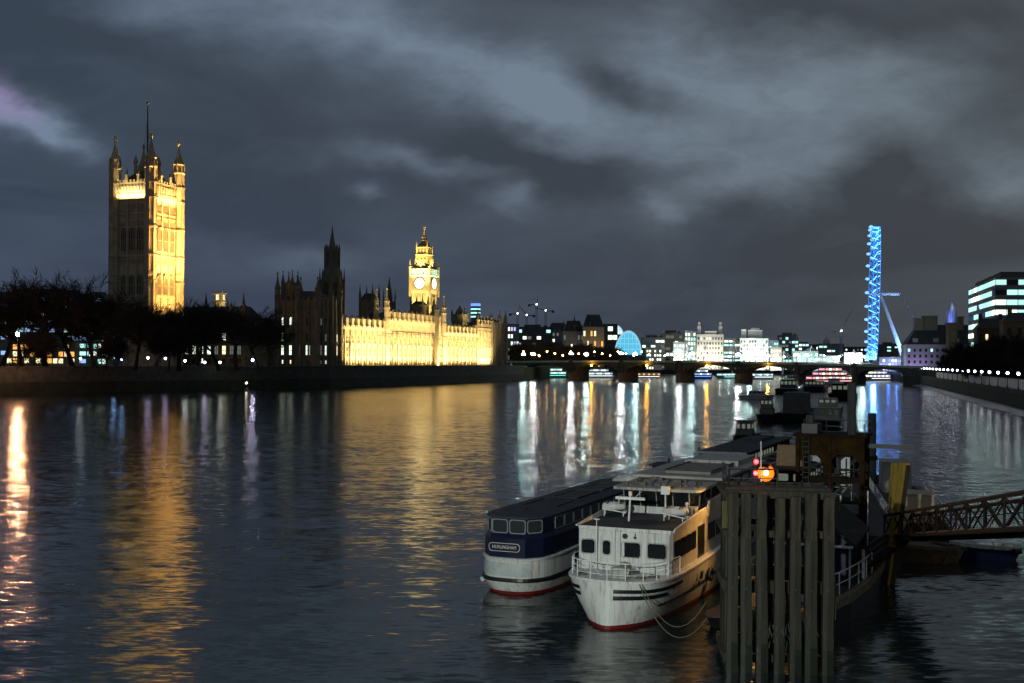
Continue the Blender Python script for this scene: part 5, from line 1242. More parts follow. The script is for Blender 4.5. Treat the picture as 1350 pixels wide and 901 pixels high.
    mb = MB(); mb.loft([ring([(0, yf - .02), (ww - .2, yf + .06), (ww - .05, yf + .35), (ww - .05, 13), (0, 13)], 4.72), ring([(0, yf - .3), (ww - .15, yf - .2), (ww, yf + .1), (ww, 13), (0, 13)], 5.62)]); mb.build('wheelhouse_glass', GLASS, t)
    mb = MB()
    for x in (-1.78, -.9, 0, .9, 1.78): mb.tube((x, yf - .03 - .0 * abs(x), 4.7), (x * 1.02, yf - .3, 5.64), .035, .035, 4)
    for y in (10.4, 11.6): 
        for s in (-1, 1): mb.tube((s * (ww - .03), y, 4.7), (s * (ww + .01), y, 5.64), .035, .035, 4)
    mb.build('window_post', WHITE2, t)
    mb = MB(); mb.loft([ring([(0, yf - .75), (2.25, yf - .6), (2.4, yf - .3), (2.4, 13.3), (0, 13.3)], 5.62), ring([(0, yf - .75), (2.25, yf - .6), (2.4, yf - .3), (2.4, 13.3), (0, 13.3)], 5.76)]); mb.build('wheelhouse_roof', WHITE2, t)
    # dark companion box with a framed window right of the wheelhouse, then the long saloon with its roof
    mb = MB(); mb.box(-2.35, 2.42, 13.32, 26, zt + .05, 5.85); sal = mb.build('upper_saloon', mat('brown_black_panel', (.035, .022, .016), .5, var=.2), t)
    quadwin('saloon_window', t, (1.35, 13.30), (1.95, 13.30), 4.75, 5.6, (GLASS, RAILW), .04, .07)
    for y in (14.5, 17, 19.5, 22): quadwin('saloon_window', t, (2.42, y), (2.42, y + 1.9), 4.8, 5.6, (GLASS, WHITE2), .03, .05)
    mb = MB(); mb.loft([ring([(0, 13.0), (2.6, 13.0), (2.65, 13.2), (2.65, 26.4), (0, 26.4)], 5.86), ring([(0, 13.0), (2.6, 13.0), (2.65, 13.2), (2.65, 26.4), (0, 26.4)], 6.0)]); mb.build('saloon_roof', mat('worn_roof_paint', (.36, .33, .30), .6, var=.25, scale=.8), t)
    mb = MB(); mb.box(-1.1, 1.6, 14.6, 20.6, 6.005, 6.16); sk = mb.build('sliding_roof', mat('grey_roof_panel', (.22, .20, .19), .6, var=.2), t)
    mb = MB()
    for y in (14.6, 16.1, 17.6, 19.1): mb.box(-1.12, 1.62, y - .05, y + .05, 6.162, 6.2)
    mb.box(-1.16, -1.08, 14.5, 20.7, 6.162, 6.23); mb.box(1.58, 1.66, 14.5, 20.7, 6.162, 6.23); mb.build('roof_bar', mat('dark_roof_bar', (.05, .04, .035), .6, var=0), sk)
    mb = MB(); mb.box(-1.5, 1.9, 20.8, 26.2, 6.005, 6.32); mb.build('raised_roof', WHITE2, t)
    rng = random.Random(5); mb = MB()
    for k in range(16): mb.box(*(lambda x, y, s: (x, x + s, y, y + s * .7, 5.765, 5.82 + rng.random() * .14))(rng.uniform(-2.1, 1.6), rng.uniform(8.7, 12.6), rng.uniform(.15, .5)))
    for k in range(5): x = -1.9 + k * .8; mb.tube((x, 12.7, 5.8), (x + .7, 9.2, 5.85), .03, .03, 5)
    mb.build('roof_clutter', mat('roof_gear', (.15, .12, .10), .8, var=.4, scale=2), t)
    # radar mast and signal post on the foredeck roof
    mb = MB(); mb.tube((-.55, 5.6, zt), (-.5, 5.7, 5.75), .055, .045, 8); mb.cbox(-.5, 5.7, 5.5, 1.55, .16, .14); mb.cbox(-.5, 5.7, 5.75, .14, .14, .22); mb.tube((-.3, 5.7, 5.5), (.1, 5.7, 5.9), .015, .015, 4); mb.build('radar_mast', RAILW, t)
    mb = MB(); mb.tube((.75, 7.9, zt), (.75, 7.9, 5.6), .045, .045, 8); mb.cbox(.75, 7.9, 5.75, .42, .3, .42); mb.build('signal_post', RAILW, t)
    # bow rail
    base = [p for p in outline(lerp_h(dk, dk, 0))]; rp = [base[3 * i] for i in (-5, -4, -3, -2, -1, 0, 1, 2, 3, 4, 5)]
    mb = MB(); rail(mb, [(x * .96, y + .08, 2.14 + sh(y)) for x, y in rp], .82, .024, 2); mb.tube((-1.0, .75, 2.95), (-.55, 1.5, 2.15), .02, .02, 4); mb.build('bow_rail', RAILW, t)
    mb = MB(); mb.cbox(.35, 1.4, 2.45, .7, .5, .55); mb.tube((-.1, 1.4, 2.5), (.85, 1.4, 2.5), .22, .22, 10); mb.lathe(.2, 2.5, [(.24, 2.15), (.24, 2.75), (.1, 2.8)], 10); mb.build('windlass', WHITE2, t)
    mb = MB()
    for x, y in ((-1.6, 1.5), (1.3, 1.6), (1.75, 2.2)): mb = MB(); mb.lathe(x, y, [(.28, 2.14), (.3, 2.22), (.22, 2.32), (.1, 2.36)], 9); mb.build('rope_coil', ROPE, t)
    for s, (x, y, z) in ((-1, (-.75, 1.0, .55)), (1, (.95, 1.12, .55))):
        mb = MB(); mb.tube((x, y - .08, z), (x + s * .02, y - .12, z + .5), .05, .05, 6)
        for e in (-1, 1): mb.loft([[(x, y - .05, z), (x + e * .1, y - .02, z - .05), (x + e * .3, y - .02 + .1 * (e * s > 0), z + .5)], [(x, y - .14, z), (x + e * .1, y - .11, z - .05), (x + e * .3, y - .08 + .1 * (e * s > 0), z + .5)]])
        mb.build('anchor', mat('anchor_iron', (.14, .14, .13), .6, var=.3, scale=4), t)
    return t, o
wb, wo = white_boat()
WM = Matrix.Translation((wo.x, wo.y, 0)) @ Matrix.Rotation(-HD, 4, 'Z')
def liferaft(label, x, y, rz):
    p = WM @ Vector((x, y, 4.36)); t = thing('liferaft', label, 'liferaft', tuple(p), -HD + rz, 'liferafts on the white boat')
    mb = MB()
    for yy in (-.35, .35):
        mb.tube((-.5, yy, 0), (-.5, yy, .38), .03, .03, 5); mb.tube((.5, yy, 0), (.5, yy, .22), .03, .03, 5); mb.tube((-.6, yy, .38), (.65, yy, .2), .035, .035, 5)
    mb.tube((-.6, -.35, .38), (-.6, .35, .38), .03, .03, 5); mb.build('cradle', RAILW, t)
    mb = MB(); n = 10
    for k, (yy, zz) in enumerate(((-.2, .5), (.2, .5))):
        mb.loft([[(x_, yy + r * math.cos(2 * math.pi * j / n), zz + r * 1.0 * math.sin(2 * math.pi * j / n)) for j in range(n)] for x_, r in ((-.62, .06), (-.56, .17), (-.1, .21), (-.08, .225), (.08, .225), (.1, .21), (.56, .17), (.62, .06))])
    mb.build('canister', CANVAS, t, smooth=True)
    mb = MB()
    for x_ in (-.35, .35): mb.box(x_ - .03, x_ + .03, -.42, .42, .66, .725)
    mb.build('strap', ROPE, t)
liferaft('white liferaft canisters on a rack, left of the white boat wheelhouse', -1.85, 7.2, .25)
liferaft('white liferaft canisters on a rack, right of the white boat wheelhouse', 1.65, 6.6, -.1)
t = thing('air_unit', 'small white machinery box with pipes beside the right liferaft', 'machinery', tuple(WM @ Vector((2.0, 8.4, 4.34))), -HD)
mb = MB(); mb.box(-.2, .3, -.3, .3, .02, .55); mb.build('housing', WHITE2, t); mb = MB(); mb.tube((-.1, -.5, 0), (-.1, -.5, .7), .05, .05, 6); mb.ball((-.1, -.5, .75), .1); mb.tube((.15, -.4, 0), (.15, -.4, .5), .06, .06, 6); mb.build('vent_pipe', RAILW, t)
def mooring_rope(label, a, b_, sag, r=.022):
    mb = MB(); a, b_ = Vector(a), Vector(b_); pts = [a.lerp(b_, i / 14) - Vector((0, 0, sag * 4 * (i / 14) * (1 - i / 14))) for i in range(15)]
    mb.path(pts, r, 5); tag(mb.build('mooring_rope', ROPE), label, 'rope', 'mooring ropes of the white boat')
mooring_rope('upper slack mooring rope from the white boat bow to the timber pile cluster', WM @ Vector((1.6, .75, 2.15)), (8.62, 50.2, 1.9), 1.5)
mooring_rope('lower slack mooring rope drooping close to the water below the white bow', WM @ Vector((1.5, .7, 2.12)), (8.6, 49.4, 1.5), 1.62)

def text_mesh(name, body, size, m, parent, loc, rot, width=None, extrude=.012):
    cu = bpy.data.curves.new(name, 'FONT'); cu.body = body; cu.size = size; cu.extrude = extrude; cu.align_x = 'CENTER'; cu.align_y = 'CENTER'
    tmp = bpy.data.objects.new(name, cu); COL.objects.link(tmp); bpy.context.view_layer.update()
    me = bpy.data.meshes.new_from_object(tmp.evaluated_get(bpy.context.evaluated_depsgraph_get())); bpy.data.objects.remove(tmp)
    me.materials.clear(); me.materials.append(m); o = bpy.data.objects.new(name, me); COL.objects.link(o); o.parent = parent; o.location = loc; o.rotation_euler = rot
    if width: k = width / max(1e-6, o.dimensions.x); o.scale = (k, 1, 1)
    return o

def navy_boat():
    o = gp(668, 784); t = thing('passenger_boat', 'navy and white round bowed passenger boat with flat dark roof', 'boat', (o.x, o.y, 0), -HD)
    dk = [(0, -.15), (.9, -.05), (1.5, .45), (1.85, 1.2), (2.0, 2.4), (2.05, 5), (2.05, 21.6), (1.7, 22.6), (0, 22.8)]
    wl = [(0, .15), (.75, .3), (1.3, .85), (1.65, 1.7), (1.85, 3.0), (1.95, 5.5), (1.95, 21.2), (1.6, 22.0), (0, 22.2)]
    dk, wl = dense(dk), dense(wl); f = lambda a: lerp_h(wl, dk, a)
    mb = MB(); mb.loft([ring(f(-.3), -.6), ring(f(0), 0), ring(f(.15), .16)], True, False); mb.build('boot_topping', RED, t)
    mb = MB(); mb.loft([ring(f(.15), .16), ring(f(.9), .6), ring(f(1), .72)], False, False); mb.build('hull', WHITE, t, smooth=True)
    mb = MB(); mb.loft([ring(grow(f(1), .06), .70), ring(grow(f(1), .09), .76), ring(grow(f(1), .06), .9)]); mb.build('fender_strip', BLACK, t)
    mb = MB(); mb.loft([ring([(x * .985, y + .04) for x, y in dk], .9), ring([(x * .985, y + .04) for x, y in dk], 1.86)], False, False); ws = mb.build('lower_side', WHITE, t, smooth=True)
    mb = MB(); a = outline([(x * .985 + (.02 if x else 0), y + .01) for x, y in dk]); idx = list(range(-12, 6)); mb.loft([[(a[i][0], a[i][1], 1.0) for i in idx], [(a[i][0], a[i][1], 1.72) for i in idx]], False, False, False); mb.build('bow_panel', GREYP, ws)
    mb = MB(); mb.loft([ring(grow(dk, .03), 1.84), ring(grow(dk, .05), 1.95), ring(grow([(x * .985, y + .05) for x, y in dk], .0), 1.98)], False, True); mb.build('white_ledge', WHITE, t)
    cab = [(0, .22), (1.0, .26), (1.62, 1.15), (1.78, 2.4), (1.8, 5), (1.8, 21.2), (1.5, 21.9), (0, 22.0)]
    cab2 = [(x * .985, y + .03) for x, y in cab]
    band = [(0, -.0), (1.02, .05), (1.72, .95), (1.9, 2.3), (1.93, 5), (1.93, 21.5), (1.6, 22.2), (0, 22.3)]
    mb = MB(); mb.loft([ring(band, 1.96), ring(band, 3.0), ring(cab, 3.2)], False, True); nb = mb.build('navy_band', NAVY, t)
    mb = MB(); mb.loft([ring(cab, 3.2), ring(cab2, 4.06)], False, False); mb.build('cabin', NAVY, t)
    mb = MB(); rf = grow(cab, .10); mb.loft([ring(rf, 4.06), ring(rf, 4.14), ring([(x * .55, y * .97 + .5) for x, y in rf], 4.24)]); mb.build('roof', NAVYR, t)
    FRM = (GLASSG, mat('grey_window_frame', (.22, .23, .24), .5, var=0))
    V = lambda p, q, f_: (p[0] + (q[0] - p[0]) * f_, p[1] + (q[1] - p[1]) * f_)
    A, B_, C_, D_, E_ = (-1.78, 2.4), (-1.62, 1.15), (-1.0, .26), (0, .22), (1.0, .26)
    quadwin('window', t, V(A, B_, .1), V(A, B_, .95), 3.26, 3.98, FRM); quadwin('window', t, V(B_, C_, .06), V(B_, C_, .97), 3.26, 3.98, FRM)
    quadwin('window', t, (-.98, .25), (-.04, .215), 3.24, 4.0, FRM); quadwin('window', t, (.04, .215), (.98, .25), 3.24, 4.0, FRM)
    quadwin('window', t, V(E_, (1.62, 1.15), .05), V(E_, (1.62, 1.15), .95), 3.26, 3.98, FRM)
    for k in range(12): y = 2.5 + k * 1.5; quadwin('window', t, (1.79, y), (1.79, y + 1.4), 3.28, 3.98, FRM)
    for k in range(6): y = 5 + k * 1.5; quadwin('side_opening', t, (2.03, y), (2.03, y + 1.3), 1.1, 1.75, (BLACK, WHITE2), .02, .04)
    quadwin('vent', t, (1.72, 1.5), (1.80, 1.8), 1.2, 1.5, (BLACK, BLACK), .10, .02)
    # name board
    LET = mat('cream_lettering', (.62, .60, .52), .6, var=0)
    nbd = MB(); L2 = .88
    pts = [(L2 * (1 if math.cos(a) > 0 else -1) * (.78) + .2 * math.cos(a), .2 * math.sin(a)) for a in [math.pi / 16 + math.pi * 2 * i / 16 for i in range(16)]]
    n = len(pts); nbd.loft([[(x - .55 if False else x, 0, z) for x, z in pts], [(x * 1.03, 0, z * 1.14) for x, z in pts], [(x * 1.03, .05, z * 1.14) for x, z in pts]], False, False)
    ob = nbd.build('name_board_border', LET, t); ob.location = (-.15, -.045, 2.52)
    text_mesh('boat_name', 'HURLINGHAM', .26, LET, t, (-.15, -.035, 2.52), (math.pi / 2, 0, 0), width=1.38)
    # roof gear
    for k, (x0, x1, y0, y1) in enumerate(((-.75, .95, 8.5, 12.5), (-.75, .95, 13.3, 17.0), (-.7, .9, 17.8, 20.6))):
        mb = MB(); mb.box(x0, x1, y0, y0 + .12, 4.2, 4.34); mb.box(x0, x1, y1 - .12, y1, 4.2, 4.34); mb.box(x0, x0 + .12, y0 + .121, y1 - .121, 4.2, 4.34); mb.box(x1 - .12, x1, y0 + .121, y1 - .121, 4.2, 4.34); mb.box(x0 + .13, x1 - .13, y0 + .13, y1 - .13, 4.2, 4.27)
        for j in range(1, 4): y = y0 + (y1 - y0) * j / 4; mb.box(x0 + .13, x1 - .13, y - .05, y + .05, 4.271, 4.33)
        mb.build('roof_hatch', mat('black_roof_hatch', (.014, .016, .022), .5, var=.3, scale=3), t)
    mb = MB()
    for x in (-.9, 1.05): mb.tube((x, 4.5, 4.27), (x, 7.5, 4.27), .05, .05, 5)
    mb.build('roof_pole', BLACK, t)
    mb = MB()
    for x, y in ((-.9, 2.0), (.2, 2.3)): mb.lathe(x, y, [(.09, 4.15), (.09, 4.3), (.13, 4.32), (0, 4.4)], 8)
    mb.build('roof_vent', BLACK, t)
    mb = MB(); mb.ball((-1.70, 1.1, 4.18), .07); mb.build('side_lamp_housing', RAILW, t)
    mb = MB(); mb.tube((-.1, 6.2, 4.2), (-.1, 6.2, 5.4), .02, .015, 4); mb.build('aerial', STEEL, t)
    mb = MB(); mb.tube((-1.60, .45, .55), (-1.66, .38, .72), .10, .10, 8); mb.build('fender', RAILW, t)
    p = Matrix.Translation((o.x, o.y, 0)) @ Matrix.Rotation(-HD, 4, 'Z') @ Vector((1.0, 19.2, 4.25))
    c = thing('tarpaulin_bundle', 'pale tarpaulin bundle lying on the far end of the navy boat roof', 'tarpaulin', tuple(p), -HD)
    mb = MB(); rg = [];
    for i in range(9):
        f_ = i / 8; r = .15 + .45 * math.sin(math.pi * f_) * (1 + .2 * math.sin(i * 2.1)); rg.append([(-1.3 + 2.6 * f_, r * 1.3 * math.cos(a), .02 + max(0, r * .9 * math.sin(a))) for a in [2 * math.pi * j / 10 for j in range(10)]])
    mb.loft(rg); mb.build('canvas', CANVAS, c, smooth=True)
navy_boat()

# ---------------------------------------------------------------- simple moored craft
def lighter(name, label, px, py, zref, length, beam, head, hull_m, top_m, hull_z, parts, cat='boat', group=None, Y=None):
    """hull with a deck; parts = (part name, x0, x1, y0, y1, z0, z1, material, windows?)"""
    o = gp(px, py, zref) if Y is None else Vector((at(px, 480, Y).x, Y, 0)); t = thing(name, label, cat, (o.x, o.y, 0), -head, group); b2 = beam / 2
    dk = [(0, -.3), (b2 * .55, .15), (b2 * .9, 1.2), (b2, 3), (b2, length - 1.5), (b2 * .8, length), (0, length + .2)]
    wl = [(0, .6), (b2 * .3, 1.1), (b2 * .7, 2.4), (b2 * .92, 4), (b2 * .95, length - 2.2), (b2 * .7, length - .8), (0, length - .6)]
    sh = lambda y: .35 * max(0, 1 - y / 5) ** 2
    mb = MB(); mb.loft([ring(wl, -.4), ring(lerp_h(wl, dk, .6), hull_z * .5), ring(dk, hull_z, sh)], True, True); mb.build('hull', hull_m, t)
    mb = MB(); a = outline(grow(dk, .06)); mb.loft([[(x, y, hull_z - .12 + sh(y)) for x, y in a], [(x, y, hull_z + .08 + sh(y)) for x, y in a]]); mb.build('gunwale', top_m, t)
    for nm, x0, x1, y0, y1, z0, z1, m, w in parts:
        mb = MB(); e = min(.12, (z1 - z0) * .1)
        mb.loft([[(x0, y0, z0), (x1, y0, z0), (x1, y1, z0), (x0, y1, z0)], [(x0 + e * .5, y0 + e, z1 - e), (x1 - e * .5, y0 + e, z1 - e), (x1 - e * .5, y1 - e, z1 - e), (x0 + e * .5, y1 - e, z1 - e)], [(x0 + e, y0 + 2 * e, z1), (x1 - e, y0 + 2 * e, z1), (x1 - e, y1 - 2 * e, z1), (x0 + e, y1 - 2 * e, z1)]]); mb.build(nm, m, t)
        if w:
            n, wm = w
            for k in range(n): a_, b_ = x0 + (x1 - x0) * (k + .12) / n, x0 + (x1 - x0) * (k + .88) / n; quadwin('window', t, (a_, y0 + e * .2), (b_, y0 + e * .2), z0 + (z1 - z0) * .45, z0 + (z1 - z0) * .85, wm, .05)
            m_ = max(2, int((y1 - y0) / 1.6))
            for k in range(min(m_, 10)):
                a_, b_ = y0 + (y1 - y0) * (k + .12) / m_, y0 + (y1 - y0) * (k + .88) / m_; quadwin('window', t, (x1 - e * .2, a_), (x1 - e * .2, b_), z0 + (z1 - z0) * .45, z0 + (z1 - z0) * .85, wm, .05)
                quadwin('window', t, (x0 + e * .2, b_), (x0 + e * .2, a_), z0 + (z1 - z0) * .45, z0 + (z1 - z0) * .85, wm, .05)
    return t
DG = (GLASS, WHITE2); DB = (GLASS, BLACK); LG = (LITD, BLACK)
t = lighter('work_launch', 'launch whose small dark wheelhouse shows behind the navy boat roof', 866, 640, 0, 11, 3.0, HD, BLACK, BLACK, .9, [('wheelhouse', -1.2, 1.2, 2.5, 5.6, .9, 2.7, BLACK, (3, LG)), ('roof', -1.4, 1.4, 2.3, 5.8, 2.7, 2.85, NAVYR, None), ('engine_box', -1, 1, 6, 9, .9, 1.5, STEEL, None)], Y=105)
mb = MB(); mb.tube((.3, 3.4, 2.85), (.3, 3.4, 3.4), .12, .12, 6); mb.build('exhaust', STEEL, t)
t = lighter('covered_barge', 'long barge with a flat dark grey roof behind the white boat', 948, 604, 0, 32, 5.6, HD, BLACK, RUSTD, 1.3, [('cabin', -2.5, 2.5, 1.5, 30, 1.3, 2.9, RUSTD, (4, LG)), ('roof', -2.7, 2.7, 1.2, 30.3, 2.9, 3.05, mat('grey_roof_felt', (.045, .043, .048), .8, var=.25, scale=1.5), None), ('skylight', -1.0, 1.0, 18, 27, 3.05, 3.4, NAVYR, None)], Y=119)
mb = MB(); mb.box(-2.7, 2.7, 1.15, 1.25, 2.86, 3.1); mb.build('roof_edge', WHITE2, t)
for s in (-2.5, -.6, 1.2): mb = MB(); mb.lathe(s, 1.9, [(.12, 3.05), (.12, 3.4), (.2, 3.42), (0, 3.55)], 6); mb.build('roof_vent', STEEL, t)
t = lighter('tug_boat', 'small dark tug with a raised wheelhouse behind the flat roofed barge', 974, 590, 0, 14, 3.8, HD, BLACK, RUSTD, 1.2, [('deckhouse', -1.5, 1.5, 3, 9, 1.2, 2.4, RUSTD, None), ('wheelhouse', -1.1, 1.1, 3.5, 6, 2.4, 4.3, BLACK, (3, LG)), ('roof', -1.3, 1.3, 3.3, 6.2, 4.3, 4.45, STEEL, None)], Y=156)
mb = MB(); mb.tube((0, 7, 2.4), (0, 7, 4.6), .25, .22, 8); mb.tube((.9, 5, 4.4), (.9, 5, 6.2), .04, .03, 4); mb.build('funnel', STEEL, t)
t = lighter('houseboat', 'brown houseboat with reddish panelled roof left of the rusty steel gantry', 1018, 640, 0, 42, 6.2, HD, RUSTD, WHITE2, 1.4, [('cabin', -2.8, 2.8, 1.5, 40, 1.4, 3.2, RUSTD, (4, LG)), ('roof', -3.0, 3.0, 1.2, 40.4, 3.2, 3.35, mat('red_brown_roof', (.085, .052, .042), .8, var=.3, scale=1), None), ('front_panel', -.3, 2.2, 4, 4.6, 3.35, 5.2, mat('lamplit_orange_panel', (.30, .19, .10), .6, var=.2, scale=3), None), ('roof_boat_cover', 1.0, 2.9, 9, 12, 3.35, 3.9, CANVAS, None), ('stern_cabin', -1.6, 1.6, 34, 38, 3.35, 4.6, WHITE2, (4, DG))], Y=98)  # front panel's orange is lamplight put into its colour
for k in range(6): mb = MB(); mb.box(-2.6, 2.6, 8 + k * 5, 8.25 + k * 5, 3.352, 3.5); mb.build('roof_batten', RUSTD, t)
mb = MB(); mb.box(-2.95, -2.75, 1.3, 40, 3.352, 3.5); mb.box(-.9, -.75, 1.3, 40, 3.352, 3.45); mb.build('roof_edge', WHITE2, t)
# chain of moored craft in mid river
lighter('tug_boat', 'black tug moored at the left of the mid river craft', 1008, 558, 0, 12, 4.2, R(18), BLACK, STEEL, 1.5, [('deckhouse', -1.4, 1.4, 3, 8, 1.5, 2.9, BLACK, None), ('wheelhouse', -1.2, 1.2, 3.2, 5.8, 2.9, 4.9, BLACK, (3, LG)), ('funnel', -.4, .4, 6.6, 7.6, 2.9, 5.3, STEEL, None), ('mast', -.06, .06, 4.4, 4.55, 4.9, 7.0, STEEL, None)])
lighter('cargo_barge', 'wide black barge with a dark grey box cabin in mid river', 1046, 558, 0, 26, 8.4, R(18), BLACK, STEEL, 1.7, [('box_cabin', -2.6, 2.6, 5, 16, 1.7, 6.2, mat('dark_grey_cabin', (.05, .052, .055), .7, var=.25, scale=.6), None), ('hatch', -3, 3, 17, 24, 1.7, 2.6, STEEL, None)])
t = lighter('houseboat', 'cream houseboat with a row of square windows in mid river', 1089, 566, 0, 22, 5.4, R(18), BLACK, WHITE2, 1.4, [('cabin', -2.4, 2.4, 3, 20, 1.4, 3.9, mat('cream_houseboat_paint', (.21, .21, .17), .6, var=.2), (4, (PANE, BLACK))), ('upper_cabin', -1.7, 1.7, 5, 12, 4.1, 5.7, mat('cream_houseboat_paint', (.21, .21, .17)), (3, LG)), ('roof', -2.6, 2.6, 2.8, 20.2, 3.9, 4.05, WHITE2, None)])
lighter('cargo_barge', 'dark flat barge with pale gunwale, left end of the far row', 1036, 520, 0, 30, 9.5, R(18), BLACK, WHITE2, 2.0, [('cabin', -3.5, 3.0, 14, 24, 2.0, 5.6, STEEL, (4, LG)), ('wheelhouse', -1.5, 1.5, 24.5, 28, 2.0, 7.0, WALL_D, (3, LG))])
lighter('cargo_barge', 'dark barge with low cabins in the middle of the far row', 1072, 517, 0, 34, 10, R(18), BLACK, STEEL, 2.0, [('cabin', -4, 4, 8, 18, 2.0, 4.6, WALL_D, (5, LG)), ('hold', -3.6, 3.6, 20, 32, 2.0, 3.6, STEEL, None)])
lighter('cargo_barge', 'brownish dark barge closest to the blue reflection', 1110, 528, 0, 28, 9.5, R(18), RUSTD, RUSTD, 1.9, [('cabin', -3.6, 3.6, 6, 18, 1.9, 5.4, RUSTD, (4, LG)), ('awning', -2, 3, 19, 24, 1.9, 4.2, WALL_D, None)])
lighter('motor_cruiser', 'small pale cabin cruiser among the far dark barges', 1092, 509, 0, 16, 5.5, R(40), WHITE, WHITE, 1.8, [('cabin', -1.9, 1.9, 4, 11, 1.8, 4.2, WHITE, (3, DG))])
lighter('motor_cruiser', 'small pale boat beside the left end of the far barge row', 1020, 527, 0, 13, 4.2, R(-50), WHITE2, WHITE2, 1.2, [('cabin', -1.5, 1.5, 4, 9, 1.2, 3.0, WHITE2, (3, DG))])
mb_names = None
# lit passenger boats beyond the bridge
def river_cruiser(label, px0, px1, Y, wm, hull_m, decks, hz=2.4, strip=None):
    a, e = at(px0, 480, Y), at(px1, 480, Y + 18); L_ = (e - a).length; d = (e - a).normalized(); hd = math.atan2(d.x, d.y)
    t = thing('river_cruiser', label, 'boat', (a.x, a.y, 0), -hd, 'lit river boats around the bridge arches'); b2 = 3.2
    dk = [(0, -.5), (b2 * .5, 1), (b2 * .9, 4), (b2, 8), (b2, L_ - 1), (0, L_)]; wl = [(0, 1.5), (b2 * .3, 3), (b2 * .7, 6), (b2 * .9, 10), (b2 * .9, L_ - 2), (0, L_ - 1)]
    mb = MB(); mb.loft([ring(wl, -.3), ring(dk, hz)]); mb.build('hull', hull_m, t); z = hz
    for k in range(decks):
        y0, y1 = 4 + k * 5, L_ - 2 - k * 4; mb = MB(); mb.box(-2.6, 2.6, y0, y1, z, z + 2.3); mb.build('cabin', WALL_D, t); mb = MB(); mb.box(-2.9, 2.9, y0 - .8, y1 + .6, z + 2.3, z + 2.5); mb.build('cabin_roof', WALL_W, t)
        n = max(3, int((y1 - y0) / 2.4))
        for j in range(n):
            for x in (-2.62, 2.62): pane_part('window', t, wm[j % len(wm)], (x, y0 + (y1 - y0) * (j + .5) / n, z + .7), (y1 - y0) / n * .8, 1.1, math.pi / 2)
        pane_part('window', t, wm[0], (0, y0 - .02, z + .7), 4.4, 1.1); z += 2.5
    if strip: mb = MB(); mb.box(-3.3, -3.22, 6, L_ - 3, hz - .7, hz - .3); mb.box(3.22, 3.3, 6, L_ - 3, hz - .7, hz - .3); mb.build('deck_light_strip', strip, t)
CYS, BLS, RDS, WHS = glow('cyan_strip', (.2, .95, .9), 1.6), glow('blue_strip', (.15, .3, 1.0), 2.2), glow('rose_strip', (1.0, .45, .5), 1.8), glow('white_strip', (.95, 1, 1), 1.8)
river_cruiser('cyan lit passenger boat under the first bridge arch from the left', 707, 746, 850, (LITC, LITW, LITC), mat('teal_hull', (.02, .12, .13), .5), 2, 2.6, CYS)
river_cruiser('white and blue lit passenger boat under the second bridge arch', 760, 808, 870, (LITW, LITB, LITW), WHITE2, 2, 2.2, WHS)
river_cruiser('low dark boat with orange lights under the third bridge arch', 826, 870, 880, (LITO, LITD), BLACK, 1, 1.8, WHS)
river_cruiser('blue lit boat under the fourth bridge arch', 902, 937, 860, (LITB, LITW, LITB), mat('navy_hull', (.01, .02, .09), .4), 2, 2.4, BLS)
river_cruiser('greenish lit small boat beside the blue lit boat', 945, 968, 880, (LITC, LITW), WHITE2, 1, 2.0, CYS)
river_cruiser('white boat with blue windows under the fifth bridge arch', 984, 1018, 850, (LITW, LITB, LITC), WHITE, 1, 2.4, WHS)
river_cruiser('large rose and white lit passenger boat under the sixth bridge arch', 1060, 1122, 655, (LITR, LITW, LITR, LITY), mat('dark_red_hull', (.10, .02, .02), .5), 3, 2.8, RDS)
river_cruiser('dim white boat under the last bridge arch below the wheel', 1138, 1172, 840, (LITW, LITP), WHITE2, 2, 2.2, WHS)

# ================================================================ pier: pontoon, hut, gantry, gangway, piles
PO = Vector((11.2, 51.1, 0)); PM_ = Matrix.Translation(PO) @ Matrix.Rotation(-HD, 4, 'Z'); PW = lambda x, y, z: tuple(PM_ @ Vector((x, y, z)))
def pontoon():
    t = thing('pier_pontoon', 'long dark floating pontoon with a rounded end behind the timber piles', 'pontoon', tuple(PO), -HD)
    half = [(0, 0), (1.5, .35), (2.6, 2.9), (3.3, 6), (3.7, 9.7), (3.9, 14), (3.9, 58), (0, 58)]
    ring_ = lambda d, z: [(x + (d if x > 0 else 0), y - (d if y < 4 else 0), z) for x, y in half] + [(-x * .78 - (d if x > 0 else 0), y - (d if y < 4 else 0), z) for x, y in half[::-1] if x > 0]
    mb = MB(); mb.loft([ring_(-.05, -.5), ring_(0, .9)]); mb.build('hull', BLACK, t)
    mb = MB(); mb.loft([ring_(.02, .9), ring_(.10, .95), ring_(.10, 1.35), ring_(0, 1.4)], False, True); mb.build('timber_rubbing_band', mat('pale_worn_timber', (.20, .165, .11), .85, var=.45, scale=2, stretch=(1, 1, 3)), t)
    mb = MB(); mb.loft([ring_(-.2, 1.402), ring_(-.2, 1.44)]); mb.build('deck', mat('dark_pontoon_deck', (.05, .045, .04), .8, var=.3, scale=1.5), t)
    mb = MB(); rail(mb, [(2.35, 3.2, 1.42), (2.85, 5, 1.42), (3.15, 6.5, 1.42), (3.4, 8.2, 1.42), (3.6, 10, 1.42), (3.72, 11.6, 1.42)], 1.05, .035, 1); mb.build('guard_rail', RAILW, t)
    mb = MB(); mb.box(1.3, 2.2, 4.2, 4.9, 1.44, 1.9); mb.build('bench_box', WHITE2, t)
    mb = MB(); 
    for x, y in ((-1.6, 2.2), (.4, 1.6), (1.4, 2.6)): mb.lathe(x, y, [(.2, 1.44), (.16, 1.8), (.26, 1.85), (.26, 1.95), (.1, 2.0)], 8)
    mb.build('bollard', WHITE2, t)
pontoon()
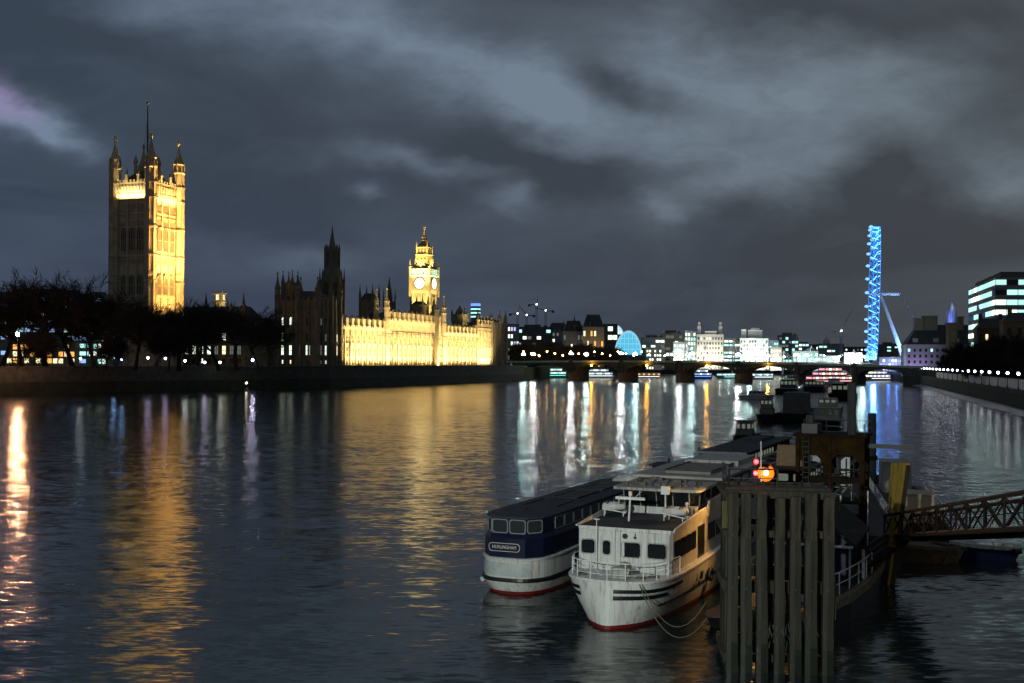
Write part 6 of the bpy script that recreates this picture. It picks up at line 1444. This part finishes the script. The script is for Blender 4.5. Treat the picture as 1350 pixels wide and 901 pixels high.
def hut():
    t = thing('pier_hut', 'navy ticket hut with a dark sloping roof on the pontoon', 'hut', PW(0, 0, 1.45), -HD)
    x0, x1, y0, y1, e, r_ = -1.2, 3.0, 7.2, 13.2, 2.1, 4.0
    mb = MB(); mb.box(x0, x1, y0, y1, 0, e); mb.build('wall', NAVY, t)
    xm = .9
    mb = MB()
    mb.loft([[(x0 - .35, y0 - .5, e - .12), (xm, y0 - .35, r_), (x1 + .4, y0 - .5, e - .12), (x1 + .4, y0 - .5, e), (xm, y0 - .35, r_ + .15), (x0 - .35, y0 - .5, e)][::-1], [(x0 - .35, y1 + .4, e - .12), (xm, y1 + .4, r_), (x1 + .4, y1 + .4, e - .12), (x1 + .4, y1 + .4, e), (xm, y1 + .4, r_ + .15), (x0 - .35, y1 + .4, e)][::-1]]); mb.build('roof', mat('dark_green_felt', (.026, .030, .022), .85, var=.3, scale=1.5), t)
    mb = MB(); mb.loft([[(x0, y0, e), (xm, y0, r_ - .02), (x1, y0, e)], [(x0, y0 + .1, e), (xm, y0 + .1, r_ - .02), (x1, y0 + .1, e)]]); mb.build('gable', NAVYR, t)
    mb = MB(); mb.box(x0 - .1, x1 + .3, y0 - .56, y0 - .5, e - .16, e - .04); mb.build('fascia', RAILW, t)
    mb = MB(); mb.box(.6, 1.7, y0 - .06, y0 - .005, .05, 1.95); d = mb.build('door', NAVY, t); m2 = MB(); m2.ball((1.55, y0 - .09, 1.0), .05); m2.build('handle', GOLD, d)
    mb = MB(); mb.box(x1 + .02, x1 + .1, y0 + .1, y0 + .22, 0, e); mb.build('corner_post', RAILW, t)
    mb = MB(); rail(mb, [(1.2, y0 + 1.5, r_ - .1), (1.5, y0 + 3.6, r_ - .25), (1.9, y1, r_ - .55)], .38, .035, 0); mb.build('roof_rail', RAILW, t)
    mb = MB(); mb.tube((2.3, y0 + 2.2, e + .5), (2.3, y0 + 2.2, e + 1.6), .03, .03, 5); mb.cbox(2.3, y0 + 2.2, e + .55, .2, .12, .08); mb.build('aerial', STEEL, t)
hut()
t = thing('locker', 'small yellow locker on the pontoon beside the navy hut', 'locker', PW(3.15, 11.2, 1.45), -HD)
mb = MB(); mb.box(-.25, .25, -.3, .3, 0, .55); mb.build('body', YELP, t); mb = MB(); mb.box(-.28, .28, -.33, .33, .55, .62); mb.build('lid', YELP, t)
def gantry():
    o = Vector((18.6, 66.5, 0)); t = thing('steel_gantry', 'rusty ochre steel gantry with arched openings above the pontoon', 'gantry', tuple(o), -HD)
    zb, zm, zt = 1.44, 5.9, 8.2; w = 1.95
    # front plate with openings, side plates
    def plate(name, P, Q, z0, z1, holes, m, th=.14):
        """vertical plate between plan points, holes = (u0, u1, za, zb) with cut upper corners"""
        P, Q = Vector((*P, 0)), Vector((*Q, 0)); d = (Q - P).normalized(); n = Vector((d.y, -d.x, 0)); L_ = (Q - P).length; mb = MB()
        us = sorted({0.0, L_} | {h[0] for h in holes} | {h[1] for h in holes}); zs = sorted({z0, z1} | {h[2] for h in holes} | {h[3] for h in holes})
        for ua, ub in zip(us, us[1:]):
            for za, zb_ in zip(zs, zs[1:]):
                if any(h[0] <= ua + 1e-6 and ub <= h[1] + 1e-6 and h[2] <= za + 1e-6 and zb_ <= h[3] + 1e-6 for h in holes): continue
                q = [P + d * ua, P + d * ub, P + d * ub - n * th, P + d * ua - n * th]; mb.prism([(v.x, v.y) for v in q], za, zb_)
        for u0, u1, za, zb_ in holes:
            c = min(.4, (u1 - u0) * .35)
            for s, uu in ((1, u0), (-1, u1)):
                q = [(uu, zb_), (uu + s * c, zb_), (uu, zb_ - c)]
                mb.loft([[tuple(P + d * u + Vector((0, 0, z))) for u, z in q], [tuple(P + d * u - n * th + Vector((0, 0, z))) for u, z in q]])
        return mb.build(name, m, t)
    W2 = 2 * w
    plate('front_plate', (-w, 0), (w, 0), zm, zt, [(.25, 1.6, zm + .01, 7.1), (1.95, 3.6, zm + .01, 7.15)], RUST)
    plate('back_plate', (-w, 3), (w, 3), zm, zt, [(.25, 1.6, zm + .01, 7.1), (1.95, 3.6, zm + .01, 7.15)], RUSTD)
    for i, x in enumerate((-w + .01, -.1, w - .2)):
        mb = MB(); mb.box(x, x + .22, -.12, .0 - .002, zm - 1.5, zt + .1); mb.build('stiffener', RUST, t)
    for x in (-w, w - .3):
        for y in (.02, 2.68): mb = MB(); mb.box(x, x + .3, y, y + .3, zb, zm); mb.build('leg', RUSTD, t)
    mb = MB(); mb.box(-w, w, .05, .25, zm - .35, zm - .01); mb.box(-w, w, .05, .25, 3.5, 3.75); mb.build('cross_beam', RUSTD, t)
    mb = MB(); mb.box(-w - .15, w + .15, -.2, 3.3, zt + .0, zt + .14); mb.build('top_deck', RUSTD, t)
    mb = MB(); rail(mb, [(-w, 3.1, zt + .1), (-.6, 3.1, zt + .1), (w, 3.1, zt + .1)], .75, .03, 1); rail(mb, [(w, -.1, zt + .1), (w, 3.1, zt + .1)], .75, .03, 1); mb.build('top_rail', STEEL, t)
    mb = MB(); mb.box(-1.7, -.8, .6, 2.6, zt + .14, zt + .7); mb.tube((-1.3, 1.2, zt + .7), (-1.3, 1.2, zt + 1.2), .25, .25, 8); mb.build('winch', STEEL, t)
    mb = MB(); mb.tube((1.2, .4, zt + .14), (1.2, .4, zt + 3.2), .26, .26, 8); mb.build('chimney_pipe', STEEL, t)
    mb = MB(); mb.box(-w, w, .3, 2.7, 4.3, 4.45); mb.build('mid_deck', RUSTD, t)
    pw = MB()
    for k in range(4): x = -.5 + k * .55; pw.tube((x, .9, 4.45), (x, .9, 5.3 + .2 * (k % 2)), .035, .035, 5)
    pw.tube((-.5, .9, 5.2), (1.15, .9, 5.2), .03, .03, 5); pw.tube((.3, .8, 4.5), (1.2, .8, 5.6), .04, .04, 5); pw.build('pipework', WHITE2, t)
    mb = MB()
    for x in (-1.2, -.55, .55, 1.3): mb.tube((x, .5, 4.45), (x, .5, 7.0), .05, .05, 5)
    for z in (5.3, 5.75, 6.3): mb.tube((-1.9, .55, z), (1.9, .55, z), .04, .04, 5)
    mb.tube((-1.7, .6, 4.5), (-.4, .6, 6.4), .05, .05, 5); mb.tube((1.7, .6, 4.5), (.2, .6, 6.2), .05, .05, 5); mb.build('inner_frame', STEEL, t)
    mb = MB(); mb.tube((-1.5, -.25, 1.5), (-1.5, -.25, 8.2), .03, .03, 5); mb.tube((-1.15, -.25, 1.5), (-1.15, -.25, 8.2), .03, .03, 5)
    for k in range(22): mb.tube((-1.5, -.25, 1.6 + k * .3), (-1.15, -.25, 1.6 + k * .3), .018, .018, 4)
    mb.build('ladder', STEEL, t)
    mb = MB(); mb.path([(-1.9 + k * .4, -.2 - .05 * math.sin(k), 6.5 - .35 * math.sin(math.pi * k / 9) - .02 * k) for k in range(10)], .03, 5); mb.build('cable', BLACK, t)
    mb = MB(); mb.box(.1, .9, 2.2, 2.4, 5.0, 6.9); mb.build('white_panel', mat('white_sheet_panel', (.6, .6, .6), .5), t)
    mb = MB(); mb.box(-w + .3, w - .3, .4, 2.6, zb, 3.4); mb.build('engine_house', BLACK, t)
    mb = MB(); mb.tube((w + .25, -.4, 1.44), (w + .25, -.4, 5.2), .04, .04, 6); mb.build('white_pole', RAILW, t)
    mb = MB(); mb.box(w + .01, 4.6, 1.1, 1.4, 7.55, 7.8); mb.build('side_arm', STEEL, t)
gantry()
p = at(1150, 545, 110)
t = thing('mooring_pile', 'tall dark steel mooring pile against the blue reflection', 'pile', (p.x, p.y, 0))
mb = MB(); mb.lathe(0, 0, [(.42, -1), (.42, p.z - .1), (.36, p.z)], 10); mb.build('shaft', STEEL, t); mb = MB(); mb.lathe(0, 0, [(.55, 3.2), (.55, 3.6)], 10); mb.build('collar', RUSTD, t)
def yellow_pile(label, px0, py0, px1, py1, Y, w, dark):
    b_, a = at(px1, py1, Y), at(px0, py0, Y + .3); t = thing('yellow_pile', label, 'pile', (b_.x, b_.y, 0), R(12), 'yellow painted piles'); d = Matrix.Rotation(-R(12), 3, 'Z') @ (a - Vector((b_.x, b_.y, 0))); d.z = a.z
    q = lambda f: d * f; mb = MB(); h = w / 2
    mb.loft([[tuple(q(f) + Vector((x, y, 0))) for x, y in ((-h, -h), (h, -h), (h, h), (-h, h))] for f in (-.15, 1)]); mb.build('post', YELP if not dark else mat('dark_pile_timber', (.030, .022, .010), .8, var=.4, scale=2, stretch=(2, 2, .3)), t)
    mb = MB(); mb.loft([[tuple(q(f) + Vector((x, y, 0))) for x, y in ((-h - .02, -h - .02), (-h + w * .35, -h - .02), (-h + w * .35, -h + .02), (-h - .02, h))] for f in (-.15, 1.0)]); mb.build('painted_edge', YELP, t)
    mb = MB(); mb.loft([[tuple(q(1) + Vector((x * h, y * h, 0))) for x, y in ((-1.08, -1.08), (1.08, -1.08), (1.08, 1.08), (-1.08, 1.08))], [tuple(q(1) + Vector((x * h, y * h, .12))) for x, y in ((-1, -1), (1, -1), (1, 1), (-1, 1))]]); mb.build('cap', YELP, t)
yellow_pile('upright bright yellow pile behind the leaning one', 1181, 613, 1173, 745, 71, .42, False)
yellow_pile('leaning dark pile with a yellow painted edge standing in the water', 1193, 613, 1172, 771, 64.6, .44, True)
# landing stage behind, with white rails and white cabins
LH = R(14); LO = Vector((26.3, 79, 0)); LM = Matrix.Translation(LO) @ Matrix.Rotation(-LH, 4, 'Z'); LW = lambda x, y, z: tuple(LM @ Vector((x, y, z)))
def landing():
    t = thing('landing_stage', 'floating landing stage with white railings behind the gangway', 'landing stage', tuple(LO), -LH)
    mb = MB(); mb.box(0, 4.2, 0, 40, -.4, 1.0); mb.build('hull', BLACK, t); mb = MB(); mb.box(.05, 4.15, .05, 39.9, 1.0, 1.06); mb.build('deck', RUSTD, t)
    for x in (.1, 4.1):
        mb = MB(); rail(mb, [(x, 1 + k * 1.6, 1.06) for k in range(24)], 1.25, .03, 3); mb.build('white_rail', RAILW, t)
landing()
def cabin(label, x0, x1, y0, y1, h, m):
    t = thing('deck_cabin', label, 'cabin', LW((x0 + x1) / 2, y0, 1.06), -LH); w = (x1 - x0) / 2
    mb = MB(); mb.box(-w, w, 0, y1 - y0, 0, h); mb.build('wall', m, t); mb = MB(); mb.box(-w - .08, w + .08, -.08, y1 - y0 + .08, h, h + .08); mb.build('roof', m, t)
    quadwin('window', t, (w, .5), (w, 1.3), h * .5, h * .85, DG)
cabin('sandy white box cabin on the landing stage just behind the gangway', 1.0, 3.3, 3.5, 6.5, 2.0, TAN)
cabin('grey white box cabin farther back on the landing stage beside the yellow piles', .9, 3.3, 20, 24, 2.9, mat('grey_white_cabin', (.36, .35, .32), .6, var=.15))
def gangway():
    A, B_ = Vector((23.1, 68.0, 2.2)), Vector((18.0, 36.0, 7.4)); d = B_ - A; L_ = Vector((d.x, d.y, 0)).length; n = 11; side = Vector((d.y, -d.x, 0)).normalized() * .75; h = 1.22
    t = thing('truss_gangway', 'dark steel truss gangway sloping down to the pier from the right', 'gangway', tuple(A)); loc_ = lambda f, s, z: d * f + side * s + Vector((0, 0, z))
    mb = MB(); mb.loft([[tuple(loc_(f, -1, 0)), tuple(loc_(f, 1, 0)), tuple(loc_(f, 1, .08)), tuple(loc_(f, -1, .08))] for f in (0, 1)]); mb.build('walkway', mat('grey_plank_walkway', (.16, .14, .13), .8, var=.3, scale=2), t)
    GM = mat('gangway_steel', (.012, .011, .012), .8, var=.3, scale=2, spec=.1)
    for s in (-1, 1):
        mb = MB()
        mb.tube(loc_(0, s, h), loc_(1, s, h), .085, .085, 6); mb.tube(loc_(0, s, -.05), loc_(1, s, -.05), .11, .11, 6); mb.tube(loc_(0, s, h * .62), loc_(1, s, h * .62), .022, .022, 5)
        for k in range(n + 1): mb.tube(loc_(k / n, s, 0), loc_(k / n, s, h), .05, .05, 5)
        for k in range(n): mb.tube(loc_(k / n, s, 0 if k % 2 else h), loc_((k + 1) / n, s, h if k % 2 else 0), .045, .045, 5)
        for k in range(n): mb.tube(loc_(k / n, s, h if k % 2 else 0), loc_((k + 1) / n, s, 0 if k % 2 else h), .035, .035, 4)
        mb.build('truss', GM, t)
    mb = MB(); mb.loft([[tuple(loc_(f, -1.05, -.28)), tuple(loc_(f, -.9, -.28)), tuple(loc_(f, -.9, -.07)), tuple(loc_(f, -1.05, -.07))] for f in (0, 1)]); mb.build('side_girder', mat('navy_girder', (.016, .020, .045), .5, var=.2), t)
    mb = MB(); mb.loft([[tuple(loc_(f, -1.12, -.02)), tuple(loc_(f, -1.02, -.02)), tuple(loc_(f, -1.02, .12)), tuple(loc_(f, -1.12, .12))] for f in (0, .7)]); mb.build('kick_plate', mat('pale_kick_plate', (.45, .36, .30), .6, var=.2), t)
gangway()
def platform():
    t = thing('pier_platform', 'small platform with pinkish white rails linking pontoon and gangway', 'platform', (0, 0, 0)); a, b_, c, d = (16.9, 59.6), (18.6, 58.9), (23.6, 67.4), (21.6, 69.2)
    mb = MB(); mb.prism([a, b_, c, d], 1.9, 2.1); mb.build('deck', RUSTD, t)
    mb = MB(); rail(mb, [(*a, 2.1), (19.3, 64.4, 2.1), (*d, 2.1)], 1.1, .04, 2); mb.build('rail', mat('pink_white_rail', (.62, .50, .46), .5, var=.1), t)
    mb = MB(); rail(mb, [(*b_, 2.1), (20.3, 62, 2.1), (22.2, 65, 2.1)], 1.1, .035, 2); mb.build('rail', mat('dark_red_rail', (.10, .04, .03), .5, var=.1), t)
    for x, y in ((17.6, 59.8), (22.6, 67.6)): mb = MB(); mb.tube((x, y, .9 if x < 20 else -1), (x, y, 1.9), .12, .12, 6); mb.build('leg', RUSTD, t)
    mb = MB(); mb.box(18.1, 18.25, 58.6, 58.75, .3, 2.9); mb.build('corner_post', RAILW, t)
platform()
lighter('cargo_barge', 'low rusty barge lying under the gangway beside the leaning pile', 1184, 742, 0, 4.4, 2.4, R(72), mat('brown_barge_paint', (.085, .055, .03), .7, var=.4, scale=1.5), mat('brown_barge_paint', (.1, .1, .1)), .85, [('hatch', -.8, .8, 1.4, 3.6, .85, 1.0, RUSTD, None)])
t = lighter('motor_boat', 'small navy motor boat under the right part of the gangway', 1258, 738, 0, 4.4, 2.0, R(80), NAVY, WHITE2, .75, [('cabin_top', -.6, .6, 1.5, 3.0, .75, 1.1, WHITE, None), ('seat', -.5, .5, 3.2, 3.8, .75, .95, WHITE2, None)])
mb = MB(); mb.tube((1.0, 4.0, .6), (1.12, 3.4, .62), .18, .18, 8); mb.build('fender', BLACK, t)

# ---------------------------------------------------------------- timber dolphin in front
DX, DY = 8.74, 46.2
def dolphin():
    t = thing('pile_cluster', 'tall cluster of wet greenish timber piles at the end of the pier', 'piles', (DX, DY, 0), R(-6)); W = 4.25; D_ = 3.6; zt = 7.3; rng = random.Random(12)
    for k in range(7):
        x = .25 + k * (W - .5) / 6 + rng.uniform(-.04, .04); w = .195 + rng.uniform(-.025, .025); lean = rng.uniform(-.08, .08)
        mb = MB(); z0, z1 = -1, zt - rng.uniform(0, .5)
        rg = []
        for i in range(9):
            f = i / 8; z = z0 + (5.4 - z0) * f; s = w * (1.12 - .08 * f) * rng.uniform(.96, 1.04); cx = x + lean * f + rng.uniform(-.01, .01)
            rg.append([(cx - s, -s, z), (cx - s * .2, -s * 1.12, z), (cx + s, -s, z), (cx + s, s, z), (cx - s, s, z)])
        mb.loft(rg); o = mb.build('pile', TIMB, t)
        mb = MB(); zt_ = 1.1 + rng.uniform(-.15, .15); s = w * 1.14; mb.loft([[(x + lean * .3 - s, -s * 1.03, z), (x + lean * .3 - s * .2, -s * 1.15, z), (x + lean * .3 + s, -s * 1.03, z), (x + lean * .3 + s, s, z), (x + lean * .3 - s, s, z)] for z in (-.5, zt_)]); mb.build('tide_slime', mat('black_green_slime', (.006, .009, .004), .45, var=.6, scale=4), o)
        for zb in (3.4, 5.55): mb = MB(); mb.tube((x + lean * .7, -w * 1.1, zb), (x + lean * .7, -w * 1.1 - .05, zb), .05, .05, 7); mb.build('bolt', STEEL, o)
        mb = MB(); rg = []
        for i in range(6):
            f = i / 5; z = 5.4 + (z1 - 5.4) * f; s = w * .98 * rng.uniform(.93, 1.05); cx = x + lean + rng.uniform(-.012, .012); rg.append([(cx - s, -s * .95, z), (cx, -s * 1.05, z), (cx + s, -s, z), (cx + s, s, z), (cx - s, s, z)])
        mb.loft(rg); mb.build('dry_top', TIMB2, o)
    for k in range(5):
        x = .25 + k * (W - .5) / 4; mb = MB(); mb.tube((x, D_, -1), (x, D_, zt - .2), .2, .19, 8); mb.build('pile', TIMB, t)
    for y in (1.2, 2.4):
        for x in (.2, W - .2): mb = MB(); mb.tube((x, y, -1), (x, y, zt - .1), .2, .19, 8); mb.build('pile', TIMB, t)
    for z, hh, m in ((5.42, .26, TIMB2), (3.15, .5, TIMB2), (.35, .3, TIMB2), (7.0, .28, TIMB2)):
        mb = MB(); mb.box(-.05, W + .12, .185, .5, z, z + hh); mb.build('waler', m, t)
        for x in (-.1, W - .1): mb = MB(); mb.box(x, x + .26, .52, D_ + .2, z + .05, z + hh - .05); mb.build('waler', m, t)
        mb = MB(); mb.box(-.05, W + .12, D_ + .22, D_ + .45, z, z + hh); mb.build('waler', m, t)
    for x, z0, z1, m in ((.02, 5.75, 6.85, TIMBY), (.72, 5.7, 6.7, TIMBY), (2.75, 5.7, 6.8, TIMBY), (3.45, 5.7, 6.8, TIMBY), (4.12, 5.5, 6.75, TIMBY), (4.2, 2.2, 3.9, TIMBY), (.6, 2.6, 3.7, TIMBY), (2.8, 2.5, 3.7, TIMBY)):
        mb = MB(); mb.box(x - .17, x + .17, -.02 if x > 4 else .2, .23, z0, z1); mb.build('fender_pad', m, t)
    mb = MB(); mb.box(.0, W, .52, 1.3, zt - .02, zt + .1); mb.build('top_deck', TIMB, t)
    for x in (W - .7, 3.0, 1.6): mb = MB(); mb.tube((x, .6, .5), (x + .3, D_ - .4, 5.2), .09, .09, 6); mb.build('brace', TIMB, t)
    ht = MB()
    for k in range(5): ht.box(W - .12, W + .1, .02, .22, 6.86 + k * .09, 6.92 + k * .09)
    ht.build('iron_strap', STEEL, t)
    mb = MB(); rail(mb, [(.15, .5, zt + .1), (1.1, .5, zt + .1), (2.1, .5, zt + .1)], .75, .035, 1); rail(mb, [(.15, .5, zt + .1), (.15, 2, zt + .1), (.15, D_ - .1, zt + .1)], .75, .035, 1); mb.build('guard_rail', STEEL, t)
    # weed and plastic rag snagged on the piles
    mb = MB()
    for k in range(46):
        x, z = rng.gauss(2.3, .6), rng.gauss(1.9, .25); a = Vector((x, -.26, z)); b_ = a + Vector((rng.gauss(0, .12), rng.gauss(-.02, .03), -rng.uniform(.1, .5))); s = Vector((rng.uniform(.006, .02), 0, .006)); mb.add([a - s, a + s, b_ + s, b_ - s], [(0, 1, 2, 3)])
    tag(mb.build('snagged_weed', mat('pale_weed', (.035, .04, .03), .8, var=.6, scale=3), t), kind='stuff')
dolphin()
# work light and red signals on the dolphin top
p = at(1010, 624, 60.5); q = at(1003, 640, 60.1)
t = thing('work_lamp', 'bright warm lamp on a white pole just behind the timber piles', 'lamp', (q.x, q.y, 1.44))
mb = MB(); mb.tube((0, 0, 0), (0, 0, zat(1003, 582, 60.1) - 1.44), .04, .03, 6); mb.build('pole', RAILW, t)
mb = MB(); mb.tube((0, 0, p.z - 1.2), (p.x - q.x, p.y - q.y, p.z - 1.16), .025, .025, 5); mb.cbox(p.x - q.x, p.y - q.y + .06, p.z - 1.44 + .24, .3, .3, .06); mb.build('bracket', STEEL, t)
mb = MB(); bx_, by_, bz_ = p.x - q.x, p.y - q.y, p.z - 1.44; n = 16
mb.loft([[(bx_ + r * math.cos(2 * math.pi * j / n), by_ + d_, bz_ + r * math.sin(2 * math.pi * j / n)) for j in range(n)] for r, d_ in ((.03, .34), (.26, .30), (.40, .20), (.46, .08), (.48, .08), (.42, .24), (.27, .34), (.03, .38))], True, True); mb.build('added_glow_dish', mat('brown_glow_dish', (.012, .0042, .0007), .9, var=0, spec=0), t, smooth=True)  # dish added behind the bulb, its brown chosen to glow as an orange disc
mb = MB(); mb.ball((p.x - q.x, p.y - q.y, p.z - 1.44), .12, 10, 6); mb.build('bulb', glow('work_lamp_glow', (1.0, .48, .11), 2600), t, smooth=True)
for lab, px, py, e in (('upper red signal light on the rail left of the warm lamp', 997, 609, 70), ('lower red signal light close left of the warm lamp', 996, 624, 90)):
    p = at(px, py, 47.0); t = thing('signal_light', lab, 'light', tuple(p), 0, 'red lights on the timber piles')
    mb = MB(); mb.box(-.1, .1, .09, .2, -.14, .14); mb.tube((0, .15, 7.4 - p.z), (0, .15, -.1), .02, .02, 5); mb.build('housing', STEEL, t); mb = MB(); mb.ball((0, 0, 0), .09, 8, 5); mb.build('lens', glow('red_signal_%d' % e, (1.0, .012, .015), e * .5), t)
t = thing('small_boat', 'small dark dinghy moored between the white boat and the timber piles', 'boat', tuple(gp(938, 832)), -R(30))
mb = MB(); dk_ = [(0, 0), (.5, .5), (.7, 1.4), (.7, 3), (.55, 3.4), (0, 3.4)]; wl_ = [(0, .5), (.25, .9), (.5, 1.6), (.55, 2.9), (.4, 3.2), (0, 3.2)]
mb.loft([ring(wl_, -.1), ring(dk_, .55)]); mb.build('hull', BLACK, t); mb = MB(); mb.loft([ring(grow(dk_, .04), .5), ring(grow(dk_, .04), .6)]); mb.build('gunwale', NAVY, t)
